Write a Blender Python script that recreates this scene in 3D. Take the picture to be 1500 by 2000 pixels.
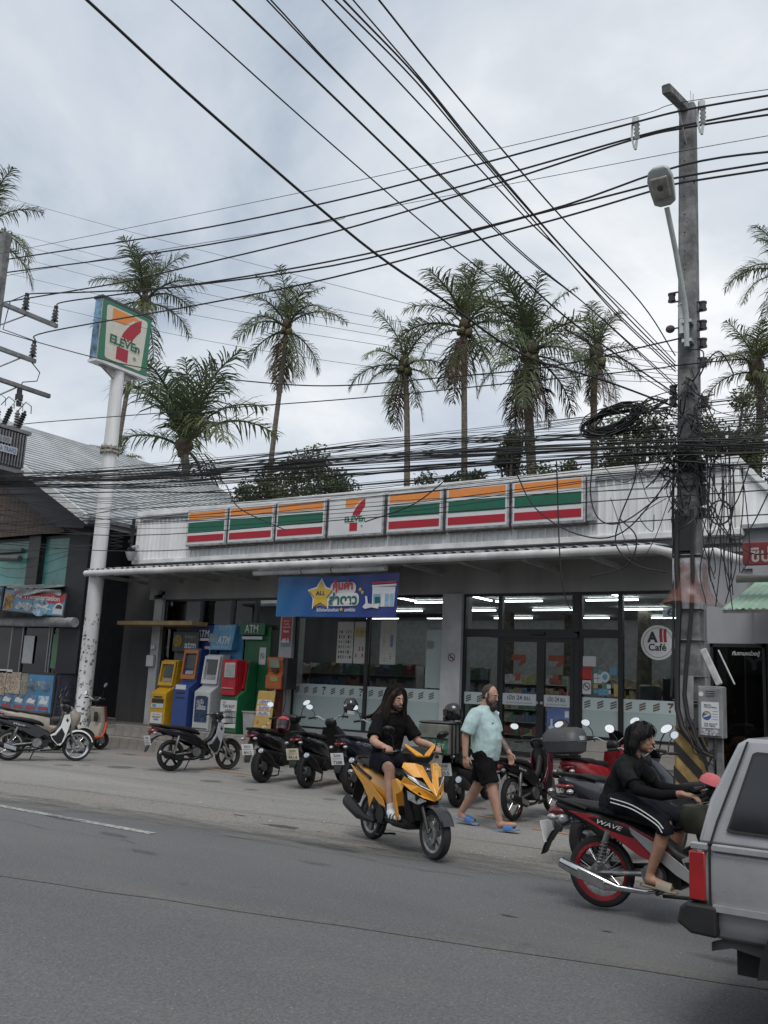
import bpy, bmesh, math, random
from math import sin, cos, pi, radians, sqrt, atan2
from mathutils import Vector, Matrix, Euler, Quaternion
V = Vector
for o in list(bpy.data.objects): bpy.data.objects.remove(o)
SC = bpy.context.scene
COL = SC.collection
# ---------------------------------------------------------------- camera
cam = bpy.data.cameras.new('camera'); co = bpy.data.objects.new('camera', cam); COL.objects.link(co)
cam.sensor_fit = 'HORIZONTAL'; cam.sensor_width = 36.0; cam.lens = 43.2
cam.clip_start = 0.1; cam.clip_end = 2000
_p = math.atan(344.6/1800); _yaw = radians(33.9); _roll = radians(2.75)
_fw = V((-sin(_yaw)*cos(_p), cos(_yaw)*cos(_p), sin(_p)))
_r = V((cos(_yaw), sin(_yaw), 0)); _u = _r.cross(_fw)
_R = cos(_roll)*_r+sin(_roll)*_u; _U = -sin(_roll)*_r+cos(_roll)*_u
co.matrix_world = Matrix(((_R.x,_U.x,-_fw.x,0),(_R.y,_U.y,-_fw.y,0),(_R.z,_U.z,-_fw.z,1.68),(0,0,0,1)))
SC.camera = co
# ---------------------------------------------------------------- world: overcast sky
W = bpy.data.worlds.new('World'); SC.world = W; W.use_nodes = True
nt = W.node_tree; nt.nodes.clear()
def wn(t, **k):
    n = nt.nodes.new(t)
    for a, b in k.items(): setattr(n, a, b)
    return n
wl = nt.links.new
SUN_EL, SUN_AZ = radians(58), radians(150)
sky = wn('ShaderNodeTexSky', sky_type='NISHITA', sun_disc=False, sun_elevation=SUN_EL, sun_rotation=SUN_AZ, air_density=1.0, dust_density=2.0)
tc = wn('ShaderNodeTexCoord'); sep = wn('ShaderNodeSeparateXYZ'); wl(tc.outputs['Generated'], sep.inputs[0])
zz = wn('ShaderNodeMath', operation='ABSOLUTE'); wl(sep.outputs[2], zz.inputs[0])
za = wn('ShaderNodeMath', operation='ADD'); wl(zz.outputs[0], za.inputs[0]); za.inputs[1].default_value = 0.32
dx = wn('ShaderNodeMath', operation='DIVIDE'); wl(sep.outputs[0], dx.inputs[0]); wl(za.outputs[0], dx.inputs[1])
dy = wn('ShaderNodeMath', operation='DIVIDE'); wl(sep.outputs[1], dy.inputs[0]); wl(za.outputs[0], dy.inputs[1])
cb = wn('ShaderNodeCombineXYZ'); wl(dx.outputs[0], cb.inputs[0]); wl(dy.outputs[0], cb.inputs[1]); cb.inputs[2].default_value = 3.7
n1 = wn('ShaderNodeTexNoise'); n1.inputs['Scale'].default_value = 1.9; n1.inputs['Detail'].default_value = 8; n1.inputs['Roughness'].default_value = 0.56; n1.inputs['Distortion'].default_value = 0.25
n2 = wn('ShaderNodeTexNoise'); n2.inputs['Scale'].default_value = 0.75; n2.inputs['Detail'].default_value = 3
wl(cb.outputs[0], n1.inputs['Vector']); wl(cb.outputs[0], n2.inputs['Vector'])
ad = wn('ShaderNodeMath', operation='MULTIPLY_ADD'); wl(n2.outputs[0], ad.inputs[0]); ad.inputs[1].default_value = 0.70
wl(n1.outputs[0], ad.inputs[2])
rp = wn('ShaderNodeValToRGB'); wl(ad.outputs[0], rp.inputs[0])
CE = rp.color_ramp.elements
CE[0].position = 0.60; CE[0].color = (0.30, 0.35, 0.425, 1)
CE[1].position = 1.0; CE[1].color = (0.72, 0.73, 0.74, 1)
e = CE.new(0.72); e.color = (0.43, 0.475, 0.535, 1)
e = CE.new(0.85); e.color = (0.52, 0.555, 0.595, 1)
sc_ = wn('ShaderNodeMix', data_type='RGBA', blend_type='MULTIPLY'); sc_.inputs[0].default_value = 1
wl(rp.outputs[0], sc_.inputs[6]); sc_.inputs[7].default_value = (10, 10, 10, 1)
mx = wn('ShaderNodeMix', data_type='RGBA'); mx.inputs[0].default_value = 0.93
wl(sky.outputs[0], mx.inputs[6]); wl(sc_.outputs[2], mx.inputs[7])
bg = wn('ShaderNodeBackground'); bg.inputs[1].default_value = 0.1; wl(mx.outputs[2], bg.inputs[0])
wo = wn('ShaderNodeOutputWorld'); wl(bg.outputs[0], wo.inputs[0])
# ---------------------------------------------------------------- sun behind cloud
sl = bpy.data.lights.new('sun', 'SUN'); sl.energy = 1.5; sl.angle = radians(28); sl.color = (1.0, 0.96, 0.9)
so = bpy.data.objects.new('sun', sl); COL.objects.link(so); so.location = (0, 0, 40)
_sd = V((sin(SUN_AZ)*cos(SUN_EL), cos(SUN_AZ)*cos(SUN_EL), sin(SUN_EL)))
so.rotation_euler = _sd.to_track_quat('Z', 'Y').to_euler()
# ---------------------------------------------------------------- exposure
SC.view_settings.view_transform = 'Standard'; SC.view_settings.look = 'None'
SC.view_settings.exposure = 0.5; SC.view_settings.gamma = 1.0; SC.view_settings.use_curve_mapping = False
SC.render.engine = 'CYCLES'
SC.cycles.max_bounces = 6; SC.cycles.diffuse_bounces = 3; SC.cycles.glossy_bounces = 3; SC.cycles.transmission_bounces = 4
SC.cycles.transparent_max_bounces = 10; SC.cycles.use_denoising = True
SC.cycles.caustics_reflective = False; SC.cycles.caustics_refractive = False
# ================================================================ materials
_M = {}
def nodes_of(name):
    m = bpy.data.materials.new(name); m.use_nodes = True
    t = m.node_tree; b = t.nodes['Principled BSDF']
    return m, t, b
def M(name, rgb, rough=0.5, metal=0.0, var=0.12, scale=6.0, bump=0.0, bscale=60.0, coat=0.0, rgb2=None, spec=0.5, streak=False, rnd=0.0, detail=5):
    if name in _M: return _M[name]
    m, t, b = nodes_of(name); L = t.links.new; N = t.nodes.new
    tc = N('ShaderNodeTexCoord'); mp = N('ShaderNodeMapping'); L(tc.outputs['Object'], mp.inputs[0])
    if streak: mp.inputs['Scale'].default_value = (1, 1, 0.12)
    nz = N('ShaderNodeTexNoise'); nz.inputs['Scale'].default_value = scale; nz.inputs['Detail'].default_value = detail; nz.inputs['Roughness'].default_value = 0.6
    L(mp.outputs[0], nz.inputs['Vector'])
    r = N('ShaderNodeValToRGB'); L(nz.outputs[0], r.inputs[0])
    c2 = rgb2 or tuple(max(0, c*(1-var*2.2)) for c in rgb)
    r.color_ramp.elements[0].position = 0.32; r.color_ramp.elements[0].color = (*c2, 1)
    r.color_ramp.elements[1].position = 0.68; r.color_ramp.elements[1].color = (*[min(1, c*(1+var*0.4)) for c in rgb], 1)
    out = r.outputs[0]
    if rnd:
        oi = N('ShaderNodeObjectInfo'); mr = N('ShaderNodeMapRange'); L(oi.outputs['Random'], mr.inputs[0])
        mr.inputs[3].default_value = 1-rnd; mr.inputs[4].default_value = 1+rnd
        hs = N('ShaderNodeHueSaturation'); L(mr.outputs[0], hs.inputs['Value']); L(out, hs.inputs['Color']); out = hs.outputs[0]
    L(out, b.inputs['Base Color'])
    b.inputs['Roughness'].default_value = rough; b.inputs['Metallic'].default_value = metal
    b.inputs['Specular IOR Level'].default_value = spec
    if coat: b.inputs['Coat Weight'].default_value = coat; b.inputs['Coat Roughness'].default_value = 0.08
    rr = N('ShaderNodeMapRange'); L(nz.outputs[0], rr.inputs[0]); rr.inputs[3].default_value = max(0, rough-0.12); rr.inputs[4].default_value = min(1, rough+0.15)
    L(rr.outputs[0], b.inputs['Roughness'])
    if bump:
        n3 = N('ShaderNodeTexNoise'); n3.inputs['Scale'].default_value = bscale; n3.inputs['Detail'].default_value = 4; L(tc.outputs['Object'], n3.inputs['Vector'])
        bp = N('ShaderNodeBump'); bp.inputs['Strength'].default_value = bump; bp.inputs['Distance'].default_value = 0.01
        L(n3.outputs[0], bp.inputs['Height']); L(bp.outputs[0], b.inputs['Normal'])
    _M[name] = m; return m
def glass(name, tint=(0.8, 0.85, 0.85), ior=1.5, rough=0.0):
    if name in _M: return _M[name]
    m = bpy.data.materials.new(name); m.use_nodes = True; t = m.node_tree; t.nodes.clear(); L = t.links.new; N = t.nodes.new
    o = N('ShaderNodeOutputMaterial'); mx = N('ShaderNodeMixShader'); tr = N('ShaderNodeBsdfTransparent'); gl = N('ShaderNodeBsdfGlossy'); fr = N('ShaderNodeFresnel')
    tr.inputs[0].default_value = (*tint, 1); gl.inputs['Roughness'].default_value = rough; fr.inputs[0].default_value = ior
    L(fr.outputs[0], mx.inputs[0]); L(tr.outputs[0], mx.inputs[1]); L(gl.outputs[0], mx.inputs[2]); L(mx.outputs[0], o.inputs[0])
    _M[name] = m; return m
def frosted(name, rgb, alpha):
    if name in _M: return _M[name]
    m = bpy.data.materials.new(name); m.use_nodes = True; t = m.node_tree; b = t.nodes['Principled BSDF']
    b.inputs['Base Color'].default_value = (*rgb, 1); b.inputs['Alpha'].default_value = alpha; b.inputs['Roughness'].default_value = 0.25
    _M[name] = m; return m
def emit(name, rgb, s):
    if name in _M: return _M[name]
    m = bpy.data.materials.new(name); m.use_nodes = True; t = m.node_tree; b = t.nodes['Principled BSDF']
    b.inputs['Base Color'].default_value = (0.8, 0.8, 0.8, 1); b.inputs['Emission Color'].default_value = (*rgb, 1); b.inputs['Emission Strength'].default_value = s
    _M[name] = m; return m
# ================================================================ mesh builder
class B:
    def __init__(s): s.v = []; s.f = []; s.mi = []; s.cur = 0
    def add(s, vs, fs):
        n = len(s.v); s.v += [tuple(v) for v in vs]
        for f in fs: s.f.append(tuple(i+n for i in f)); s.mi.append(s.cur)
        return s
    def box(s, c, d, rot=None):
        x, y, z = d[0]/2, d[1]/2, d[2]/2; c = V(c)
        P = [V((a*x, b*y, k*z)) for a in (-1, 1) for b in (-1, 1) for k in (-1, 1)]
        if rot is not None:
            R = rot if isinstance(rot, Matrix) else Euler(rot).to_matrix()
            P = [R @ p for p in P]
        return s.add([c+p for p in P], [(0,1,3,2),(4,6,7,5),(0,4,5,1),(2,3,7,6),(0,2,6,4),(1,5,7,3)])
    def bb(s, a, b): return s.box([(a[i]+b[i])/2 for i in range(3)], [abs(b[i]-a[i]) for i in range(3)])
    def cbox(s, c, d, ch=0.01, rot=None):
        # box with chamfered vertical and horizontal edges
        x, y, z = d[0]/2, d[1]/2, d[2]/2; c = V(c); ch = min(ch, x*.9, y*.9, z*.9); rings = []
        for (zz, k) in ((-z, ch), (-z+ch, 0), (z-ch, 0), (z, ch)):
            X, Y = x-k, y-k; q = min(ch, X*.9, Y*.9)
            rings.append([V((X-q,-Y,zz)),V((X,-Y+q,zz)),V((X,Y-q,zz)),V((X-q,Y,zz)),V((-X+q,Y,zz)),V((-X,Y-q,zz)),V((-X,-Y+q,zz)),V((-X+q,-Y,zz))])
        if rot is not None:
            R = rot if isinstance(rot, Matrix) else Euler(rot).to_matrix()
            rings = [[R @ p for p in r] for r in rings]
        return s.loft([[c+p for p in r] for r in rings])
    def loft(s, rings, cap=True, closed=True):
        n = len(rings[0]); vs = [p for r in rings for p in r]; fs = []
        for i in range(len(rings)-1):
            for j in range(n if closed else n-1):
                k = (j+1) % n; fs.append((i*n+j, i*n+k, (i+1)*n+k, (i+1)*n+j))
        if cap and closed:
            fs.append(tuple(range(n-1, -1, -1))); m = (len(rings)-1)*n; fs.append(tuple(range(m, m+n)))
        return s.add(vs, fs)
    def cyl(s, p0, p1, r0, r1=None, n=12, cap=True):
        r1 = r0 if r1 is None else r1; p0, p1 = V(p0), V(p1); d = (p1-p0)
        q = d.to_track_quat('Z', 'Y') if d.length > 1e-9 else Quaternion()
        a = [q @ V((cos(2*pi*i/n), sin(2*pi*i/n), 0)) for i in range(n)]
        return s.loft([[p0+r0*k for k in a], [p1+r1*k for k in a]], cap)
    def tube(s, pts, r, n=8, cap=True, closed=False):
        pts = [V(p) for p in pts]; m = len(pts); rings = []; up = None
        for i, p in enumerate(pts):
            if closed: t = pts[(i+1) % m]-pts[i-1]
            else: t = pts[min(i+1, m-1)]-pts[max(i-1, 0)]
            t.normalize()
            if up is None: up = t.orthogonal().normalized()
            up = (up-t*up.dot(t)); up = up.normalized() if up.length > 1e-6 else t.orthogonal().normalized()
            b = t.cross(up); rr = r[i] if isinstance(r, (list, tuple)) else r
            rings.append([p+rr*(cos(2*pi*k/n)*up+sin(2*pi*k/n)*b) for k in range(n)])
        if closed: rings.append(rings[0])
        return s.loft(rings, cap and not closed)
    def lathe(s, prof, o=(0,0,0), axis='z', n=20, cap=False):
        o = V(o); rings = []
        for r, h in prof:
            ring = []
            for i in range(n):
                a = 2*pi*i/n; c, d = r*cos(a), r*sin(a)
                ring.append(o+(V((c, d, h)) if axis == 'z' else V((d, h, c)) if axis == 'y' else V((h, c, d))))
            rings.append(ring)
        return s.loft(rings, cap)
    def prism(s, poly, a, b, plane='xz'):
        # extrude a polygon (list of 2-tuples) between coordinates a and b of the remaining axis
        def P(u, w, k): return V((u, k, w)) if plane == 'xz' else V((u, w, k)) if plane == 'xy' else V((k, u, w))
        n = len(poly); vs = [P(u, w, a) for u, w in poly]+[P(u, w, b) for u, w in poly]
        fs = [tuple(range(n)), tuple(range(2*n-1, n-1, -1))]+[(i, i+n, (i+1) % n+n, (i+1) % n) for i in range(n)]
        return s.add(vs, fs)
    def ell(s, c, r, seg=14, rings=9, rot=None):
        c = V(c); R = None if rot is None else (rot if isinstance(rot, Matrix) else Euler(rot).to_matrix())
        r = (r, r, r) if isinstance(r, (int, float)) else r; rg = []
        for i in range(rings+1):
            th = pi*i/rings; k = max(sin(th), 0.02); ring = []
            for j in range(seg):
                a = 2*pi*j/seg; p = V((r[0]*k*cos(a), r[1]*k*sin(a), -r[2]*cos(th)))
                ring.append(c+(R @ p if R else p))
            rg.append(ring)
        return s.loft(rg)
    def quad(s, a, b, c, d): return s.add([a, b, c, d], [(0, 1, 2, 3)])
    def xf(s, m):
        s.v = [tuple(m @ V(v)) for v in s.v]; return s
    def mirror_y(s):
        n = len(s.v); s.v += [(x, -y, z) for x, y, z in s.v]
        s.f += [tuple(i+n for i in reversed(f)) for f in list(s.f)]; s.mi += list(s.mi); return s
    def mesh(s, name):
        me = bpy.data.meshes.new(name); me.from_pydata(s.v, [], s.f); me.update(); return me
    def obj(s, name, mat, parent=None, smooth=38, bevel=0.0, sub=0, fix=True):
        me = s.mesh(name)
        if fix:
            bm = bmesh.new(); bm.from_mesh(me); bmesh.ops.recalc_face_normals(bm, faces=bm.faces); bm.to_mesh(me); bm.free()
        mats = mat if isinstance(mat, (list, tuple)) else [mat]
        for m in mats: me.materials.append(m)
        if len(mats) > 1:
            for p, k in zip(me.polygons, s.mi): p.material_index = k
        if smooth:
            me.shade_smooth()
            if smooth < 180: me.set_sharp_from_angle(angle=radians(smooth))
        o = bpy.data.objects.new(name, me); COL.objects.link(o)
        if parent is not None: o.parent = parent
        if bevel:
            md = o.modifiers.new('bevel', 'BEVEL'); md.width = bevel; md.segments = 2; md.limit_method = 'ANGLE'; md.angle_limit = radians(40)
        if sub:
            md = o.modifiers.new('sub', 'SUBSURF'); md.levels = sub; md.render_levels = sub
        return o
def sup(x, cy, cz, hw, hh, p=2.6, n=16):
    out = []
    for i in range(n):
        a = 2*pi*i/n; c, d = cos(a), sin(a)
        out.append(V((x, cy+hw*abs(c)**(2/p)*(1 if c >= 0 else -1), cz+hh*abs(d)**(2/p)*(1 if d >= 0 else -1))))
    return out
def supz(z, cx, hx, hw, p=2.6, n=16, cy=0):
    out = []
    for i in range(n):
        a = 2*pi*i/n; c, d = cos(a), sin(a)
        out.append(V((cx+hx*abs(c)**(2/p)*(1 if c >= 0 else -1), cy+hw*abs(d)**(2/p)*(1 if d >= 0 else -1), z)))
    return out
def thing(name, label, cat, loc=(0,0,0), rz=0, group=None, rx=0):
    o = bpy.data.objects.new(name, None); COL.objects.link(o); o.empty_display_size = 0.2
    o.location = loc; o.rotation_euler = (rx, 0, rz); o['label'] = label; o['category'] = cat
    if group: o['group'] = group
    return o
def tag(o, label=None, cat=None, group=None, kind=None):
    if label: o['label'] = label
    if cat: o['category'] = cat
    if group: o['group'] = group
    if kind: o['kind'] = kind
    return o
def link_copy(src, parent=None, loc=None, rot=None, scale=None):
    c = src.copy(); COL.objects.link(c); c.parent = parent
    for k in ('label', 'category', 'group'):
        if k in c.keys(): del c[k]
    if loc is not None: c.location = loc
    if rot is not None: c.rotation_euler = rot
    if scale is not None: c.scale = scale
    return c
def inst(name, me, parent, loc=(0,0,0), rot=(0,0,0), scale=(1,1,1)):
    o = bpy.data.objects.new(name, me); COL.objects.link(o); o.parent = parent; o.location = loc; o.rotation_euler = rot; o.scale = scale
    return o
_FC = {}
def text(name, s, w, h, mat, mw, parent=None, bold=0.0, ext=0.002, shear=0.0, align='C'):
    """lettering as flat mesh, fitted to width w and height h, on the XY plane of matrix mw"""
    cu = bpy.data.curves.new('t', 'FONT'); cu.body = s; cu.size = 1; cu.extrude = 0.0; cu.offset = bold; cu.shear = shear; cu.resolution_u = 3
    ob = bpy.data.objects.new('t', cu); me = bpy.data.meshes.new_from_object(ob)
    bpy.data.objects.remove(ob); bpy.data.curves.remove(cu)
    xs = [v.co.x for v in me.vertices] or [0, 1]; ys = [v.co.y for v in me.vertices] or [0, 1]
    x0, x1, y0, y1 = min(xs), max(xs), min(ys), max(ys)
    for v in me.vertices:
        v.co = V(((v.co.x-(x0+x1)/2)/(x1-x0)*w, (v.co.y-(y0+y1)/2)/(y1-y0)*h, 0))
    me.materials.clear(); me.materials.append(mat)
    o = bpy.data.objects.new(name, me); COL.objects.link(o)
    o.matrix_local = mw
    if parent is not None: o.parent = parent
    return o
def front(x, y, z): return Matrix.Translation((x, y, z)) @ Matrix.Rotation(pi/2, 4, 'X')        # XY plane -> faces -Y, X to the right
def sideface(x, y, z): return Matrix.Translation((x, y, z)) @ Matrix.Rotation(pi/2, 4, 'Z') @ Matrix.Rotation(pi/2, 4, 'X')   # faces +X, reads along +Y
def flat(name, poly, mat, mw, parent=None):
    b = B(); b.add([V((p[0], p[1], 0)) for p in poly], [tuple(range(len(poly)))])
    o = b.obj(name, mat, parent, smooth=0, fix=False); o.matrix_local = mw; return o
def rrect(w, h, r, n=5):
    out = []
    for cx, cy, a0 in ((w/2-r, h/2-r, 0), (-w/2+r, h/2-r, 90), (-w/2+r, -h/2+r, 180), (w/2-r, -h/2+r, 270)):
        for i in range(n+1):
            a = radians(a0+90*i/n); out.append((cx+r*cos(a), cy+r*sin(a)))
    return out
def circ(r, n=28, sx=1, sy=1): return [(r*sx*cos(2*pi*i/n), r*sy*sin(2*pi*i/n)) for i in range(n)]
def rng(seed): return random.Random(seed)
# ================================================================ ground, road, forecourt
def asphalt(name, base, base2, speck=0.5, dust=(0.2, 0.185, 0.16), dusty=0.25):
    m, t, b = nodes_of(name); L = t.links.new; N = t.nodes.new
    tc = N('ShaderNodeTexCoord')
    def noise(s, d=4, sc=None, r=0.55):
        n = N('ShaderNodeTexNoise'); n.inputs['Scale'].default_value = s; n.inputs['Detail'].default_value = d; n.inputs['Roughness'].default_value = r
        if sc:
            mp = N('ShaderNodeMapping'); mp.inputs['Scale'].default_value = sc; L(tc.outputs['Object'], mp.inputs[0]); L(mp.outputs[0], n.inputs['Vector'])
        else: L(tc.outputs['Object'], n.inputs['Vector'])
        return n
    def ramp(src, a, b_, c0, c1):
        r = N('ShaderNodeValToRGB'); L(src, r.inputs[0]); r.color_ramp.elements[0].position = a; r.color_ramp.elements[1].position = b_
        r.color_ramp.elements[0].color = (*c0, 1); r.color_ramp.elements[1].color = (*c1, 1); return r
    def mix(f, a, b_, mode='MIX'):
        x = N('ShaderNodeMix'); x.data_type = 'RGBA'; x.blend_type = mode
        if isinstance(f, float): x.inputs[0].default_value = f
        else: L(f, x.inputs[0])
        L(a, x.inputs[6]); L(b_, x.inputs[7]); return x
    big = noise(0.35, 5, (0.35, 1.0, 1)); c = ramp(big.outputs[0], 0.33, 0.7, base2, base).outputs[0]
    fine = noise(55, 3); c = mix(0.75, c, ramp(fine.outputs[0], 0.3, 0.72, (0.55, 0.55, 0.55), (1.35, 1.35, 1.35)).outputs[0], 'MULTIPLY').outputs[2]
    vo = N('ShaderNodeTexVoronoi'); vo.inputs['Scale'].default_value = 46; L(tc.outputs['Object'], vo.inputs['Vector'])
    sp = ramp(vo.outputs['Distance'], 0.12, 0.2, (1, 1, 1), (0, 0, 0)); sel = noise(31, 2); s2 = ramp(sel.outputs[0], 0.55, 0.62, (0, 0, 0), (speck, speck, speck))
    f = mix(1.0, sp.outputs[0], s2.outputs[0], 'MULTIPLY')
    g = N('ShaderNodeRGB'); g.outputs[0].default_value = (0.42, 0.42, 0.41, 1)
    c = mix(f.outputs[2], c, g.outputs[0]).outputs[2]
    dn = noise(0.8, 7, (0.3, 1.3, 1)); dr = ramp(dn.outputs[0], 0.5, 0.78, (0, 0, 0), (dusty, dusty, dusty))
    d = N('ShaderNodeRGB'); d.outputs[0].default_value = (*dust, 1)
    c = mix(dr.outputs[0], c, d.outputs[0]).outputs[2]
    st = noise(2.3, 5); sr = ramp(st.outputs[0], 0.66, 0.74, (1, 1, 1), (0.7, 0.7, 0.7)); c = mix(0.8, c, sr.outputs[0], 'MULTIPLY').outputs[2]
    L(c, b.inputs['Base Color']); b.inputs['Roughness'].default_value = 0.85; b.inputs['Specular IOR Level'].default_value = 0.3
    bp = N('ShaderNodeBump'); bp.inputs['Strength'].default_value = 0.55; bp.inputs['Distance'].default_value = 0.012
    L(fine.outputs[0], bp.inputs['Height']); L(bp.outputs[0], b.inputs['Normal'])
    _M[name] = m; return m
asph_far = asphalt('asphalt_far_lane', (0.138, 0.14, 0.144), (0.096, 0.099, 0.103), speck=1.0)
asph_near = asphalt('asphalt_near_lane', (0.136, 0.138, 0.141), (0.1, 0.102, 0.106), speck=0.8, dusty=0.2)
concrete = asphalt('forecourt_concrete', (0.27, 0.264, 0.253), (0.192, 0.189, 0.183), speck=0.15, dust=(0.12, 0.115, 0.11), dusty=0.5)
dust_m = asphalt('roadside_dust', (0.25, 0.235, 0.21), (0.17, 0.163, 0.152), speck=0.2, dust=(0.1, 0.1, 0.1), dusty=0.6)
soil = M('soil', (0.16, 0.14, 0.10), 0.95, var=0.3, scale=0.5, bump=0.4, bscale=5)
def sheet(name, pts, z, mat, sub=1):
    b = B(); b.add([(x, y, z) for x, y in pts], [tuple(range(len(pts)))])
    o = b.obj(name, mat, smooth=0, fix=False); tag(o, kind='structure'); return o
sheet('ground', [(-900, -700), (900, -700), (900, 900), (-900, 900)], -0.03, soil)
sheet('road', [(-120, -2.2), (60, -2.2), (60, 16.6), (-120, -4.8+0)], 0.0, asph_far) if False else sheet('road', [(-120, -2.2), (60, -2.2), (60, 13), (-120, 13)], 0.0, asph_far)
def edge_line(x): return 10.23+0.119*x if x > -22 else 10.23-0.119*22
# near carriageway, laid in a separate strip with an uneven joint
R_ = rng(5)
def joint(x): return 6.36+0.2275*(x+1.28) if -30 < x < 8 else (6.36+0.2275*(x+1.28))
jp = [(x*0.5, max(-2.0, joint(x*0.5))+R_.uniform(-0.02, 0.02)) for x in range(-60, 17)]
sheet('road_lane_patch', [(-30, -2.15), (8, -2.15)]+list(reversed(jp)), 0.004, asph_near)
seam = asphalt('tar_joint', (0.124, 0.124, 0.126), (0.1, 0.1, 0.103), speck=0.2)
seam2 = asphalt('dusty_joint', (0.13, 0.129, 0.126), (0.105, 0.105, 0.104), speck=0.4, dusty=0.4)
a = [(x, y+0.0+R_.uniform(-0.012, 0.012)) for x, y in jp]; c_ = [(x, y-0.01-R_.uniform(0, 0.02)) for x, y in jp]; d_ = [(x, y+0.13+R_.uniform(0, 0.07)) for x, y in jp]
for nm, q0, q1, zz_, mt in (('road_joint', c_, a, 0.008, seam), ('road_joint_edge', a, d_, 0.0075, seam2)):
    b = B(); n = len(q0); b.add([(x, y, zz_) for x, y in q0]+[(x, y, zz_) for x, y in q1], [(i, i+1, n+i+1, n+i) for i in range(n-1)]); tag(b.obj(nm, mt, smooth=0, fix=False), kind='structure')
# forecourt slab
ep = [(-60+i*0.4, edge_line(-60+i*0.4)+R_.uniform(-0.05, 0.05)) for i in range(0, 226)]
sheet('forecourt', ep+[(30, 40), (-60, 40)], 0.010, concrete)
# dust and grit thinning out from the slab edge over the asphalt
def grit(name, rgb, width, thr):
    m, t, b_ = nodes_of(name); L = t.links.new; N = t.nodes.new; tc = N('ShaderNodeTexCoord'); sp_ = N('ShaderNodeSeparateXYZ'); L(tc.outputs['Object'], sp_.inputs[0])
    mu = N('ShaderNodeMath'); mu.operation = 'MULTIPLY_ADD'; L(sp_.outputs[0], mu.inputs[0]); mu.inputs[1].default_value = -0.119; mu.inputs[2].default_value = -10.23
    ad = N('ShaderNodeMath'); ad.operation = 'ADD'; L(mu.outputs[0], ad.inputs[0]); L(sp_.outputs[1], ad.inputs[1])      # distance behind the slab edge (negative on the road)
    mr = N('ShaderNodeMapRange'); L(ad.outputs[0], mr.inputs[0]); mr.inputs[1].default_value = -width; mr.inputs[2].default_value = 0.35; mr.inputs[3].default_value = 0.0; mr.inputs[4].default_value = 1.0
    mp = N('ShaderNodeMapping'); mp.inputs['Scale'].default_value = (0.35, 1.2, 1); L(tc.outputs['Object'], mp.inputs[0]); n = N('ShaderNodeTexNoise'); n.inputs['Scale'].default_value = 2.2; n.inputs['Detail'].default_value = 9; n.inputs['Roughness'].default_value = 0.68; L(mp.outputs[0], n.inputs['Vector'])
    s2 = N('ShaderNodeMath'); s2.operation = 'ADD'; L(mr.outputs[0], s2.inputs[0]); L(n.outputs[0], s2.inputs[1]); al = N('ShaderNodeMapRange'); L(s2.outputs[0], al.inputs[0]); al.inputs[1].default_value = thr; al.inputs[2].default_value = thr+0.42; al.inputs[3].default_value = 0; al.inputs[4].default_value = 0.92
    f = N('ShaderNodeTexNoise'); f.inputs['Scale'].default_value = 45; L(tc.outputs['Object'], f.inputs['Vector']); r_ = N('ShaderNodeValToRGB'); L(f.outputs[0], r_.inputs[0]); r_.color_ramp.elements[0].position = 0.3; r_.color_ramp.elements[1].position = 0.7; r_.color_ramp.elements[0].color = (*[c*0.65 for c in rgb], 1); r_.color_ramp.elements[1].color = (*[c*1.2 for c in rgb], 1)
    L(r_.outputs[0], b_.inputs['Base Color']); b_.inputs['Roughness'].default_value = 0.95; L(al.outputs[0], b_.inputs['Alpha']); return m
b = B(); n = len(ep); lo = [(x, y-2.6) for x, y in ep]; hi = [(x, y+0.5) for x, y in ep]
b.add([(x, y, 0.0135) for x, y in lo]+[(x, y, 0.0135) for x, y in hi], [(i, i+1, n+i+1, n+i) for i in range(n-1)])
tag(b.obj('road_margin', grit('roadside_grit', (0.225, 0.215, 0.198), 1.9, 0.72), smooth=0, fix=False), kind='structure')
# long bitumen cracks in the far lane
crk = M('crack_dirt', (0.05, 0.048, 0.045), 0.95)
b = B(); q = [(x, y+0.28+0.03*sin(x*2.1)+R_.uniform(-0.015, 0.015)) for x, y in ep]; n = len(q)
b.add([(x, y, 0.0145) for x, y in q]+[(x, y+0.012+R_.uniform(0, 0.014), 0.0145) for x, y in q], [(i, i+1, n+i+1, n+i) for i in range(n-1)])
tag(b.obj('forecourt_joint', crk, smooth=0, fix=False), kind='structure')
for (x0, x1, y0, sl_) in ((-14, -7.5, 6.6, 0.05), (-8.5, -4.2, 8.1, -0.03)):
    b = B(); n = 26; q = [(x0+(x1-x0)*i/n, y0+sl_*(x1-x0)*i/n+0.05*sin(i*0.9+x0)+R_.uniform(-0.03, 0.03)) for i in range(n+1)]
    b.add([(x, y, 0.0098) for x, y in q]+[(x, y+R_.uniform(0.003, 0.011), 0.0098) for x, y in q], [(i, i+1, n+1+i+1, n+1+i) for i in range(n)]); tag(b.obj('road_crack', crk, smooth=0, fix=False), kind='structure')
for k in range(3):
    b = B(); y0 = 11.2+1.35*k; q = [(-22+i*0.5, y0+0.119*(i*0.5-12)*0.5+R_.uniform(-0.01, 0.01)) for i in range(44)]; n = len(q)
    b.add([(x, y, 0.0145) for x, y in q]+[(x, y+0.008, 0.0145) for x, y in q], [(i, i+1, n+i+1, n+i) for i in range(n-1)])
    tag(b.obj('forecourt_joint', crk, smooth=0, fix=False), kind='structure')
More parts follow.
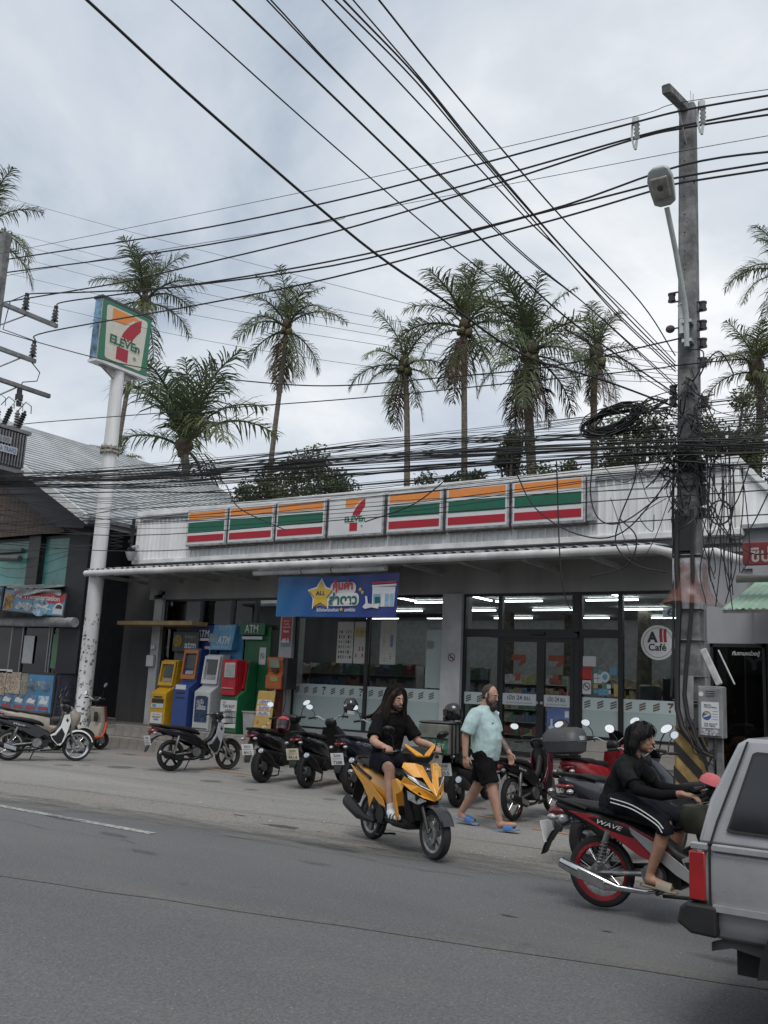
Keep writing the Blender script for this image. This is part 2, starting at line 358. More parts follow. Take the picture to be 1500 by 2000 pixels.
# worn paint: lane edge line and orange parking ticks
def worn(name, rgb, under, thr):
    m, t, b_ = nodes_of(name); L = t.links.new; N = t.nodes.new; tc = N('ShaderNodeTexCoord')
    n = N('ShaderNodeTexNoise'); n.inputs['Scale'].default_value = 14; n.inputs['Detail'].default_value = 7; n.inputs['Roughness'].default_value = 0.75; L(tc.outputs['Object'], n.inputs['Vector'])
    r = N('ShaderNodeValToRGB'); L(n.outputs[0], r.inputs[0]); r.color_ramp.elements[0].position = thr; r.color_ramp.elements[1].position = thr+0.12
    r.color_ramp.elements[0].color = (*under, 1); r.color_ramp.elements[1].color = (*rgb, 1); L(r.outputs[0], b_.inputs['Base Color']); b_.inputs['Roughness'].default_value = 0.8
    _M[name] = m; return m
wl_m = worn('worn_white_paint', (0.36, 0.36, 0.345), (0.14, 0.14, 0.14), 0.43)
or_m = worn('worn_orange_paint', (0.42, 0.19, 0.045), (0.24, 0.2, 0.165), 0.42)
b = B(); b.bb((-40, 7.42, 0.003), (-7.86, 7.53, 0.0085)); tag(b.obj('lane_line', wl_m), kind='structure')
for (x, y, w, l, a) in ((-4.75, 11.35, 0.1, 0.75, -0.15), (-5.9, 11.9, 0.1, 0.6, -0.1), (-7.4, 12.2, 0.1, 0.9, -0.1), (-9.9, 13.6, 0.1, 1.2, -0.1), (-12.2, 13.4, 0.1, 1.4, -0.1), (-15.5, 14.6, 0.08, 1.8, 0.35), (-3.9, 11.3, 0.1, 0.9, 0.1)):
    b = B(); Rm = Matrix.Rotation(a, 3, 'Z'); b.box((x, y, 0.0165), (l, w, 0.005), Rm); tag(b.obj('parking_tick', or_m), kind='structure')
# oil stains and scraps
stain = M('oil_stain', (0.075, 0.072, 0.07), 0.7, var=0.2)
for (x, y, w, l, z) in ((-7.25, 8.95, 0.16, 0.5, 0.0165), (-6.0, 8.45, 0.05, 0.3, 0.0075), (-8.2, 9.25, 0.05, 0.22, 0.0165), (-11.3, 8.2, 0.1, 1.3, 0.0075), (-10.4, 8.05, 0.06, 0.8, 0.0075), (-3.3, 6.9, 0.025, 0.14, 0.0095), (-2.55, 7.0, 0.02, 0.1, 0.0095)):
    b = B(); r = rng(int(x*100)); pts = []
    for i in range(18):
        a = 2*pi*i/18; k = r.uniform(0.65, 1.15); pts.append((x+l*k*cos(a)*0.6, y+w*k*sin(a)*0.6, z))
    b.add(pts, [tuple(range(18))]); tag(b.obj('road_stain', stain, smooth=0, fix=False), kind='structure')
soft = frosted('worn_patch', (0.03, 0.029, 0.028), 0.28); r = rng(52)
for i in range(26):
    x = r.uniform(-16.5, -3.5); y = r.uniform(11.4, 14.4); rr = r.uniform(0.08, 0.3); b = B(); b.add([(x+rr*1.3*r.uniform(0.6, 1.1)*cos(2*pi*k/14), y+rr*r.uniform(0.6, 1.1)*sin(2*pi*k/14), 0.0175+0.0002*i) for k in range(14)], [tuple(range(14))]); tag(b.obj('forecourt_stain', soft, smooth=0, fix=False), kind='structure')
for i in range(9):
    x = r.uniform(-10, -1.5); y = r.uniform(6.6, 8.6); rr = r.uniform(0.05, 0.22); b = B(); b.add([(x+rr*3*r.uniform(0.6, 1.1)*cos(2*pi*k/14), y+rr*0.6*r.uniform(0.6, 1.1)*sin(2*pi*k/14), 0.0145+0.0002*i) for k in range(14)], [tuple(range(14))]); tag(b.obj('road_stain', soft, smooth=0, fix=False), kind='structure')
b = B()
for i in range(90):
    x = r.uniform(-17, -2.5); y = edge_line(x)+abs(r.gauss(0, 1.6))-0.6; s_ = r.uniform(0.012, 0.04); a = r.uniform(0, 6.3); z = 0.022; b.add([(x+s_*cos(a+k*pi/2)*(1 if k % 2 else 0.5), y+s_*sin(a+k*pi/2)*(1 if k % 2 else 0.5), z+(0.008 if k == 1 else 0)) for k in range(4)], [(0, 1, 2, 3)])
tag(b.obj('litter', M('litter_mix', (0.4, 0.36, 0.28), 0.8, var=0.4, scale=0.7, rgb2=(0.09, 0.07, 0.04)), smooth=0, fix=False), 'tiny scraps and dead leaves scattered along the forecourt edge', 'litter', kind='stuff')
# platform with two tiled steps in front of the shop
step_c = M('step_grout', (0.16, 0.15, 0.14), 0.9, var=0.2, bump=0.2)
tile_m = M('step_tile', (0.27, 0.25, 0.23), 0.55, var=0.16, scale=4, rnd=0.1)
b = B(); b.bb((-18.35, 15.62, 0), (-3.4, 24, 0.505)); b.bb((-18.35, 15.28, 0), (-3.4, 15.62, 0.245)); b.bb((-21.2, 16.6, 0), (-18.35, 24, 0.505)); b.bb((-21.2, 16.25, 0), (-18.35, 16.6, 0.245))
plat = b.obj('entrance_platform', step_c, smooth=0); tag(plat, kind='structure')
tb = B(); tb.cbox((0, 0, 0), (0.292, 0.012, 0.235), 0.004); tme = tb.mesh('tile'); tme.materials.append(tile_m)
tb = B(); tb.cbox((0, 0, 0), (0.292, 0.322, 0.012), 0.004); tme2 = tb.mesh('tile'); tme2.materials.append(tile_m)
for i in range(49):
    x = -18.2+0.3*i
    inst('tile', tme, plat, (x, 15.276, 0.125)); inst('tile', tme, plat, (x, 15.616, 0.378))
    inst('tile', tme2, plat, (x, 15.45, 0.249)); inst('tile', tme2, plat, (x, 15.79, 0.509))
for i in range(9):
    x = -21.05+0.3*i
    inst('tile', tme, plat, (x, 16.246, 0.125)); inst('tile', tme, plat, (x, 16.596, 0.378))
# ================================================================ convenience store
grey_wall = M('grey_render', (0.40, 0.40, 0.40), 0.8, var=0.12, scale=1.2, bump=0.15, bscale=30, streak=True)
dark_wall = M('dark_grey_wall', (0.115, 0.115, 0.118), 0.85, var=0.25, scale=0.9, bump=0.15, streak=True)
clad = M('white_cladding', (0.80, 0.82, 0.83), 0.45, var=0.11, scale=1.6, streak=True, rnd=0.03)
flash = M('white_flashing', (0.78, 0.79, 0.79), 0.5, var=0.13, scale=2.5)
frame_m = M('black_frame', (0.018, 0.018, 0.02), 0.4, var=0.1)
colm = M('column_paint', (0.48, 0.49, 0.50), 0.7, var=0.12, scale=2)
tilew = M('beige_wall_panel', (0.40, 0.37, 0.34), 0.6, var=0.08, rnd=0.04)
gut_m = M('white_gutter', (0.66, 0.67, 0.68), 0.4, var=0.2, scale=1.5)
pane_m = glass('store_glass', (0.82, 0.86, 0.85))
soff = M('soffit_grey', (0.42, 0.43, 0.44), 0.7, var=0.1)
met = M('galvanised_sheet', (0.5, 0.52, 0.54), 0.35, 0.6, var=0.2, scale=2)
store = thing('convenience_store', 'low white and grey convenience store with striped sign panels along its parapet', 'store', (-11.5, 17, 0))
SO = V((-11.5, 17, 0))
def sp(b, name, mat, **k):          # a part of the store, geometry given in world coordinates
    b.xf(Matrix.Translation(-SO)); return b.obj(name, mat, store, **k)
FY = 17.0; Z0 = 0.505
# walls
b = B(); b.bb((-18.75, 16.95, 3.70), (-3.6, 17.25, 4.75)); sp(b, 'lintel_wall', grey_wall, smooth=0)
b = B(); b.bb((-21.2, 17.35, 0.51), (-18.55, 17.6, 5.2)); b.bb((-18.55, 17.2, 0.51), (-18.4, 27, 4.7)); sp(b, 'side_wall', dark_wall, smooth=0)
b = B(); b.bb((-18.4, 26.8, 0.51), (-3.6, 27, 4.9)); b.bb((-3.75, 17.25, 0.51), (-3.6, 26.8, 4.9)); sp(b, 'back_wall', M('interior_wall', (0.38, 0.38, 0.38), 0.8), smooth=0)
b = B(); b.bb((-18.4, 17.25, 4.0), (-3.75, 26.8, 4.08)); sp(b, 'ceiling', M('interior_ceiling', (0.3, 0.3, 0.3), 0.8), smooth=0)
b = B(); b.bb((-18.4, 17.1, 0.49), (-3.75, 26.8, 0.515)); sp(b, 'shop_floor', M('shop_floor_tile', (0.5, 0.5, 0.5), 0.25), smooth=0)
b = B(); b.bb((-18.6, 16.3, 5.72), (-3.75, 27, 5.78)); b.bb((-18.6, 26.9, 4.7), (-3.75, 27.05, 5.8)); sp(b, 'roof', met, smooth=0)
# columns
for (x0, x1) in ((-18.42, -18.12), (-14.1, -13.72), (-9.72, -9.26), (-4.62, -4.25)):
    b = B(); b.bb((x0, 16.84, Z0), (x1, 17.3, 3.70)); sp(b, 'column', colm, smooth=0)
# sill walls under the right hand windows
b = B(); b.bb((-6.72, 16.9, Z0), (-4.6, 17.2, 0.94)); sp(b, 'sill_wall', step_c, smooth=0)
pb = B(); pb.cbox((0, 0, 0), (0.7, 0.02, 0.205), 0.004); pme = pb.mesh('wall_panel'); pme.materials.append(tilew)
for i in range(3):
    for j in range(2): inst('wall_panel', pme, store, V((-6.35+0.705*i, 16.892, 0.61+0.21*j))-SO)
b = B(); b.bb((-13.72, 16.9, Z0), (-9.72, 17.2, 0.72)); b.bb((-18.12, 16.9, Z0), (-14.1, 17.2, 0.6)); sp(b, 'sill_wall', grey_wall, smooth=0)
# windows: (x0, x1, z0, z1) panes in black frames
def window(x0, x1, z0, z1, fr=0.05, name='window', mat=None, y=16.98):
    b = B()
    for (a0, a1, c0, c1) in ((x0, x1, z0, z0+fr), (x0, x1, z1-fr, z1), (x0, x0+fr, z0+fr, z1-fr), (x1-fr, x1, z0+fr, z1-fr)): b.bb((a0, y-0.04, c0), (a1, y+0.06, c1))
    w = sp(b, name, frame_m, smooth=0)
    b = B(); b.bb((x0+fr-0.005, y+0.005, z0+fr-0.005), (x1-fr+0.005, y+0.012, z1-fr+0.005)); b.xf(Matrix.Translation(-SO)); b.obj('pane', mat or pane_m, w, smooth=0)
    return w
for (x0, x1, z0, z1) in (
    (-18.12, -16.8, 2.98, 3.69), (-16.8, -15.75, 2.98, 3.69), (-15.75, -14.98, 2.98, 3.69), (-14.98, -14.1, 2.98, 3.69), (-14.98, -14.1, 0.6, 2.98),
    (-13.72, -11.67, 0.72, 3.25), (-11.67, -9.72, 0.72, 3.25), (-13.72, -11.67, 3.25, 3.69), (-11.67, -9.72, 3.25, 3.69),
    (-9.26, -8.42, 2.93, 3.69), (-8.42, -6.83, 2.93, 3.69), (-6.72, -5.92, 2.93, 3.69),
    (-9.26, -8.42, 0.54, 2.86), (-6.72, -5.92, 0.94, 2.86), (-5.92, -4.62, 0.94, 3.69)):
    window(x0, x1, z0, z1, 0.045)
for (x0, x1) in ((-18.12, -16.9), (-16.9, -15.75), (-15.75, -14.98)): window(x0, x1, 0.6, 2.98, 0.045)
b = B(); b.bb((-9.26, 16.93, 2.86), (-5.92, 17.06, 2.93)); b.bb((-6.83, 16.93, 0.54), (-6.72, 17.06, 3.69)); b.bb((-8.6, 16.9, 2.80), (-6.75, 16.95, 2.9)); sp(b, 'door_header', frame_m, smooth=0)
b = B(); b.bb((-7.72, 16.85, 2.86), (-7.42, 16.9, 2.92)); sp(b, 'door_sensor', frame_m, bevel=0.01)
for k, (x0, x1) in enumerate(((-8.40, -7.52), (-7.52, -6.83))):
    d = window(x0, x1, 0.53, 2.80, 0.075, 'door', y=16.96)
    b = B(); b.cyl(V((x1-0.05 if k == 0 else x0+0.05, 16.91, 1.55))-SO, V((x1-0.05 if k == 0 else x0+0.05, 16.88, 1.55))-SO, 0.028); b.obj('door_lock', met, d)
# frosted film and striped bands on the glass
film = frosted('frost_film', (0.46, 0.55, 0.55), 0.82); band_m = frosted('band_film', (0.52, 0.61, 0.62), 0.92)
mk = M('band_mark', (0.13, 0.105, 0.07), 0.6); mk2 = M('band_mark_seven', (0.11, 0.05, 0.045), 0.6)
def band(x0, x1, z0=1.44, z1=1.71, y=16.972, mark=True, frost=0.76, step=0.255, off=0.1):
    b = B(); b.bb((x0, y, z0), (x1, y+0.003, z1)); o = sp(b, 'glass_band', band_m, smooth=0)
    if frost:
        b = B(); b.bb((x0, y, frost), (x1, y+0.002, z0-0.003)); sp(b, 'frosted_film', film, smooth=0)
    if not mark: return
    x = x0+off; i = 0
    while x < x1-0.06:
        b = B(); zc = (z0+z1)/2; yy = y-0.003
        if i % 4 == 3:
            b.add([(x-0.05, yy, zc+0.085), (x+0.055, yy, zc+0.085), (x+0.055, yy, zc+0.05), (x+0.0, yy, zc-0.01), (x-0.03, yy, zc-0.01), (x+0.015, yy, zc+0.05), (x-0.05, yy, zc+0.05)], [tuple(range(7))])
            b.add([(x-0.03, yy, zc-0.04), (x+0.005, yy, zc-0.04), (x+0.005, yy, zc-0.085), (x-0.03, yy, zc-0.085)], [(0, 1, 2, 3)])
            m_ = mk2
        else:
            for j in range(3):
                q = zc-0.055+0.045*j
                b.add([(x-0.06, yy, q-0.03), (x+0.06, yy, q+0.015), (x+0.06, yy, q+0.045), (x-0.06, yy, q)], [(0, 1, 2, 3)])
            m_ = mk
        b.xf(Matrix.Translation(-SO)); b.obj('band_mark', m_, o, smooth=0, fix=False); x += step; i += 1
band(-13.67, -11.72); band(-11.62, -9.77); band(-9.21, -8.47, 1.46, 1.7, frost=0); band(-6.67, -5.97, 1.46, 1.7, frost=0.99); band(-5.87, -4.67, 1.46, 1.7, frost=0.99); band(-14.93, -14.15, frost=0)
signw = M('sticker_white', (0.55, 0.56, 0.57), 0.5, var=0.06); ink = M('sticker_ink', (0.03, 0.03, 0.035), 0.6); redp = M('sticker_red', (0.42, 0.03, 0.03), 0.5)
for (x0, x1) in ((-8.33, -7.6), (-7.44, -6.91)):
    b = B(); b.bb((x0, 16.935, 1.49), (x1, 16.938, 1.71)); o = sp(b, 'door_notice', frosted('notice_film', (0.5, 0.54, 0.58), 0.9), smooth=0)
    c = (x0+x1)/2
    text('lettering', 'เปิด 24 ชม.', 0.42*(x1-x0)/0.6, 0.095, ink, front(c, 16.933, 1.635), None, 0.02).matrix_local = front(c-SO.x, 16.933-SO.y, 1.635); bpy.data.objects[-1] if False else None
    t = [q for q in bpy.data.objects if q.name.startswith('lettering') and q.parent is None][-1]; t.parent = o
    t = text('lettering', 'กรุณาเลื่อนประตูเบาๆ ขอบคุณค่ะ', 0.8*(x1-x0), 0.05, ink, front(c-SO.x, 16.933-SO.y, 1.53), o)
def T(name, s, w, h, mat, x, y, z, parent, bold=0.0, shear=0.0):
    return text(name, s, w, h, mat, front(x, y, z), parent, bold, shear=shear)
# parapet: ribbed cladding sheets
def rib_sheet(w, h, pitch=0.152, d=0.03):
    b = B(); n = int(round(w/pitch)); xs = []
    for i in range(n):
        x = i*pitch; xs += [(x, 0), (x+pitch*0.62, 0), (x+pitch*0.72, -d), (x+pitch*0.9, -d)]
    xs.append((n*pitch, 0))
    vs = [(x, y, 0) for x, y in xs]+[(x, y, h) for x, y in xs]; m = len(xs)
    b.add(vs, [(i, i+1, m+i+1, m+i) for i in range(m-1)]); return b
rs = rib_sheet(0.76, 1.18).mesh('cladding_sheet'); rs.materials.append(clad)
for i in range(20): 
    w = 0.76
    if i < 19: inst('cladding_sheet', rs, store, V((-18.72+0.76*i, 16.36, 4.66))-SO)
rs2 = rib_sheet(0.6, 1.18).mesh('cladding_sheet'); rs2.materials.append(clad)
inst('cladding_sheet', rs2, store, V((-4.28, 16.36, 4.66))-SO)
for i in range(10): inst('cladding_sheet', rs, store, V((-3.66, 16.4+0.76*i, 4.66))-SO, (0, 0, pi/2))
for i in range(6): inst('cladding_sheet', rs, store, V((-18.74, 21-0.76*i, 4.66))-SO, (0, 0, -pi/2))
b = B(); b.bb((-18.78, 16.28, 5.80), (-3.58, 16.5, 5.96)); b.bb((-3.72, 16.5, 5.80), (-3.58, 24, 5.96)); b.bb((-18.8, 16.5, 5.8), (-18.68, 24, 5.96))
b.bb((-18.8, 16.27, 4.56), (-3.56, 16.5, 4.67)); b.bb((-3.7, 16.5, 4.56), (-3.56, 24, 4.67)); b.bb((-18.76, 16.30, 4.67), (-18.68, 16.37, 5.80)); b.bb((-3.66, 16.30, 4.67), (-3.585, 16.37, 5.8)); sp(b, 'parapet_trim', flash, bevel=0.008)
b = B(); b.bb((-18.7, 16.42, 4.62), (-3.7, 16.95, 4.66)); b.bb((-18.7, 16.45, 4.45), (-3.6, 16.55, 4.55)); b.bb((-18.7, 16.5, 4.3), (-3.6, 16.56, 4.38)); sp(b, 'parapet_soffit', soff, smooth=0)
# canopy of corrugated sheet with gutter and brackets
def corr(x0, x1, y0, y1, z0, z1, pitch=0.2, amp=0.028, n=6):
    b = B(); k = int((x1-x0)/pitch*n); vs = []
    for i in range(k+1):
        x = x0+(x1-x0)*i/k; h = amp*cos(2*pi*i/n)
        vs += [(x, y0, z0+h), (x, y1, z1+h), (x, y0, z0+h-0.004), (x, y1, z1+h-0.004)]
    fs = []
    for i in range(k):
        a = 4*i; c = 4*(i+1); fs += [(a, c, c+1, a+1), (a+2, a+3, c+3, c+2), (a, a+2, c+2, c)]
    b.add(vs, fs); return b
for i in range(13):
    x0 = -19.3+1.12*i; sp(corr(x0, x0+1.14, 15.28+0.0005*(i % 2), 16.9, 4.30+0.003*(i % 2), 4.5+0.003*(i % 2)), 'canopy_sheet', met, smooth=60)
b = B(); b.tube([(-19.3, 15.24, 4.2), (-4.75, 15.24, 4.2), (-4.35, 15.28, 4.1), (-4.2, 15.6, 3.95)], 0.075, 12); sp(b, 'gutter', gut_m, smooth=60)
b = B(); b.tube([(-4.05, 15.3, 4.1), (-3.75, 15.26, 4.1), (-3.3, 15.22, 3.93)], 0.08, 12); b.cyl((-4.05, 15.3, 4.1), (-4.2, 15.3, 4.1), 0.08); sp(b, 'gutter', gut_m, smooth=60)
b = B()
for yy, zz_ in ((15.5, 4.23), (16.1, 4.3), (16.6, 4.36)): b.bb((-19.2, yy-0.03, zz_-0.06), (-4.4, yy+0.03, zz_+0.0))
for i in range(12): x = -18.9+1.3*i; b.bb((x-0.03, 15.35, 4.10), (x+0.03, 16.95, 4.18))
sp(b, 'canopy_beam', soff, smooth=0)
# strip of conduit and camera at the left column
b = B(); b.tube([(-18.2, 16.8, 4.1), (-18.2, 16.8, 3.75), (-18.0, 16.78, 3.6), (-18.0, 16.8, 3.1)], 0.02, 6); sp(b, 'conduit', soff)
b = B(); b.cyl((-18.15, 16.8, 3.78), (-18.15, 16.6, 3.72), 0.05, 0.06); b.box((-18.15, 16.8, 3.85), (0.12, 0.12, 0.1)); sp(b, 'camera', frame_m)
b = B(); b.cbox((-18.3, 16.78, 2.1), (0.26, 0.1, 0.3), 0.015); sp(b, 'meter_box', signw); b = B(); b.cbox((-18.28, 16.8, 2.45), (0.14, 0.05, 0.1), 0.01); sp(b, 'junction_box', signw)
b = B(); b.cyl((-18.78, 16.25, 5.0), (-18.45, 16.1, 4.98), 0.05); b.loft([supz(4.85, -18.6, 0.17, 0.12, cy=16.05), supz(4.7, -18.6, 0.1, 0.09, cy=16.05), supz(4.62, -18.6, 0.06, 0.05, cy=16.05)]); sp(b, 'rainwater_head', soff)
b = B(); b.bb((-18.86, 16.2, 4.85), (-18.80, 16.26, 5.75)); [b.cyl((-18.83, 16.2, 4.95+0.2*i), (-18.83, 16.14, 4.95+0.2*i), 0.04) for i in range(4)]; sp(b, 'cable_rack', frame_m)
# ------------------------------------------------ fascia sign panels
orange = M('sign_orange', (0.72, 0.25, 0.055), 0.4, var=0.04); green = M('sign_green', (0.008, 0.115, 0.068), 0.4, var=0.04); red = M('sign_red', (0.37, 0.012, 0.028), 0.4, var=0.04)
swhite = M('sign_white', (0.62, 0.64, 0.66), 0.45, var=0.06, scale=2); cream = M('sign_cream', (0.62, 0.60, 0.52), 0.45, var=0.06)
alu = M('aluminium_edge', (0.55, 0.56, 0.57), 0.35, 0.7, var=0.25, scale=9)
def seven(parent, cx, cy, cz, s, mw, plate=None):
    """the figure 7 with the word across it; s = full height"""
    def P(poly, name, m, dz=0.0):
        o = flat(name, [(x*s, y*s) for x, y in poly], m, mw @ Matrix.Translation((cx, cy, cz+dz)), parent); return o
    P([(-0.37, 0.5), (0.2, 0.5), (0.33, 0.47), (0.14, 0.41), (0.03, 0.32), (-0.04, 0.25), (-0.37, 0.25)], 'seven_top', orange)
    P([(0.36, 0.49), (0.36, 0.25), (0.27, 0.14), (0.2, 0.04), (0.16, -0.06), (-0.12, -0.06), (-0.08, 0.06), (-0.01, 0.17), (0.08, 0.29), (0.2, 0.4)], 'seven_stem', red, 0.001)
    P([(-0.19, -0.24), (0.1, -0.24), (0.1, -0.5), (-0.19, -0.5)], 'seven_foot', red)
    text('lettering', 'ELEVEn', 0.78*s, 0.215*s, cream if plate is None else plate, mw @ Matrix.Translation((cx, cy-0.13*s, cz+0.003)), parent, 0.075)
    text('lettering', 'ELEVEn', 0.76*s, 0.18*s, green, mw @ Matrix.Translation((cx, cy-0.13*s, cz+0.005)), parent, 0.035)
    t = text('lettering', '®', 0.08*s, 0.08*s, green, mw @ Matrix.Translation((cx+0.27*s, cy-0.36*s, cz+0.004)), parent, 0.0)
PX = [(-16.77, -15.42), (-15.37, -13.92), (-13.87, -12.42), (-12.35, -10.86), (-10.78, -9.40), (-9.33, -7.90), (-7.84, -6.32)]
who = ['leftmost of all on the white parapet', 'second from the left on the white parapet', 'just left of the white seven logo panel', '', 'just right of the white seven logo panel', 'second from the right on the parapet', 'rightmost of all, nearest the concrete pole']
for i, (x0, x1) in enumerate(PX):
    w = x1-x0; cx = (x0+x1)/2
    s = thing('fascia_sign', 'white square lightbox panel with red and orange seven logo, middle of the parapet' if i == 3 else 'orange, green and red striped lightbox panel, '+who[i], 'sign', (cx, 16.2, 4.93), group='lightbox panels along the parapet')
    b = B(); b.cbox((0, 0.03, 0.45), (w, 0.16, 0.92), 0.012); b.obj('sign_frame', alu, s)
    b = B(); b.cbox((0, -0.054, 0.45), (w-0.07, 0.012, 0.85), 0.005); b.obj('sign_face', swhite, s)
    if i != 3:
        for z0, z1, m_, nm in ((0.66, 0.83, orange, 'orange_stripe'), (0.34, 0.58, green, 'green_stripe'), (0.09, 0.25, red, 'red_stripe')):
            b = B(); b.bb((-w/2+0.07, -0.066, z0), (w/2-0.07, -0.061, z1)); b.obj(nm, m_, s, smooth=0)
    else: seven(s, 0, 0, 0, 0.72, front(0, -0.0625, 0.46), swhite)
b = B(); b.bb((-6.3, 16.2, 4.95), (-6.14, 16.3, 5.8)); [b.cyl((-6.22, 16.195, 5.1+0.06*i), (-6.22, 16.19, 5.1+0.06*i), 0.014) for i in range(7)]; sp(b, 'sign_bracket', alu)
for (x0, x1) in PX: sp(B().bb((x0, 16.27, 4.88), (x1, 16.33, 4.93)), 'sign_rail', M('rusty_rail', (0.3, 0.25, 0.2), 0.7, var=0.4, scale=14), smooth=0)
# ------------------------------------------------ interior: tubes, shelves, goods
tube_m = emit('tube_light', (0.95, 0.98, 1.0), 11.0)
TL = []
for yy in (18.6, 20.6, 22.8, 25.2):
    for k in range(6):
        x = -17.2+2.35*k+(0.4 if yy > 20 else 0); TL.append((x, yy))
b = B(); b.bb((-0.62, -0.02, 0.02), (0.62, 0.02, 0.05)); tlm = b.mesh('ceiling_tube'); tlm.materials.append(tube_m)
for x, yy in TL: inst('ceiling_tube', tlm, store, V((x, yy, 3.9))-SO)
for x in (-5.2, -6.9, -10.3, -12.4): inst('ceiling_tube', tlm, store, V((x, 18.9+(x % 1), 3.88))-SO, (0, 0, pi/2))
gc = [M('goods_%d' % i, c, 0.5, var=0.2, scale=14) for i, c in enumerate(((0.5, 0.45, 0.4), (0.38, 0.14, 0.12), (0.45, 0.4, 0.16), (0.18, 0.25, 0.38), (0.55, 0.55, 0.55), (0.2, 0.32, 0.2), (0.33, 0.26, 0.36), (0.45, 0.33, 0.24)))]
shelf_m = M('shelf_metal', (0.45, 0.44, 0.42), 0.5, rnd=0.05)
r = rng(11)
for si, (x0, x1, yy) in enumerate(((-14.3, -11.2, 18.5), (-10.9, -9.3, 18.5), (-13.6, -10.2, 20.6), (-17.4, -14.9, 19.6), (-13.9, -9.6, 23.6), (-9.0, -5.6, 24.6))):
    s = thing('shop_shelf', ['goods shelf with five rows of packets close behind the left shop window', 'goods shelf behind the shop window next to the wide column', 'goods shelf deeper inside, behind the window shelf', 'goods shelf behind the cash machines', 'far goods shelf near the back of the shop', 'goods shelf at the back behind the glass doors'][si], 'shelf', ((x0+x1)/2, yy, 0.515), group='shelves inside the shop')
    w = x1-x0; b = B(); b.bb((-w/2, 0.15, 0), (w/2, 0.2, 1.72)); b.bb((-w/2, -0.2, 0), (-w/2+0.03, 0.2, 1.72)); b.bb((w/2-0.03, -0.2, 0), (w/2, 0.2, 1.72)); b.obj('back_panel', shelf_m, s, smooth=0)
    for lv in range(5):
        z = 0.12+0.34*lv; b = B(); b.bb((-w/2+0.03, -0.2, z-0.02), (w/2-0.03, 0.15, z)); b.obj('shelf_board', shelf_m, s, smooth=0)
        bs = [B() for _ in gc]; x = -w/2+0.06; ci = 0
        while x < w/2-0.12:
            ww = r.uniform(0.07, 0.16); h = r.uniform(0.13, 0.28); ci = r.randrange(len(gc)) if r.random() < 0.4 else ci
            bs[ci].bb((x, -0.17, z+0.001), (x+ww-0.008, 0.1, z+h)); x += ww
        for q, m_ in zip(bs, gc):
            if q.v: o = q.obj('packets', m_, s, smooth=0); o['kind'] = 'stuff'
ct = thing('service_counter', 'dark cafe counter with machines behind the round cafe sign window', 'counter', (-5.3, 18.6, 0.515))
b = B(); b.bb((-0.9, -0.3, 0), (0.85, 0.3, 1.0)); b.obj('counter_base', M('counter_dark', (0.05, 0.045, 0.045), 0.5), ct, bevel=0.02)
b = B(); b.bb((-0.95, -0.35, 1.0), (0.9, 0.35, 1.04)); b.obj('counter_top', M('counter_top', (0.12, 0.12, 0.12), 0.3), ct)
for k, (x, w, h) in enumerate(((-0.6, 0.35, 0.45), (-0.1, 0.4, 0.6), (0.4, 0.3, 0.35))): b = B(); b.cbox((x, 0.05, 1.04+h/2), (w, 0.4, h), 0.03); b.obj('machine', M('machine_%d' % k, [(0.2, 0.2, 0.2), (0.06, 0.06, 0.065), (0.3, 0.31, 0.32)][k], 0.35), ct)
# ------------------------------------------------ posters and stickers on the glass (parts of the shop windows)
def poster(x0, x1, z0, z1, mat, y=16.955, name='window_poster'):
    b = B(); b.bb((x0, y, z0), (x1, y+0.004, z1)); return sp(b, name, mat, smooth=0)
def grid_marks(o, x0, x1, z0, z1, nx, nz, mats, y, fill=0.62, seed=1, name='print'):
    r = rng(seed); bs = [B() for _ in mats]; w = (x1-x0)/nx; h = (z1-z0)/nz
    for i in range(nx):
        for j in range(nz):
            if r.random() < 0.12: continue
            cx = x0+w*(i+0.5); cz = z0+h*(j+0.5); a = w*fill/2*r.uniform(0.7, 1.1); c = h*fill/2*r.uniform(0.7, 1.1); k = r.randrange(len(mats))
            bs[k].add([(cx-a, y, cz-c), (cx+a, y, cz-c), (cx+a, y, cz+c), (cx-a, y, cz+c)], [(0, 1, 2, 3)])
    for q, m_ in zip(bs, mats):
        if q.v: q.xf(Matrix.Translation(-SO)); tag(q.obj(name, m_, o, smooth=0, fix=False), kind='stuff')
pw = M('poster_paper', (0.5, 0.5, 0.47), 0.6, var=0.05); py = M('poster_yellow', (0.5, 0.43, 0.16), 0.6, var=0.1); pgr = M('poster_green', (0.12, 0.25, 0.14), 0.6)
o = poster(-12.5, -12.06, 2.2, 3.12, pw); grid_marks(o, -12.47, -12.09, 2.28, 2.95, 6, 6, [gc[3], gc[1], gc[7], ink], 16.953, seed=3)
o = poster(-12.03, -11.62+0.0, 2.2, 3.12, pw); grid_marks(o, -12.0, -11.66, 2.3, 2.6, 4, 2, [gc[1], gc[7], gc[0]], 16.953, seed=4)
b = B(); b.bb((-12.03, 16.951, 2.78), (-11.62, 16.9535, 3.0)); sp(b, 'window_poster', py, smooth=0); grid_marks(o, -12.0, -11.66, 2.8, 2.98, 3, 1, [gc[7], gc[5]], 16.949, seed=5)
o = poster(-11.33, -10.92, 2.2, 3.15, pw); grid_marks(o, -11.27, -10.98, 2.55, 2.85, 3, 1, [pgr, gc[0], gc[3]], 16.953, 0.8, 6); grid_marks(o, -11.28, -10.97, 2.25, 2.45, 2, 4, [ink], 16.953, 0.3, 7)
o = poster(-10.16, -9.97, 2.55, 2.72, signw); o = poster(-10.15, -9.78, 1.74, 2.95, frosted('cling_film', (0.5, 0.58, 0.58), 0.55), name='frosted_film')
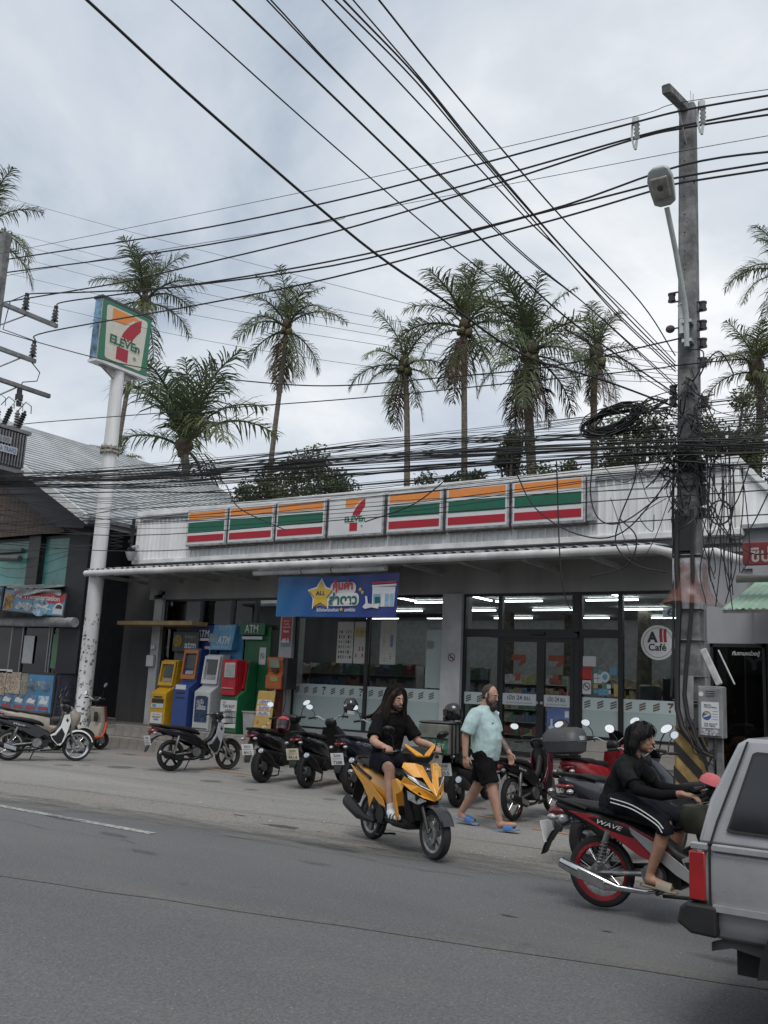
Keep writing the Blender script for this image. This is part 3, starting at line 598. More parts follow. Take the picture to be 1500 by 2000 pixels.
# red notice on the column
o = poster(-14.04, -13.76, 2.62, 3.22, redp, 16.825, 'column_notice')
for j, s_ in enumerate(('Get Your', 'True Max', 'Tourist SIM')): text('lettering', s_, 0.22 if j == 2 else 0.17, 0.038, signw, front(-13.9-SO.x, 16.822-SO.y, 3.13-0.07*j), o, 0.02)
text('lettering', 'Here', 0.16, 0.065, signw, front(-13.9-SO.x, 16.822-SO.y, 2.89), o, 0.03)
poster(-14.04, -13.76, 2.53, 2.62, M('notice_foot', (0.15, 0.28, 0.33), 0.6), 16.825, 'column_notice')
b = B(); pts = []
r = rng(3); b.add([(-14.03+0.025*i, 16.822, 2.635+(0.0 if i in (0, 10) else r.uniform(0.02, 0.14))) for i in range(11)]+[(-13.78, 16.822, 2.625), (-14.03, 16.822, 2.625)], [tuple(range(13))]); sp(b, 'column_notice', signw, smooth=0, fix=False)
# no smoking mark helper
def nosmoke(x, y, z, s, plate=None):
    o = None
    if plate: o = poster(x-plate[0]/2, x+plate[0]/2, z-plate[1]/2, z+plate[1]/2, signw, y, 'no_smoking_sign')
    b = B(); y -= 0.003; n = 20
    ring = lambda rr: [(x+rr*cos(2*pi*i/n), y, z+rr*sin(2*pi*i/n)) for i in range(n)]
    a, c = ring(s), ring(s*0.8); b.add(a+c, [(i, (i+1) % n, n+(i+1) % n, n+i) for i in range(n)])
    d = s*0.09; b.add([(x-0.62*s-d, y, z+0.62*s-d), (x-0.62*s+d, y, z+0.62*s+d), (x+0.62*s+d, y, z-0.62*s+d), (x+0.62*s-d, y, z-0.62*s-d)], [(0, 1, 2, 3)])
    sp(b, 'no_smoking_ring', M('ring_dark', (0.11, 0.03, 0.04), 0.6), smooth=0, fix=False)
    b = B(); b.add([(x-0.5*s, y+0.001, z-0.12*s), (x+0.45*s, y+0.001, z-0.12*s), (x+0.45*s, y+0.001, z+0.06*s), (x-0.5*s, y+0.001, z+0.06*s)], [(0, 1, 2, 3)]); sp(b, 'no_smoking_mark', ink, smooth=0, fix=False)
nosmoke(-9.46, 16.836, 2.38, 0.085)
nosmoke(-6.58, 16.955, 1.9, 0.075, (0.17, 0.28))
# food poster on the door, stickers beside it
fp = M('food_poster_blue', (0.1, 0.15, 0.33), 0.5, var=0.15, scale=3)
o = poster(-7.37, -6.9, 0.7, 1.47, fp, 16.925, 'door_poster')
def disc(x, y, z, rx, rz, m_, name, parent=None, n=22):
    b = B(); b.add([(x+rx*cos(2*pi*i/n), y, z+rz*sin(2*pi*i/n)) for i in range(n)], [tuple(range(n))]); b.xf(Matrix.Translation(-SO)); return b.obj(name, m_, parent or store, smooth=0, fix=False)
for (x, z, rx, rz) in ((-7.06, 1.16, 0.15, 0.105), (-7.22, 0.86, 0.16, 0.11)):
    disc(x, 16.923, z, rx, rz, ink, 'printed_bowl', o); disc(x, 16.921, z+0.01, rx*0.84, rz*0.8, M('printed_food', (0.3, 0.2, 0.14), 0.6, var=0.5, scale=60), 'printed_food', o)
disc(-7.27, 16.9225, 1.1, 0.06, 0.035, signw, 'printed_cup', o); b = B(); b.bb((-7.29, 16.9215, 1.1), (-7.25, 16.9235, 1.26)); b.xf(Matrix.Translation(-SO)); b.obj('printed_bottle', signw, o)
b = B(); b.bb((-7.0, 16.9215, 1.3), (-6.92, 16.9235, 1.42)); b.xf(Matrix.Translation(-SO)); b.obj('printed_figure', signw, o)
r = rng(9); stm = [signw, M('st_blue', (0.12, 0.3, 0.45), 0.5), M('st_yel', (0.4, 0.33, 0.1), 0.5), M('st_green', (0.1, 0.22, 0.12), 0.5), ink]
poster(-6.66, -6.4, 2.28, 2.47, signw, 16.955, 'sticker'); o = poster(-6.68, -6.48, 2.02, 2.27, redp, 16.955, 'sticker')
for i in range(4):
    for j in range(5):
        if r.random() < 0.15: continue
        x = -6.44+0.085*i; z = 1.78+0.095*j; poster(x, x+0.075, z, z+r.uniform(0.06, 0.085), stm[r.randrange(5)], 16.955, 'sticker')
disc(-6.22, 16.95, 2.09, 0.09, 0.1, signw, 'sticker'); disc(-6.22, 16.947, 2.09, 0.05, 0.055, stm[1], 'sticker'); poster(-6.13, -5.99, 2.13, 2.27, stm[1], 16.955, 'sticker'); poster(-6.35, -6.15, 1.75, 1.87, stm[1], 16.95, 'sticker'); poster(-6.05, -5.97, 1.74, 1.96, stm[2], 16.955, 'sticker')
# seven marks on the sliding doors
for cx in (-8.0, -7.2):
    for p in ([(-0.15, 0.17), (0.17, 0.17), (0.17, 0.02), (0.08, -0.04), (0.0, -0.04), (0.06, 0.06), (-0.15, 0.06)], [(-0.06, -0.2), (0.06, -0.2), (0.06, -0.34), (-0.06, -0.34)]):
        b = B(); b.add([(cx+x, 16.93, 2.3+z) for x, z in p], [tuple(range(len(p)))]); sp(b, 'door_seven_mark', M('mark_orange', (0.2, 0.042, 0.015), 0.5), smooth=0, fix=False)
# round cafe sign
cf = thing('cafe_sign', 'round white All Cafe sign on the window beside the concrete pole', 'sign', (-5.2, 16.93, 2.74))
b = B(); b.cyl((0, 0, 0), (0, -0.03, 0), 0.315, n=40); b.obj('sign_disc', M('cafe_disc', (0.6, 0.62, 0.63), 0.5, var=0.04), cf)
n = 40; b = B(); b.add([(rr*cos(2*pi*i/n), -0.0325, rr*sin(2*pi*i/n)) for rr in (0.272, 0.264) for i in range(n)], [(i, (i+1) % n, n+(i+1) % n, n+i) for i in range(n)]); b.obj('sign_ring', ink, cf, smooth=0, fix=False)
T('lettering', 'A', 0.2, 0.2, ink, -0.1, -0.033, 0.1, cf, 0.05); T('lettering', 'Café', 0.33, 0.13, ink, -0.01, -0.033, -0.085, cf, 0.025)
for k in (0, 1):
    b = B(); b.add([(0.035+0.075*k, -0.033, 0.0), (0.09+0.075*k, -0.033, 0.01), (0.08+0.075*k, -0.033, 0.14), (0.085+0.075*k, -0.033, 0.25), (0.03+0.075*k, -0.033, 0.25), (0.025+0.075*k, -0.033, 0.12)], [tuple(range(6))]); b.obj('red_bar', M('cafe_red', (0.33, 0.03, 0.035), 0.5), cf, smooth=0, fix=False)
b = B(); b.bb((-5.12, 16.94, 3.2), (-4.72, 16.955, 3.4)); o = sp(b, 'house_number', film, smooth=0); text('lettering', '61', 0.22, 0.15, M('number_ink', (0.05, 0.07, 0.13), 0.6), front(-4.93-SO.x, 16.937-SO.y, 3.3), o, 0.02)
# ------------------------------------------------ vinyl banner under the canopy
bn = thing('vinyl_banner', 'blue vinyl promotion banner with gold star hanging under the canopy', 'banner', (-11.55, 15.5, 3.1))
def wavy(x, z): return 0.02*sin(x*3.1+z*2)+0.006*sin(x*8.7-z*5)+0.008*cos(z*4)
def bcol():
    m, t, b_ = nodes_of('banner_blue'); L = t.links.new; N = t.nodes.new; tc = N('ShaderNodeTexCoord'); s = N('ShaderNodeSeparateXYZ'); L(tc.outputs['Object'], s.inputs[0])
    r_ = N('ShaderNodeValToRGB'); mr = N('ShaderNodeMapRange'); L(s.outputs[0], mr.inputs[0]); mr.inputs[1].default_value = -1.6; mr.inputs[2].default_value = 1.6; L(mr.outputs[0], r_.inputs[0])
    e = r_.color_ramp.elements; e[0].color = (0.015, 0.12, 0.29, 1); e[1].color = (0.03, 0.035, 0.18, 1); q = e.new(0.45); q.color = (0.012, 0.06, 0.24, 1)
    L(r_.outputs[0], b_.inputs['Base Color']); b_.inputs['Roughness'].default_value = 0.4; return m
def on_banner(name, poly, mat, d):      # flat print laid on the wavy vinyl
    b = B(); b.add([(x, wavy(x, z)-d*1.2, z) for x, z in poly], [tuple(range(len(poly)))]); return b.obj(name, mat, bn, smooth=0, fix=False)
b = B(); nx, nz = 48, 10; vs = []
for j in range(nz+1):
    for i in range(nx+1):
        u = i/nx; v_ = j/nz; x = -1.58+3.15*u+0.04*(v_-0.5); z = 0.015+v_*0.87-0.03*u*(1-v_)+0.0*u-0.05*sin(pi*u)*v_*0.6; vs.append((x, wavy(x, z), z))
b.add(vs, [(j*(nx+1)+i, j*(nx+1)+i+1, (j+1)*(nx+1)+i+1, (j+1)*(nx+1)+i) for j in range(nz) for i in range(nx)]); b.obj('banner_sheet', bcol(), bn, smooth=180, fix=False)
def on_text(s, w, h, mat, x, z, d, bold=0.02):
    t = text('lettering', s, w, h, mat, front(x, 0, z), None, bold)
    me = t.data
    for v in me.vertices: v.co = V((v.co.x+x, wavy(v.co.x+x, v.co.y+z)-d*1.35, v.co.y+z))
    t.matrix_local = Matrix(); t.parent = bn; return t
bw = M('banner_white', (0.62, 0.63, 0.66), 0.4, var=0.03); gold = M('banner_gold', (0.6, 0.42, 0.05), 0.4, var=0.1); bred = M('banner_red', (0.45, 0.04, 0.06), 0.4); bgreen = M('banner_green', (0.01, 0.13, 0.1), 0.4); bnavy = M('banner_navy', (0.03, 0.04, 0.12), 0.4)
def star(cx, cz, R0, R1, ph=0): return [((R0 if i % 2 == 0 else R1)*sin(pi*i/5+ph)+cx, (R0 if i % 2 == 0 else R1)*cos(pi*i/5+ph)+cz) for i in range(10)]
on_banner('white_backing', star(-0.36, 0.46, 0.36, 0.21), bw, 0.012); on_banner('white_backing', [(x+0.22, z+0.36) for x, z in rrect(0.8, 0.27, 0.1)], bw, 0.011); on_banner('white_backing', [(x+0.2, z+0.6) for x, z in rrect(0.66, 0.24, 0.1)], bw, 0.0105)
on_banner('star', star(-0.36, 0.43, 0.31, 0.165), bgreen, 0.016); on_banner('star', star(-0.36, 0.445, 0.31, 0.165), bred, 0.018); on_banner('star', star(-0.36, 0.465, 0.31, 0.16), gold, 0.02)
on_text('ALL', 0.24, 0.09, bnavy, -0.36, 0.5, 0.024, 0.03); on_text('member', 0.22, 0.045, gold, -0.36, 0.41, 0.024)
on_text('คุ้มค่า', 0.52, 0.27, bred, 0.2, 0.64, 0.024, 0.04); on_text('ล่าดาว', 0.72, 0.26, bgreen, 0.22, 0.38, 0.024, 0.04)
on_text('ใช้เป็นส่วนลดแทนเงินสด', 0.56, 0.08, bw, -0.16, 0.15, 0.02); on_text('แลกพรีเมียม', 0.28, 0.08, bw, 0.4, 0.15, 0.02); on_banner('star', star(0.18, 0.155, 0.05, 0.024), gold, 0.02)
for (x, z) in ((0.66, 0.56), (0.72, 0.5)): on_banner('star', star(x, z, 0.05, 0.025), gold, 0.022)
# printed shop front on the right of the banner
on_banner('printed_shop', [(0.95, 0.2), (1.5, 0.2), (1.52, 0.6), (0.97, 0.6)], bw, 0.012); pb_ = M('banner_pale_blue', (0.25, 0.42, 0.6), 0.4)
for q in ((0.99, 1.17), (1.28, 1.37), (1.40, 1.49)): on_banner('printed_window', [(q[0], 0.22), (q[1], 0.22), (q[1], 0.46), (q[0], 0.46)], pb_, 0.015)
on_banner('printed_sign', [(0.96, 0.66), (1.54, 0.68), (1.54, 0.72), (0.96, 0.7)], bred, 0.013); on_banner('printed_sign', [(0.96, 0.6), (1.54, 0.62), (1.54, 0.66), (0.96, 0.64)], bw, 0.013)
on_banner('printed_scooter', [(0.72, 0.2), (0.78, 0.16), (0.95, 0.19), (1.12, 0.16), (1.15, 0.27), (0.98, 0.25), (0.86, 0.27), (0.84, 0.42), (0.79, 0.42), (0.8, 0.28)], bw, 0.018); on_banner('printed_box', [(1.03, 0.27), (1.17, 0.27), (1.17, 0.4), (1.03, 0.4)], bgreen, 0.02)
b = B()
for x, z in ((-1.58, 0.87), (1.57, 0.87)): b.tube([(x, wavy(x, z), z), (x+0.05*(1 if x > 0 else -1), 0.1, 1.1)], 0.006, 5)
b.obj('banner_tie', frame_m, bn)
# rolled sunshade above the banner
sh = thing('rolled_sunshade', 'white rolled sunshade tube fixed under the canopy above the blue banner', 'sunshade', (-12.0, 15.42, 4.08))
b = B(); b.cyl((-1.76, 0, 0), (-0.4, 0, 0.0), 0.07, n=14); b.cyl((-0.38, 0, 0), (0.4, 0, 0.0), 0.07, n=14); b.cyl((0.42, 0, 0), (1.76, 0, 0.0), 0.07, n=14); b.obj('rolled_fabric', gut_m, sh)
b = B()
for x in (-0.39, 0.41): b.cyl((x-0.01, 0, 0), (x+0.01, 0, 0), 0.075)
b.obj('roller_strap', frame_m, sh)
# ================================================================ cash machines on the platform
def atm(x, w, name, label, body, panel, face, zt, head, words, rx=0.0, kind=0, d=0.5):
    a = thing(name, label, 'cash machine', (x, 16.42, 0.512), group='cash machines on the platform')
    m = M('atm_'+head, body, 0.4, var=0.08); pm = M('atm_panel_'+head, panel, 0.45, var=0.08); fm = M('atm_face_'+head, face, 0.4, var=0.08)
    # back panel with header
    if panel is not None:
        b = B(); b.cbox((0.16, 0.42, 1.24), (w+0.3, 0.06, 2.48), 0.01); b.obj('back_panel', pm, a)
    # cabinet: profile in yz, screen leaning back
    h = zt; b = B(); b.prism([(-d/2, 0), (d/2+0.1, 0), (d/2+0.1, h), (d/2-0.18, h), (-0.02, h*0.58), (-d/2, h*0.5)], -w/2, w/2, 'yz')
    b.obj('cabinet', m, a, smooth=0, bevel=0.015)
    # surround of the screen recess
    y0, z0, y1, z1 = -0.03, h*0.6, d/2-0.2, h*0.985; n = V((0, -(z1-z0), (y1-y0))).normalized()
    def on(u, v, o=0.0): return V((u, y0+(y1-y0)*v, z0+(z1-z0)*v))+n*o
    def pl(u0, u1, v0, v1, o, mat, nm, th=0.012):
        b = B(); P = [on(u0, v0, o), on(u1, v0, o), on(u1, v1, o), on(u0, v1, o)]; Q = [p-n*th for p in P]
        b.add(P+Q, [(0, 1, 2, 3), (7, 6, 5, 4), (0, 4, 5, 1), (1, 5, 6, 2), (2, 6, 7, 3), (3, 7, 4, 0)]); return b.obj(nm, mat, a, smooth=0)
    for u0, u1, v0, v1 in ((-w/2+0.01, -w/2+0.06, 0.02, 0.98), (w/2-0.06, w/2-0.01, 0.02, 0.98), (-w/2+0.06, w/2-0.06, 0.86, 0.98), (-w/2+0.06, w/2-0.06, 0.02, 0.16)): pl(u0, u1, v0, v1, 0.05, fm, 'surround', 0.05)
    pl(-w/2+0.11, w/2-0.11, 0.36, 0.82, 0.012, M('atm_screen', (0.02, 0.028, 0.03), 0.15), 'screen')
    pl(-w/2+0.12, w/2-0.12, 0.18, 0.3, 0.014, M('atm_keys', (0.3, 0.3, 0.3), 0.5), 'keypad')
    for j, (zz_, hh) in enumerate(((h*0.44, 0.03), (h*0.38, 0.022))):
        b = B(); b.cbox((0, -d/2-0.004, zz_), (w*0.55, 0.02, hh), 0.004); b.obj('slot', M('atm_slot', (0.02, 0.02, 0.02), 0.4), a)
    b = B(); b.bb((-w/2+0.03, -d/2-0.003, 0.03), (w/2-0.03, -d/2+0.01, 0.06)); b.obj('kick_plate', M('atm_kick', (0.08, 0.08, 0.085), 0.6), a)
    return a
a = atm(-17.25, 0.52, 'cash_machine', 'yellow cash machine, leftmost of the row', (0.50, 0.285, 0.015), (0.09, 0.095, 0.1), (0.50, 0.285, 0.015), 1.62, 'yellow', '')
for j, (z, s_) in enumerate(((0.62, 'ink'), (0.5, 'white'), (0.22, 'white'))):
    b = B(); b.bb((-0.2, -0.262, z-0.05-0.09*(j == 2)), (0.2, -0.256, z+0.05+0.07*(j == 2))); o = b.obj('label_plate', ink if s_ == 'ink' else signw, a, smooth=0)
    if j == 2: text('lettering', 'Exchange', 0.22, 0.03, ink, front(0, -0.264, 0.29), o); text('lettering', 'THAI BAHT', 0.3, 0.05, ink, front(0, -0.264, 0.23), o, 0.02); text('lettering', 'HERE', 0.16, 0.04, ink, front(0, -0.264, 0.17), o, 0.02)
    if j == 1:
        for k in (-0.1, 0.1): b = B(); b.bb((k-0.07, -0.264, z-0.035), (k+0.07, -0.259, z+0.035)); b.obj('card_mark', stm[1] if k < 0 else film, o, smooth=0)
hd = thing('bank_sign', 'black sign reading krungsri atm above the yellow cash machine', 'sign', (-17.0, 16.7, 2.6)); b = B(); b.cbox((0, 0, 0), (0.9, 0.06, 0.5), 0.01); b.obj('sign_board', M('bank_black', (0.045, 0.045, 0.05), 0.4), hd)
T('lettering', 'krungsri', 0.36, 0.1, M('bank_grey_ink', (0.3, 0.3, 0.3), 0.5), 0.16, -0.033, 0.12, hd, 0.01); T('lettering', 'atm', 0.4, 0.15, signw, 0.18, -0.033, -0.09, hd, 0.02)
b = B(); b.cyl((-0.26, -0.03, 0.02), (-0.26, -0.045, 0.02), 0.16, n=24); b.obj('emblem', M('emblem_gold', (0.3, 0.2, 0.03), 0.5, var=0.4, scale=18), hd)
a = atm(-16.5, 0.5, 'cash_machine', 'dark blue cash machine with orange screen surround, second in the row', (0.028, 0.06, 0.22), (0.018, 0.025, 0.14), (0.36, 0.125, 0.02), 1.92, 'blue', '')
b = B(); b.cbox((0.0, 0.34, 2.32), (0.8, 0.08, 0.38), 0.01); hd = b.obj('header', M('atm_panel_blue', (0.02, 0.03, 0.15), 0.45), a)
text('lettering', 'ATM', 0.42, 0.17, signw, front(0.05, 0.294, 2.3), hd, 0.02, shear=0.2); b = B(); b.bb((-0.2, 0.296, 2.12), (0.36, 0.3, 2.18)); b.obj('header_stripe', signw, hd, smooth=0); b = B(); b.bb((-0.17, -0.262, 0.92), (0.17, -0.25, 1.03)); b.obj('label_plate', signw, a)
nosmoke(-16.35, 16.8, 2.33, 0.07, (0.2, 0.34))
a = atm(-15.78, 0.52, 'cash_machine', 'silver cash machine before a light blue panel, third in the row', (0.42, 0.44, 0.46), (0.045, 0.18, 0.36), (0.5, 0.52, 0.54), 1.78, 'silver', '')
b = B(); b.prism([(0.16, 1.9), (0.4, 1.9), (0.4, 2.52), (0.28, 2.52)], -0.3, 0.42, 'yz'); hd = b.obj('header', M('atm_header_lightblue', (0.085, 0.28, 0.47), 0.4), a, smooth=0, bevel=0.01)
tilt = lambda x, z: Matrix.Translation((x, 0.16+0.12*(z-0.14-1.9)/0.62-0.006, z-0.14)) @ Matrix.Rotation(pi/2-0.19, 4, 'X')
text('lettering', 'ATM', 0.42, 0.19, signw, tilt(0.12, 2.28), hd, 0.03, shear=0.15); text('lettering', 'ถอนเงิน โอนเงิน', 0.5, 0.07, signw, tilt(0.05, 2.12), hd); text('lettering', 'ธนาคาร', 0.4, 0.09, signw, tilt(0.1, 2.58), hd)
flat('header_panel', [(-0.14, -0.11), (0.14, -0.11), (0.14, 0.11), (-0.14, 0.11)], M('header_grey', (0.2, 0.28, 0.33), 0.5), tilt(-0.24, 2.33), hd)
b = B(); b.bb((-0.2, -0.262, 0.2), (0.2, -0.256, 0.78)); o = b.obj('label_plate', M('atm_poster_navy', (0.03, 0.06, 0.14), 0.5, var=0.4, scale=12), a, smooth=0); text('lettering', 'กดเงิน\nไม่ใช้บัตร', 0.3, 0.24, signw, front(0, -0.264, 0.6), o, 0.02)
a = atm(-14.9, 0.5, 'cash_machine', 'green cash machine with red screen housing, fourth in the row', (0.012, 0.13, 0.05), (0.012, 0.11, 0.042), (0.35, 0.012, 0.022), 1.66, 'green', '')
b = B(); b.cbox((-0.05, -0.12, 1.25), (0.43, 0.38, 0.84), 0.03); hs = b.obj('screen_housing', M('atm_red', (0.36, 0.012, 0.022), 0.35), a)
b = B(); b.cbox((0.0, -0.322, 1.42), (0.32, 0.02, 0.34), 0.008); b.obj('screen_bezel', M('bezel_grey', (0.4, 0.4, 0.4), 0.5), hs); b = B(); b.cbox((0.015, -0.335, 1.42), (0.25, 0.008, 0.26), 0.003); b.obj('screen', M('screen_pale', (0.3, 0.33, 0.32), 0.2), hs)
b = B(); b.bb((-0.22, -0.328, 1.0), (0.14, -0.318, 1.02)); b.obj('slot', M('atm_slot_line', (0.5, 0.3, 0.3), 0.5), hs)
b = B(); b.bb((-0.26, -0.266, 0.12), (0.24, -0.258, 0.74)); o = b.obj('label_plate', signw, a, smooth=0); text('lettering', 'GET', 0.1, 0.04, ink, front(-0.14, -0.268, 0.68), o, 0.01); text('lettering', 'THAI BAHT', 0.38, 0.075, ink, front(0, -0.268, 0.6), o, 0.02); text('lettering', 'HERE', 0.2, 0.05, ink, front(0, -0.268, 0.51), o, 0.02); text('lettering', 'VISA', 0.17, 0.055, M('visa_blue', (0.03, 0.04, 0.2), 0.5), front(0.02, -0.268, 0.36), o, 0.03)
b = B(); b.cbox((0.05, 0.33, 2.42), (0.78, 0.08, 0.3), 0.01); hd = b.obj('header', M('atm_panel_green', (0.012, 0.11, 0.042), 0.45), a); text('lettering', 'ATM', 0.42, 0.19, signw, front(0.03, 0.284, 2.42), hd, 0.01); b = B(); b.bb((-0.25, 0.288, 2.17), (0.38, 0.3, 2.24)); b.obj('header_stripe', signw, a, smooth=0)
nosmoke(-14.55, 16.8, 2.3, 0.065, (0.2, 0.4))
lg = tag(B().bb((-19.05, 16.2, 2.98), (-16.35, 16.75, 3.08)).obj('signboard_ledge', M('ledge_ochre', (0.38, 0.26, 0.13), 0.6, var=0.15), smooth=0, bevel=0.006), 'long ochre shelf board projecting above the yellow cash machine', 'ledge')
k = thing('payment_kiosk', 'orange payment kiosk mounted on the column beside the red notice', 'kiosk', (-13.68, 16.45, 1.55))
b = B(); b.prism([(-0.2, 0), (0.2, 0), (0.2, 0.72), (-0.16, 0.72), (-0.2, 0.66), (-0.12, 0.36), (-0.2, 0.3)], -0.26, 0.2, 'yz'); b.obj('cabinet', M('kiosk_orange', (0.33, 0.085, 0.02), 0.4), k, smooth=0, bevel=0.02)
b = B(); b.bb((0.2, -0.15, 0.02), (0.32, 0.2, 0.7)); b.obj('side_box', frame_m, k); b = B(); b.cbox((-0.03, -0.19, 0.57), (0.3, 0.03, 0.2), 0.01, (0.15, 0, 0)); b.obj('screen', M('kiosk_screen', (0.2, 0.24, 0.2), 0.2), k); b = B(); b.bb((-0.1, -0.18, 0.38), (0.06, -0.14, 0.43)); b.obj('slot', frame_m, k); b = B(); b.bb((-0.12, -0.205, 0.18), (0.1, -0.195, 0.28)); b.obj('label_plate', M('kiosk_label', (0.3, 0.28, 0.1), 0.5, var=0.3, scale=20), k)
b = B(); b.bb((-0.05, -0.05, -1.03), (0.05, 0.1, 0.0)); b.obj('kiosk_post', M('kiosk_post', (0.12, 0.03, 0.02), 0.5), k); b = B(); b.tube([(0.1, 0.1, 0), (0.12, 0.1, -0.3), (0.08, 0.1, -0.5)], 0.01, 5); b.obj('power_lead', frame_m, k)
ds = thing('promotion_stand', 'yellow promotion stand with purple lettering below the orange kiosk', 'stand', (-13.85, 16.12, 0.512), rx=-0.12)
b = B(); b.cbox((0, 0, 0.5), (0.5, 0.05, 1.0), 0.02); o = b.obj('stand_board', M('stand_yellow', (0.45, 0.3, 0.08), 0.5, var=0.1), ds)
for j in range(3): b = B(); b.add([(x, -0.028, z+0.75-0.13*j) for x, z in rrect(0.4, 0.1, 0.04)], [tuple(range(24))]); b.obj('printed_tag', signw, o, smooth=0, fix=False)
for j, s_ in enumerate(('บริการ', 'รับชำระ', 'เติมเงิน')): text('lettering', s_, 0.3, 0.08, M('purple_ink', (0.12, 0.03, 0.2), 0.5), front(0, -0.03, 0.75-0.13*j), o, 0.02)
r = rng(21)
for j in range(12): b = B(); x, z = r.uniform(-0.2, 0.2), r.uniform(0.05, 0.38); b.add([(x+0.03*cos(i*pi/5), -0.028, z+0.022*sin(i*pi/5)) for i in range(10)], [tuple(range(10))]); b.obj('printed_icon', signw if j % 2 else M('icon_brown', (0.25, 0.12, 0.05), 0.5), o, smooth=0, fix=False)
b = B(); b.loft([supz(0, 0, 0.15, 0.12, 5), supz(0.48, 0, 0.19, 0.15, 5), supz(0.5, 0, 0.21, 0.17, 5), supz(0.52, 0, 0.21, 0.17, 5), supz(0.52, 0, 0.18, 0.14, 5), supz(0.06, 0, 0.14, 0.11, 5)]); o = b.obj('waste_bin', M('bin_grey', (0.33, 0.33, 0.32), 0.6, var=0.1)); o.location = (-14.26, 16.25, 0.512); tag(o, 'small grey plastic waste bin between green cash machine and yellow stand', 'bin')
# ================================================================ pylon sign
py = thing('pylon_sign', 'tall white pole sign with square green and cream seven logo box', 'sign', (-19.17, 15.5, 0))
pm = M('pylon_white', (0.72, 0.73, 0.74), 0.4, var=0.14, scale=3, streak=True)
b = B(); b.cyl((0, 0, 0), (0, 0, 7.42), 0.2, 0.185, 24); b.obj('pole', pm, py); b = B(); b.cyl((0, 0, 7.54), (-0.02, 0, 9.75), 0.185, 0.165, 24); b.obj('pole', pm, py)
b = B(); b.cyl((0, 0, 7.40), (0, 0, 7.46), 0.26, n=20); b.cyl((0, 0, 7.5), (0, 0, 7.56), 0.26, n=20); b.cyl((0, 0, 7.45), (0, 0, 7.51), 0.21, n=16)
for i in range(10): b.cyl((0.235*cos(i*pi/5), 0.235*sin(i*pi/5), 7.36), (0.235*cos(i*pi/5), 0.235*sin(i*pi/5), 7.6), 0.018, n=6)
b.obj('flange', M('flange_rust', (0.4, 0.36, 0.3), 0.6, var=0.35, scale=12), py)
b = B(); b.bb((-0.13, -0.88, 9.72), (0.16, 0.82, 11.42)); b.obj('sign_box', M('sign_case', (0.35, 0.37, 0.38), 0.35, 0.4), py, smooth=0, bevel=0.02)
b = B(); b.bb((-0.11, -0.895, 9.74), (0.14, -0.885, 11.4)); b.obj('mirror_edge', M('sign_edge_film', (0.16, 0.3, 0.46), 0.25, 0.3, var=0.75, scale=4, rgb2=(0.03, 0.04, 0.05)), py, smooth=0)
b = B(); b.bb((-0.16, -0.92, 11.40), (0.18, 0.85, 11.47)); b.obj('sign_cap', M('sign_cap', (0.05, 0.06, 0.06), 0.5), py, smooth=0)
b = B(); b.bb((-0.16, -0.9, 9.66), (0.18, 0.84, 9.73)); b.obj('sign_tray', pm, py, smooth=0)
b = B(); b.prism([(-0.7, 9.68), (0.7, 9.68), (0.15, 9.4), (-0.15, 9.4)], -0.03, 0.03, 'yz'); b.obj('gusset', M('gusset_rust', (0.5, 0.48, 0.45), 0.6, var=0.3, scale=5), py, smooth=0)
b = B(); b.bb((0.16, -0.86, 9.76), (0.172, 0.8, 11.38)); b.obj('sign_face', M('pylon_green', (0.03, 0.17, 0.1), 0.4, var=0.06), py, smooth=0)
FW = sideface(0.1755, -0.03, 10.57)
pts = []
for (cx, cy, a0, rr) in ((0.61, 0.62, 0, 0.09), (-0.61, 0.62, 90, 0.09), (-0.53, -0.66, 180, 0.09), (0.53, -0.66, 270, 0.09)):
    for i in range(6): a = radians(a0+18*i); pts.append((cx+rr*cos(a), cy+rr*sin(a)))
flat('sign_panel', pts, cream, FW, py)
seven(py, 0, 0, 0.004, 1.34, FW)
r = rng(77); stk = [M('stk%d' % i, c, 0.6, var=0.3, scale=30) for i, c in enumerate(((0.3, 0.3, 0.3), (0.04, 0.04, 0.05), (0.2, 0.08, 0.08), (0.1, 0.12, 0.2), (0.45, 0.45, 0.44)))]
for i in range(130):
    z = 0.45+2.75*r.random()**1.5; an = r.uniform(-2.2, 0.3); w = r.uniform(0.02, 0.075); h = r.uniform(0.015, 0.07); R0 = 0.2035-0.002*z
    b = B(); n = 3; b.add([(R0*cos(an+(k/n-0.5)*w/0.2), R0*sin(an+(k/n-0.5)*w/0.2), z+s_*h/2) for s_ in (-1, 1) for k in range(n+1)], [(k, k+1, n+1+k+1, n+1+k) for k in range(n)]); b.obj('sticker', stk[r.choice([0, 0, 0, 1, 2, 3, 4, 4])], py, smooth=0, fix=False)
# ================================================================ travel agency building on the left
ag = thing('agency_building', 'two storey travel agency with grey metal gable roof and teal windows', 'building', (-24, 16, 0)); AO = V((-24, 16, 0))
def ap(b, name, mat, parent=None, **k): b.xf(Matrix.Translation(-AO)); return b.obj(name, mat, parent or ag, **k)
navy = M('navy_wall', (0.022, 0.026, 0.033), 0.6, var=0.2); plank_m = M('brown_soffit', (0.075, 0.05, 0.04), 0.6, var=0.2, scale=5, rnd=0.12); roof_m = M('roof_sheet', (0.55, 0.575, 0.59), 0.4, 0.25, var=0.12, scale=1.2, rnd=0.03)
teal = M('teal_glass', (0.06, 0.30, 0.28), 0.3, var=0.3, scale=0.8, spec=0.8)
RX, RZ, EX, EZ = -27.1, 9.72, -19.55, 5.66
sl = V((EX-RX, 0, EZ-RZ)); Ls = sl.length; sl.normalize(); nn = V((-sl.z, 0, sl.x))
b = B(); nr = 30; prof = []
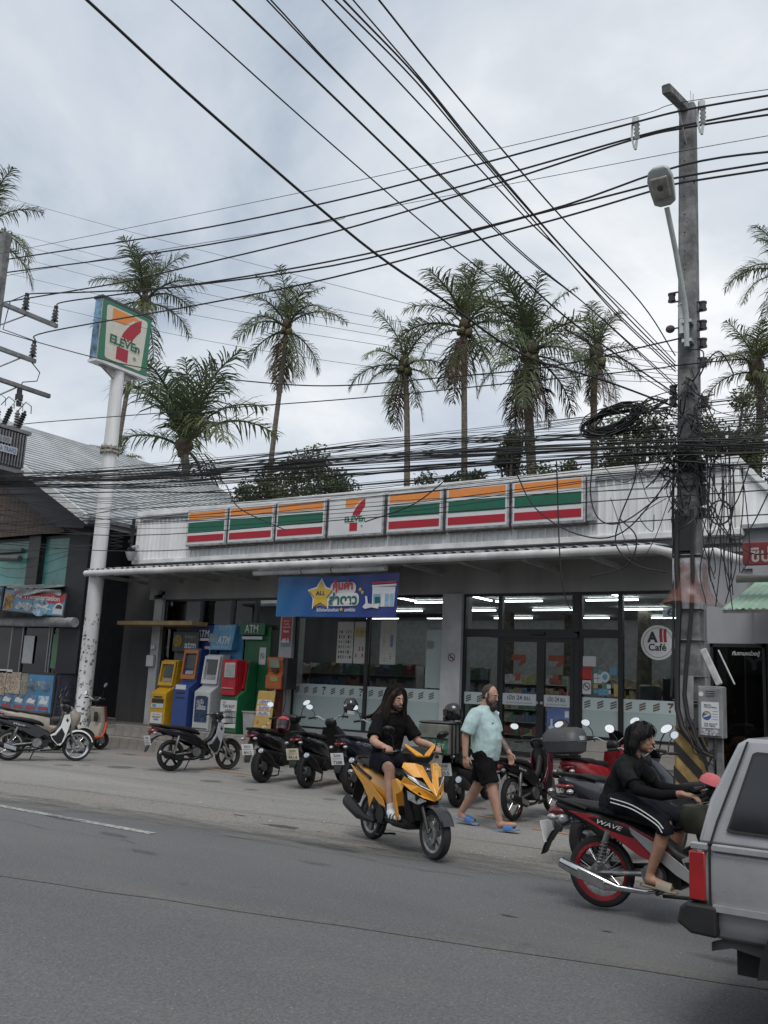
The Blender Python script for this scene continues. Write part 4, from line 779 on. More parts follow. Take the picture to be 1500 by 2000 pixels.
for i in range(nr):
    u = Ls*i/nr; du = Ls/nr
    for f_, h in ((0, 0), (0.45, 0), (0.5, 0.07), (0.95, 0.07)): prof.append(V((RX, 0, RZ))+sl*(u+du*f_)+nn*h)
prof.append(V((EX, 0, EZ)))
def ribbed(y0, y1):
    b = B(); m = len(prof); b.add([(p.x, y0, p.z) for p in prof]+[(p.x, y1, p.z) for p in prof], [(i, i+1, m+i+1, m+i) for i in range(m-1)])
    return b
for y0, y1 in ((15.3, 18.3), (18.3, 21.3), (21.3, 24.2), (24.2, 27.2)): ap(ribbed(y0, y1), 'roof_sheet', roof_m, smooth=0)
b = B(); b.prism([(RX, RZ-0.05), (RX, RZ-0.12), (EX, EZ-0.12), (EX, EZ-0.05)], 15.3, 27.2); b.prism([(RX, RZ-0.02), (RX, RZ-0.12), (-34.6, 5.6), (-34.6, 5.7)], 15.3, 27.2); ap(b, 'roof', roof_m, smooth=0)
wht = M('verge_white', (0.6, 0.61, 0.62), 0.5, var=0.1)
for y in (15.24, 27.14): b = B(); b.prism([(RX, RZ+0.1), (RX, RZ-0.16), (EX+0.05, EZ-0.16), (EX+0.05, EZ+0.08)], y, y+0.08); ap(b, 'verge_board', wht, smooth=0)
b = B(); b.prism([(EX-0.1, EZ-0.08), (EX+0.22, EZ-0.06), (EX+0.24, EZ+0.04), (EX+0.2, EZ+0.04), (EX+0.18, EZ-0.02), (EX-0.1, EZ-0.02)], 15.2, 27); ap(b, 'gutter', M('grey_gutter', (0.3, 0.31, 0.32), 0.5, var=0.2), smooth=0)
b = B(); b.bb((RX-0.2, 15.25, RZ-0.05), (RX+0.2, 27.2, RZ+0.07)); ap(b, 'ridge_cap', roof_m, smooth=0)
b = B(); b.prism([(-27.1, 9.5), (-20.95, 6.2), (-20.95, 0), (-34, 0), (-34, 6.2)], 16.25, 16.4); ap(b, 'gable_wall', navy, smooth=0)
b = B(); b.bb((-20.95, 15.9, 0.0), (-20.1, 16.3, 5.9)); b.bb((-20.25, 16.3, 0), (-20.1, 27, 5.6)); ap(b, 'corner_wall', navy, smooth=0)
b = B(); b.prism([(-27.1, 9.62), (-19.9, 5.75), (-19.9, 5.45), (-21.0, 5.55), (-27.1, 8.6)], 15.5, 15.62); ap(b, 'fascia_board', navy, smooth=0)
# boarded gable: each board a piece
x = -27.0; i = 0
while x < -21.0:
    zt = 8.75-(x+27.1)*0.535
    if zt > 5.5: b = B(); b.add([(x, 15.75, 5.45), (x+0.19, 15.75, 5.45), (x+0.19, 15.75, zt-0.1), (x, 15.75, zt), (x, 15.78, 5.45), (x+0.19, 15.78, 5.45), (x+0.19, 15.78, zt-0.1), (x, 15.78, zt)], [(0, 1, 2, 3), (7, 6, 5, 4), (0, 4, 5, 1), (1, 5, 6, 2), (2, 6, 7, 3), (3, 7, 4, 0)]); ap(b, 'gable_board', plank_m, smooth=0)
    x += 0.2
# upper windows
for (x0, x1) in ((-26.5, -24.75), (-24.7, -22.72), (-22.2, -21.02)):
    b = B(); b.bb((x0, 16.05, 3.9), (x1, 16.1, 5.42)); w = ap(b, 'upper_window', teal, smooth=0)
    b = B()
    for q in ((x0, x0+0.06, 3.9, 5.42), (x1-0.06, x1, 3.9, 5.42), (x0, x1, 5.36, 5.42), (x0, x1, 3.9, 3.96)): b.bb((q[0], 16.0, q[2]), (q[1], 16.12, q[3]))
    ap(b, 'window_frame', frame_m, w, smooth=0)
b = B(); b.bb((-22.72, 15.9, 3.6), (-22.2, 16.2, 5.6)); ap(b, 'pier', frame_m, smooth=0)
b = B(); b.bb((-26, 15.9, 5.02), (-23.05, 16.0, 5.12)); b.cyl((-24.1, 15.8, 4.85), (-22.9, 15.8, 4.8), 0.09); ap(b, 'window_blind', M('blind', (0.1, 0.1, 0.1), 0.6), smooth=0)
for i in range(6): x0 = -27.2+1.05*i; ap(corr(x0, x0+1.06, 15.05, 16.1, 3.98-0.03*i, 4.2-0.03*i, pitch=0.3, amp=0.02), 'awning_sheet', met, smooth=60)
# ground floor
b = B(); b.bb((-28, 16.0, 3.05), (-20.1, 16.25, 3.95)); ap(b, 'band_wall', M('stained_render', (0.33, 0.33, 0.33), 0.8, var=0.4, scale=2, streak=True), smooth=0)
b = B(); b.cyl((-28, 15.75, 3.05), (-20.15, 15.75, 3.0), 0.13, n=14); ap(b, 'roller_shade', M('shade_roll', (0.45, 0.47, 0.5), 0.6, var=0.2), smooth=60)
tg = glass('agency_glass', (0.4, 0.66, 0.62))
for (x0, x1) in ((-26.4, -24.7), (-24.6, -23.05), (-22.6, -21.4), (-21.35, -20.2)):
    b = B(); b.bb((x0+0.05, 16.0, 0.9), (x1-0.05, 16.01, 3.0)); w = ap(b, 'shop_window', tg, smooth=0)
    b = B()
    for q in ((x0, x0+0.05, 0.9, 3.0), (x1-0.05, x1, 0.9, 3.0), (x0, x1, 2.95, 3.0)): b.bb((q[0], 15.95, q[2]), (q[1], 16.05, q[3]))
    ap(b, 'window_frame', M('alu_grey', (0.25, 0.26, 0.27), 0.4, 0.5), w, smooth=0)
b = B(); b.bb((-23.05, 15.95, 0), (-22.6, 16.1, 3.0)); ap(b, 'pier', frame_m, smooth=0)
b = B(); b.bb((-27, 15.95, 0), (-20.1, 16.1, 0.9)); ap(b, 'low_wall', M('agency_low', (0.2, 0.2, 0.2), 0.7, var=0.3), smooth=0)
b = B(); b.bb((-22.4, 15.93, 1.05), (-20.3, 15.945, 1.62)); ap(b, 'glass_film', M('photo_film', (0.3, 0.33, 0.35), 0.5, var=0.7, scale=3), smooth=0)
for (x0, z0, w, h, m_) in ((-22.5, 1.9, 0.45, 0.75, signw), (-21.25, 1.8, 0.4, 0.9, stm[3]), (-20.75, 2.2, 0.42, 0.7, M('poster_dark', (0.06, 0.08, 0.1), 0.5)), (-24.2, 1.7, 0.5, 0.5, M('pink_print', (0.3, 0.15, 0.15), 0.5))): b = B(); b.bb((x0, 15.96, z0), (x0+w, 15.97, z0+h)); ap(b, 'window_poster', m_, smooth=0)
b = B(); b.bb((-24.8, 16.5, 0.5), (-23.3, 17.2, 1.3)); b.bb((-24.8, 17.1, 1.3), (-23.3, 17.3, 1.6)); ap(b, 'sofa', M('sofa', (0.2, 0.17, 0.15), 0.8), bevel=0.04)
# lit sign over the shop
sg = thing('agency_sign', 'printed All Transportation sign with bus, ferry and aeroplane pictures', 'sign', (-20.9, 15.0, 3.15), rz=0.0)
rot = Matrix.Rotation(0.07, 4, 'Y')
b = B(); b.cbox((0, 0, 0.3), (2.62, 0.1, 0.62), 0.012); b.xf(rot); b.obj('sign_frame', frame_m, sg)
def onS(poly, mat, nm, d=0.055): b = B(); b.add([(x, -d, z) for x, z in poly], [tuple(range(len(poly)))]); b.xf(rot); return b.obj(nm, mat, sg, smooth=0, fix=False)
onS([(-1.27, 0.03), (1.27, 0.03), (1.27, 0.57), (-1.27, 0.57)], M('print_sky', (0.1, 0.3, 0.46), 0.5, var=0.2, scale=2), 'sign_print', 0.053)
onS([(-0.9, 0.57), (-0.8, 0.4), (-0.2, 0.36), (0.4, 0.33), (1.1, 0.3), (1.25, 0.4), (1.25, 0.57)], M('print_red', (0.42, 0.03, 0.04), 0.5), 'printed_swoosh', 0.056)
onS([(0.3+0.35*cos(i*pi/10), 0.2+0.24*sin(i*pi/10)) for i in range(20)], M('print_globe', (0.3, 0.5, 0.62), 0.5, var=0.4, scale=5), 'printed_globe', 0.058)
onS([(-1.25, 0.06), (-0.85, 0.06), (-0.82, 0.45), (-1.15, 0.5), (-1.25, 0.45)], M('print_train', (0.4, 0.22, 0.05), 0.5, var=0.5, scale=7), 'printed_bus', 0.058)
onS([(-0.75, 0.1), (0.1, 0.06), (0.2, 0.14), (0.0, 0.2), (-0.1, 0.27), (-0.6, 0.3), (-0.7, 0.2)], M('print_ferry', (0.45, 0.47, 0.5), 0.5, var=0.5, scale=9), 'printed_ferry', 0.06)
onS([(0.15, 0.22), (0.3, 0.2), (0.75, 0.14), (0.8, 0.17), (0.55, 0.2), (0.68, 0.28), (0.6, 0.29), (0.42, 0.22), (0.2, 0.29)], signw, 'printed_aeroplane', 0.062)
onS([(0.85, 0.06), (1.24, 0.06), (1.24, 0.28), (1.1, 0.36), (0.95, 0.32), (0.84, 0.2)], signw, 'printed_van', 0.06); onS([(0.93, 0.2), (1.2, 0.2), (1.2, 0.27), (1.08, 0.31), (0.98, 0.28)], ink, 'printed_van_window', 0.062)
t = text('lettering', 'All Transportation', 1.85, 0.17, signw, rot @ front(0.15, -0.064, 0.43), sg, 0.03)
b = B(); r = rng(8); nx = 24; vs = []
for j in range(5):
    for i in range(nx+1): u = i/nx; vs.append((-0.75+1.9*u, -0.1-0.03*sin(9*u+j)-0.02*r.random(), 0.66-0.06*u-j*0.03-0.012*sin(7*u)*j))
b.add(vs, [(j*(nx+1)+i, j*(nx+1)+i+1, (j+1)*(nx+1)+i+1, (j+1)*(nx+1)+i) for j in range(4) for i in range(nx)]); b.obj('folded_sheet', M('grey_tarp', (0.32, 0.33, 0.34), 0.6, var=0.2), sg, smooth=180, fix=False)
sg2 = thing('agency_sign', 'small blue framed sign cut off at the left edge of the photo', 'sign', (-23.1, 15.0, 3.25)); b = B(); b.cbox((0, 0, 0.33), (1.75, 0.1, 0.66), 0.012); b.obj('sign_frame', frame_m, sg2); b = B(); b.bb((-0.83, -0.056, 0.04), (0.83, -0.05, 0.62)); b.obj('sign_print', M('print_sky2', (0.1, 0.25, 0.42), 0.5, var=0.6, scale=3), sg2, smooth=0)
# tour poster board
pb = thing('tour_board', 'blue tour board with yellow Luxury lettering and rows of boat pictures', 'poster board', (-21.2, 14.95, 0.35))
b = B(); b.cbox((0, 0.03, 0.65), (3.1, 0.05, 1.32), 0.01); b.obj('board', frame_m, pb); b = B(); b.bb((-1.5, -0.002, 0.05), (1.5, 0.002, 1.26)); b.obj('board_print', M('print_board_blue', (0.05, 0.2, 0.38), 0.5, var=0.15, scale=2), pb, smooth=0)
T('lettering', 'Luxury', 0.72, 0.2, M('luxury_yellow', (0.55, 0.42, 0.04), 0.5), 0.95, -0.006, 1.05, pb, 0.03)
r = rng(31); pm_ = [M('boatpic%d' % i, c, 0.5, var=0.75, scale=5, rgb2=d) for i, (c, d) in enumerate((((0.3, 0.42, 0.55), (0.05, 0.1, 0.16)), ((0.12, 0.2, 0.3), (0.02, 0.02, 0.03)), ((0.35, 0.42, 0.48), (0.08, 0.12, 0.1)), ((0.05, 0.1, 0.08), (0.02, 0.05, 0.05))))]
for j in range(3):
    for i in range(6):
        if j == 2 and i < 3: continue
        x = -1.3+0.5*i; z = 0.2+0.42*j-(0.06 if j == 2 else 0); b = B(); b.bb((x-0.21, -0.007, z-0.13), (x+0.21, -0.003, z+0.13)); o = b.obj('boat_picture', pm_[r.randrange(4)], pb, smooth=0)
        if j < 2:
            hull = [(x-0.17, z-0.06), (x+0.12, z-0.08), (x+0.19, z+0.02), (x+0.05, z+0.02), (x, z+0.06), (x-0.1, z+0.05), (x-0.15, z)]; b = B(); b.add([(p[0], -0.009, p[1]) for p in hull], [tuple(range(7))]); b.obj('printed_boat', signw, o, smooth=0, fix=False)
            b = B(); b.add([(x+p[0], -0.009, z-0.175+p[1]) for p in rrect(0.38, 0.06, 0.028, 3)], [tuple(range(16))]); b.obj('caption', redp, pb, smooth=0, fix=False)
pc = M('crowd_print', (0.42, 0.34, 0.26), 0.5, var=0.85, scale=22, rgb2=(0.07, 0.04, 0.04))
for x0, x1, z0, z1 in ((-1.1, -0.42, 0.7, 1.32), (-0.4, 0.2, 0.75, 1.3)): b = B(); b.bb((x0, -0.02, z0), (x1, -0.012, z1)); b.obj('paper_poster', pc, pb, smooth=0)
b = B(); b.bb((0.22, -0.014, 0.75), (0.5, -0.008, 1.28)); b.obj('paper_poster', M('price_print', (0.25, 0.24, 0.18), 0.5, var=0.9, scale=30, rgb2=(0.03, 0.03, 0.03)), pb, smooth=0)
b = B(); b.bb((-1.3, -0.02, 1.27), (-0.2, 0.0, 1.36)); b.obj('board_header', signw, pb, smooth=0)
b = B(); [b.bb((x-0.03, 0.03, -0.34), (x+0.03, 0.09, 0.05)) for x in (-1.3, 1.3)]; b.obj('board_legs', frame_m, pb); 
# cloth covered counter beside the pylon
ct = thing('covered_counter', 'counter draped in dark purple cloth between tour board and pylon pole', 'counter', (-20.12, 15.6, 0.01))
b = B(); r = rng(4); nx, nz = 26, 5; vs = []
for j in range(nz+1):
    for i in range(nx+1):
        u = i/nx; k = 1-j/nz
        if u < 0.6: x, y = -0.42+0.84*u/0.6, -0.55
        else: x, y = 0.42, -0.55+0.9*(u-0.6)/0.4
        f = 0.05*k*sin(u*34)+0.03*k*sin(u*71+1); vs.append((x*(1+0.12*k)+(f if u >= 0.6 else 0), y-0.12*k+(f if u < 0.6 else 0), 0.05+1.6*(1-k)))
b.add(vs, [(j*(nx+1)+i, j*(nx+1)+i+1, (j+1)*(nx+1)+i+1, (j+1)*(nx+1)+i) for j in range(nz) for i in range(nx)]); b.obj('cloth', M('purple_cloth', (0.045, 0.045, 0.075), 0.8, var=0.2), ct, smooth=180, fix=False)
b = B(); b.bb((-0.43, -0.56, 1.64), (0.43, 0.4, 1.67)); b.bb((-0.38, -0.5, 0), (0.38, 0.35, 1.64)); b.obj('counter_top', frame_m, ct)
# ================================================================ shop on the right of the store
rs_ = thing('repair_shop', 'dark open shopfront with grey panel wall right of the concrete pole', 'shop', (-1.5, 16.6, 0)); RO = V((-1.5, 16.6, 0))
def rp_(b, name, mat, parent=None, **k): b.xf(Matrix.Translation(-RO)); return b.obj(name, mat, parent or rs_, **k)
pan = M('shop_panel_grey', (0.34, 0.35, 0.38), 0.5, var=0.12, scale=1, streak=True)
for i in range(5): x = -3.42+0.82*i; b = B(); b.bb((x, 16.4, 2.72), (x+0.815, 16.5, 4.0)); rp_(b, 'wall_panel', pan, smooth=0)
b = B(); b.bb((-4.25, 16.6, 2.72), (-3.43, 16.75, 4.6)); b.bb((-3.6, 16.55, 4.0), (1.0, 16.8, 4.7)); b.bb((-3.6, 24, 0), (1.5, 24.2, 4.7)); b.bb((1.3, 16.5, 0), (1.5, 24, 4.7)); rp_(b, 'wall', pan, smooth=0)
b = B(); b.bb((-3.6, 16.4, 4.68), (1.5, 24.2, 4.75)); rp_(b, 'roof', met, smooth=0)
for (x0, x1) in ((-4.2, -3.3), (-3.25, -2.4), (-2.35, -1.4), (-1.35, -0.2)):
    b = B(); b.bb((x0+0.04, 16.62, 0.35), (x1-0.04, 16.63, 2.66)); w = rp_(b, 'shop_window', glass('dark_glass', (0.28, 0.28, 0.28)), smooth=0); b = B()
    for q in ((x0, x0+0.05, 0.3, 2.72), (x1-0.05, x1, 0.3, 2.72), (x0, x1, 2.66, 2.72), (x0, x1, 0.3, 0.36)): b.bb((q[0], 16.58, q[2]), (q[1], 16.68, q[3]))
    rp_(b, 'window_frame', frame_m, w, smooth=0)
o = text('lettering', 'ทีมงานหน่วยกู้', 0.46, 0.1, signw, front(-3.6-RO.x, 16.57-RO.y, 2.55), rs_, 0.03, shear=0.25)
b = B(); b.bb((-4.3, 16.5, 0.0), (1.4, 16.7, 0.3)); rp_(b, 'shop_kerb', dark_wall, smooth=0)
b = B(); b.bb((-4.1, 18.0, 0), (-2.4, 18.5, 0.9)); b.ell((-3.3, 18.0, 1.25), (0.35, 0.25, 0.4)); rp_(b, 'work_bench', M('bench_grey', (0.16, 0.17, 0.19), 0.7), smooth=60)
rsn = thing('red_shop_sign', 'maroon sign board with white Thai lettering above the green awning', 'sign', (-2.35, 15.05, 3.85)); b = B(); b.cbox((0, 0, 0.17), (1.85, 0.08, 0.36), 0.01); b.obj('sign_board', M('maroon', (0.18, 0.03, 0.035), 0.5, var=0.15), rsn); T('lettering', 'ซิปลดกัน', 0.9, 0.25, M('sign_lettering', (0.4, 0.38, 0.38), 0.5), -0.35, -0.043, 0.16, rsn, 0.02)
aw = thing('green_awning', 'pale green ribbed metal awning over the right hand shop', 'awning', (-2.2, 15.0, 3.15))
gm = M('awning_green', (0.28, 0.42, 0.33), 0.4, var=0.18, scale=2)
for i in range(3):
    b = B(); n = 8; vs = []; x0 = -1.42+0.8*i
    for k_ in range(n*4+1): x = x0+0.8*k_/(n*4); h = 0.018*(1 if (k_ % 4) in (1, 2) else 0); vs += [(x, 0, h), (x+0.36, 1.15, 0.62+h)]
    b.add(vs, [(2*k_, 2*k_+2, 2*k_+3, 2*k_+1) for k_ in range(n*4)]); b.obj('awning_sheet', gm, aw, smooth=0, fix=False)
b = B(); b.bb((-1.4, 0.03, -0.05), (1.0, 0.08, -0.005)); b.bb((-1.0, 1.1, 0.5), (1.3, 1.15, 0.55)); [b.tube([(x, 0.05, -0.03), (x+0.3, 1.3, 0.2)], 0.015, 6) for x in (-1.3, 0.2, 0.9)]; b.obj('awning_frame', M('awning_frame', (0.25, 0.24, 0.23), 0.6), aw)
b = B(); b.cyl((-1.25, 0.35, 0.52), (1.2, 0.35, 0.52), 0.06); b.obj('awning_roll', M('dirty_roll', (0.22, 0.22, 0.2), 0.7), aw)
# shelves and clutter of the shop front
mp = tag(B().cbox((0, 0, 0), (0.09, 0.05, 0.52), 0.01, (0, -0.42, 0)).cbox((0.2, 0.0, 0.0), (0.02, 0.03, 0.5), 0.008, (0, -0.42, 0)).obj('white_case', M('dirty_white', (0.45, 0.46, 0.46), 0.6, var=0.2)), 'dirty white slanted casing fixed above the grey meter cabinet', 'casing'); mp.location = (-3.28, 13.0, 2.18)
# ================================================================ concrete pole on the right
con = M('pole_concrete', (0.20, 0.205, 0.21), 0.9, var=0.3, scale=5, bump=0.35, bscale=22, rgb2=(0.075, 0.077, 0.08))
PO = V((-3.66, 13.3, 0))
up = thing('utility_pole', 'weathered concrete utility pole with yellow and black striped base', 'utility pole', PO); up.rotation_euler = (0, 0.0105, 0)
def taper(b, z0, z1, w0, w1, d0, d1, c=0.03):
    rings = []
    for z, w, d in ((z0, w0, d0), (z1, w1, d1)):
        x, y = w/2, d/2; rings.append([V((x-c, -y, z)), V((x, -y+c, z)), V((x, y-c, z)), V((x-c, y, z)), V((-x+c, y, z)), V((-x, y-c, z)), V((-x, -y+c, z)), V((-x+c, -y, z))])
    return b.loft(rings)
b = B(); taper(b, 0, 10.9, 0.36, 0.235, 0.3, 0.2); b.obj('pole_shaft', con, up, smooth=0)
yb = M('pole_yellow', (0.40, 0.27, 0.09), 0.7, var=0.25, scale=6, bump=0.1); kb = M('pole_black', (0.025, 0.025, 0.027), 0.7, var=0.2)
b = B(); taper(b, 0.0, 1.36, 0.375, 0.365, 0.315, 0.3); b.obj('base_paint', yb, up, smooth=0)
for i in range(5):
    z = 0.0+0.34*i; hw = 0.19
    for (pl_, s_) in (('f', 1), ('r', 1)):
        b = B()
        if pl_ == 'f': P = [(-hw, -0.162, z+0.34), (hw, -0.162, z-0.04), (hw, -0.162, z+0.12), (-hw, -0.162, z+0.5)]
        else: P = [(0.192, -0.16, z-0.04), (0.192, 0.16, z-0.3), (0.192, 0.16, z-0.14), (0.192, -0.16, z+0.12)]
        P = [(x, y, min(1.36, max(0.0, zz_))) for x, y, zz_ in P]; b.add(P, [(0, 1, 2, 3)]); b.obj('black_stripe', kb, up, smooth=0, fix=False)
b = B()
for i in range(22): z = 4.2+0.3*i; b.cyl((-0.02, -0.15+0.0045*z*0, z), (-0.02, -0.16+0.0028*(z), z), 0.012, n=8)
b.obj('bolt_holes', kb, up)
b = B(); b.cbox((-0.03, -0.45, 10.75), (0.13, 1.25, 0.14), 0.015, (0.28, 0, 0)); b.obj('cross_arm', con, up)
b = B(); b.tube([(0, -0.1, 10.2), (-0.03, -0.42, 10.62)], 0.015, 6); b.obj('arm_brace', met, up); b = B(); b.tube([(0.05, 0, 10.9), (0.05, -0.02, 11.15)], 0.006, 5); b.tube([(0.08, 0, 10.9), (0.09, -0.02, 11.08)], 0.006, 5); b.obj('spike', met, up)
porc = M('porcelain', (0.5, 0.53, 0.52), 0.25, var=0.1)
def clamp(x, y, z, name='insulator'):
    b = B(); b.cyl((x, y, z+0.22), (x, y, z+0.12), 0.055, n=12); [b.cyl((x+0.02, y, z+0.1-0.07*i), (x+0.02, y, z+0.06-0.07*i), 0.05, 0.03, 10) for i in range(4)]; b.tube([(x-0.05, y, z+0.15), (x-0.06, y, z-0.1), (x-0.02, y, z-0.28)], 0.018, 6); b.tube([(x+0.02, y, z-0.18), (x, y, z-0.32)], 0.025, 6); return b
clamp(-0.72, -0.35, 10.5).obj('spacer_insulator', porc, up); clamp(0.3, -0.35, 10.45).obj('spacer_insulator', porc, up)
b = B(); b.cyl((-0.04, -0.2, 7.5), (-0.04, -0.2, 7.28), 0.06, 0.055, 14); b.ell((-0.04, -0.2, 7.5), (0.07, 0.07, 0.04)); b.cyl((-0.04, -0.2, 7.28), (-0.04, -0.2, 7.05), 0.05, n=12); b.obj('photocell', porc, up)
b = B(); b.ell((-0.25, -0.1, 7.2), (0.07, 0.06, 0.06)); b.tube([(-0.25, -0.1, 7.2), (-0.1, -0.1, 7.2)], 0.012, 6); b.obj('bracket_knob', M('rust_brown', (0.09, 0.07, 0.06), 0.7), up)
dk = M('dark_insulator', (0.03, 0.028, 0.03), 0.35, var=0.1)
# secondary rack insulators on both sides
for (x, s_, zs) in ((0.22, 1, (7.5, 7.2, 6.92, 6.62)), (-0.24, -1, (7.72,)), (0.24, 1, (6.0,)), (0.2, 1, (5.05, 4.88, 4.72, 4.55, 4.36)), (-0.22, -1, (6.25, 6.08))):
    for z in zs:
        b = B(); b.cyl((x, -0.05, z-0.06), (x, -0.05, z+0.06), 0.05, n=10); b.cyl((x, -0.05, z-0.03), (x, -0.05, z+0.03), 0.035, n=10); b.cyl((x, -0.05, z+0.04), (x, -0.05, z+0.065), 0.06, n=10); b.cyl((x, -0.05, z-0.065), (x, -0.05, z-0.04), 0.06, n=10); b.box(((x+0.1*-s_), -0.05, z+0.075), (0.2, 0.04, 0.012)); b.box(((x+0.1*-s_), -0.05, z-0.075), (0.2, 0.04, 0.012)); b.obj('spool_insulator', dk, up)
# risers, tin sheet, red net, conduit and plastic cover
blk = M('black_cable', (0.012, 0.012, 0.013), 0.55, var=0.1)
for k, pts in enumerate(([(-0.12, -0.2, 4.4), (-0.13, -0.2, 3.6), (-0.1, -0.2, 3.0), (-0.12, -0.2, 2.5), (-0.13, -0.2, 2.0), (-0.12, -0.22, 1.6), (-0.05, -0.24, 1.35), (0.1, -0.26, 1.15)], [(0.08, -0.2, 4.4), (0.09, -0.2, 3.5), (0.07, -0.2, 2.9), (0.0, -0.2, 2.2), (-0.03, -0.2, 1.8), (0.02, -0.22, 1.5), (0.15, -0.24, 1.25), (0.3, -0.24, 1.0)], [(-0.19, -0.12, 5.2), (-0.2, -0.15, 4.5), (-0.19, -0.15, 3.5), (-0.18, -0.2, 2.6), (-0.2, -0.2, 1.9), (-0.21, -0.2, 1.75)])):
    b = B(); b.tube(pts, [0.04, 0.03, 0.022][k] if k < 2 else 0.02, 8); b.obj('riser_cable', blk, up)
b = B(); b.box((0.0, -0.17, 4.05), (0.18, 0.1, 0.5)); b.obj('cable_box', blk, up)
b = B(); b.bb((-0.2, -0.175, 2.98), (0.195, -0.168, 3.7)); b.bb((0.192, -0.175, 2.98), (0.199, 0.12, 3.7)); b.obj('tin_sheet', M('tin_sheet', (0.5, 0.5, 0.54), 0.4, 0.3, var=0.3, scale=7), up, smooth=0)
net = frosted('red_net', (0.25, 0.10, 0.08), 0.34); b = B(); rings = []
for z, e in ((3.62, 0.02), (3.4, 0.04), (3.25, 0.07), (3.12, 0.15), (3.05, 0.24)): rings.append([V(((0.21+e)*cos(a*pi/12)+0.0, (0.19+e)*sin(a*pi/12), z-0.02*sin(a))) for a in range(24)])
b.loft(rings, cap=False); b.obj('red_net_collar', net, up, smooth=60)
b = B(); b.bb((-0.1, -0.19, 1.36), (0.09, -0.17, 2.05)); b.obj('conduit_cover', M('cover_grey', (0.26, 0.27, 0.28), 0.6, var=0.15), up)
bands = M('steel_band', (0.5, 0.51, 0.52), 0.3, 0.8)
for z in (3.75, 3.58, 3.05, 2.55, 2.05, 1.72, 1.68): b = B(); b.box((0, 0, z), (0.41-0.008*z, 0.36-0.005*z, 0.012)); b.obj('steel_band', bands, up)
# ---- street lamp on the pole
la = thing('street_lamp', 'grey green street lamp on a bent arm clamped to the concrete pole', 'street lamp', (-3.55, 13.05, 7.12))
lm = M('lamp_grey', (0.36, 0.40, 0.385), 0.5, var=0.1)
b = B(); b.tube([(0.0, 0.0, -0.3), (0.0, 0.0, 0.2), (-0.01, -0.05, 0.4), (-0.05, -0.35, 1.1), (-0.09, -0.62, 1.65)], 0.038, 10); b.obj('lamp_arm', lm, la)
RL = Matrix.Translation((-0.1, -0.7, 1.78)) @ Matrix.Rotation(-0.8, 4, 'X') @ Matrix.Scale(0.8, 4)
hd = []
for y, w, h0, h1 in ((0.16, 0.09, -0.05, 0.05), (0.1, 0.19, -0.07, 0.07), (-0.1, 0.21, -0.08, 0.13), (-0.34, 0.225, -0.08, 0.16), (-0.5, 0.18, -0.06, 0.12), (-0.55, 0.1, -0.03, 0.06)): hd.append([V((w, y, h0)), V((w, y, (h0+h1)/2)), V((w*0.75, y, h1)), V((-w*0.75, y, h1)), V((-w, y, (h0+h1)/2)), V((-w, y, h0))])
b = B(); b.loft(hd); b.xf(RL); b.obj('lamp_head', lm, la, bevel=0.012)
b = B(); b.loft([[V((x*0.165, -0.2+y*0.2, -0.08)) for x, y in ((-1, -1), (1, -1), (1, 1), (-1, 1))], [V((x*0.15, -0.2+y*0.185, -0.14)) for x, y in ((-1, -1), (1, -1), (1, 1), (-1, 1))]]); b.xf(RL); b.obj('lamp_lens', M('lamp_lens', (0.34, 0.33, 0.3), 0.15, var=0.2), la, bevel=0.02)
b = B(); n = 20; b.add([(0.055*cos(2*pi*i/n), -0.2+0.055*sin(2*pi*i/n), -0.1425) for i in range(n)], [tuple(range(n))]); b.xf(RL); b.obj('lamp_bulb', M('bulb_ring', (0.08, 0.075, 0.07), 0.3), la)
b = B(); b.box((0, 0.08, -0.2), (0.14, 0.2, 0.05)); b.box((0, 0.08, 0.1), (0.14, 0.2, 0.05)); b.obj('lamp_clamp', met, la)
# ---- meter cabinet with volleyball notice
mc = thing('meter_cabinet', 'grey metal meter cabinet with beach volleyball notice on a post', 'cabinet', (-3.3, 12.92, 0))
cabm = M('cabinet_grey', (0.22, 0.225, 0.23), 0.55, var=0.2, scale=4)
b = B(); b.cbox((0.02, 0.1, 1.58), (0.32, 0.24, 0.68), 0.012); b.obj('cabinet_body', cabm, mc); b = B(); b.cbox((0.02, -0.025, 1.58), (0.29, 0.015, 0.63), 0.006); b.obj('cabinet_door', cabm, mc)
b = B(); b.bb((-0.04, 0.08, 0.01), (0.02, 0.14, 1.25)); b.bb((0.06, 0.1, 0.01), (0.14, 0.18, 1.25)); b.obj('cabinet_post', con, mc)
b = B(); b.bb((-0.09, -0.038, 1.37), (0.14, -0.033, 1.71)); o = b.obj('notice', M('notice_paper', (0.5, 0.52, 0.55), 0.6, var=0.05), mc, smooth=0)
T('lettering', 'BEACH\nVOLLEYBALL', 0.17, 0.05, ink, 0.03, -0.0395, 1.655, o, 0.03); T('lettering', 'FOR ADULTS\nFOR TEENS', 0.17, 0.05, ink, 0.03, -0.0395, 1.41, o, 0.03)
for rr, m_, d in ((0.06, M('ball_blue', (0.05, 0.08, 0.25), 0.5), 0.039), (0.05, M('ball_yellow', (0.4, 0.33, 0.08), 0.5), 0.0395)):
    b = B(); b.add([(-0.02+rr*cos(i*pi/9), -d, 1.53+rr*sin(i*pi/9)) for i in range(18 if rr > 0.055 else 8)], [tuple(range(18 if rr > 0.055 else 8))]); b.obj('printed_ball', m_, o, smooth=0, fix=False)
b = B(); b.add([(-0.02+0.045*cos(i*pi/6-1), -0.04, 1.53+0.02*sin(i*pi/6)) for i in range(12)], [tuple(range(12))]); b.obj('printed_ball', signw, o, smooth=0, fix=False)
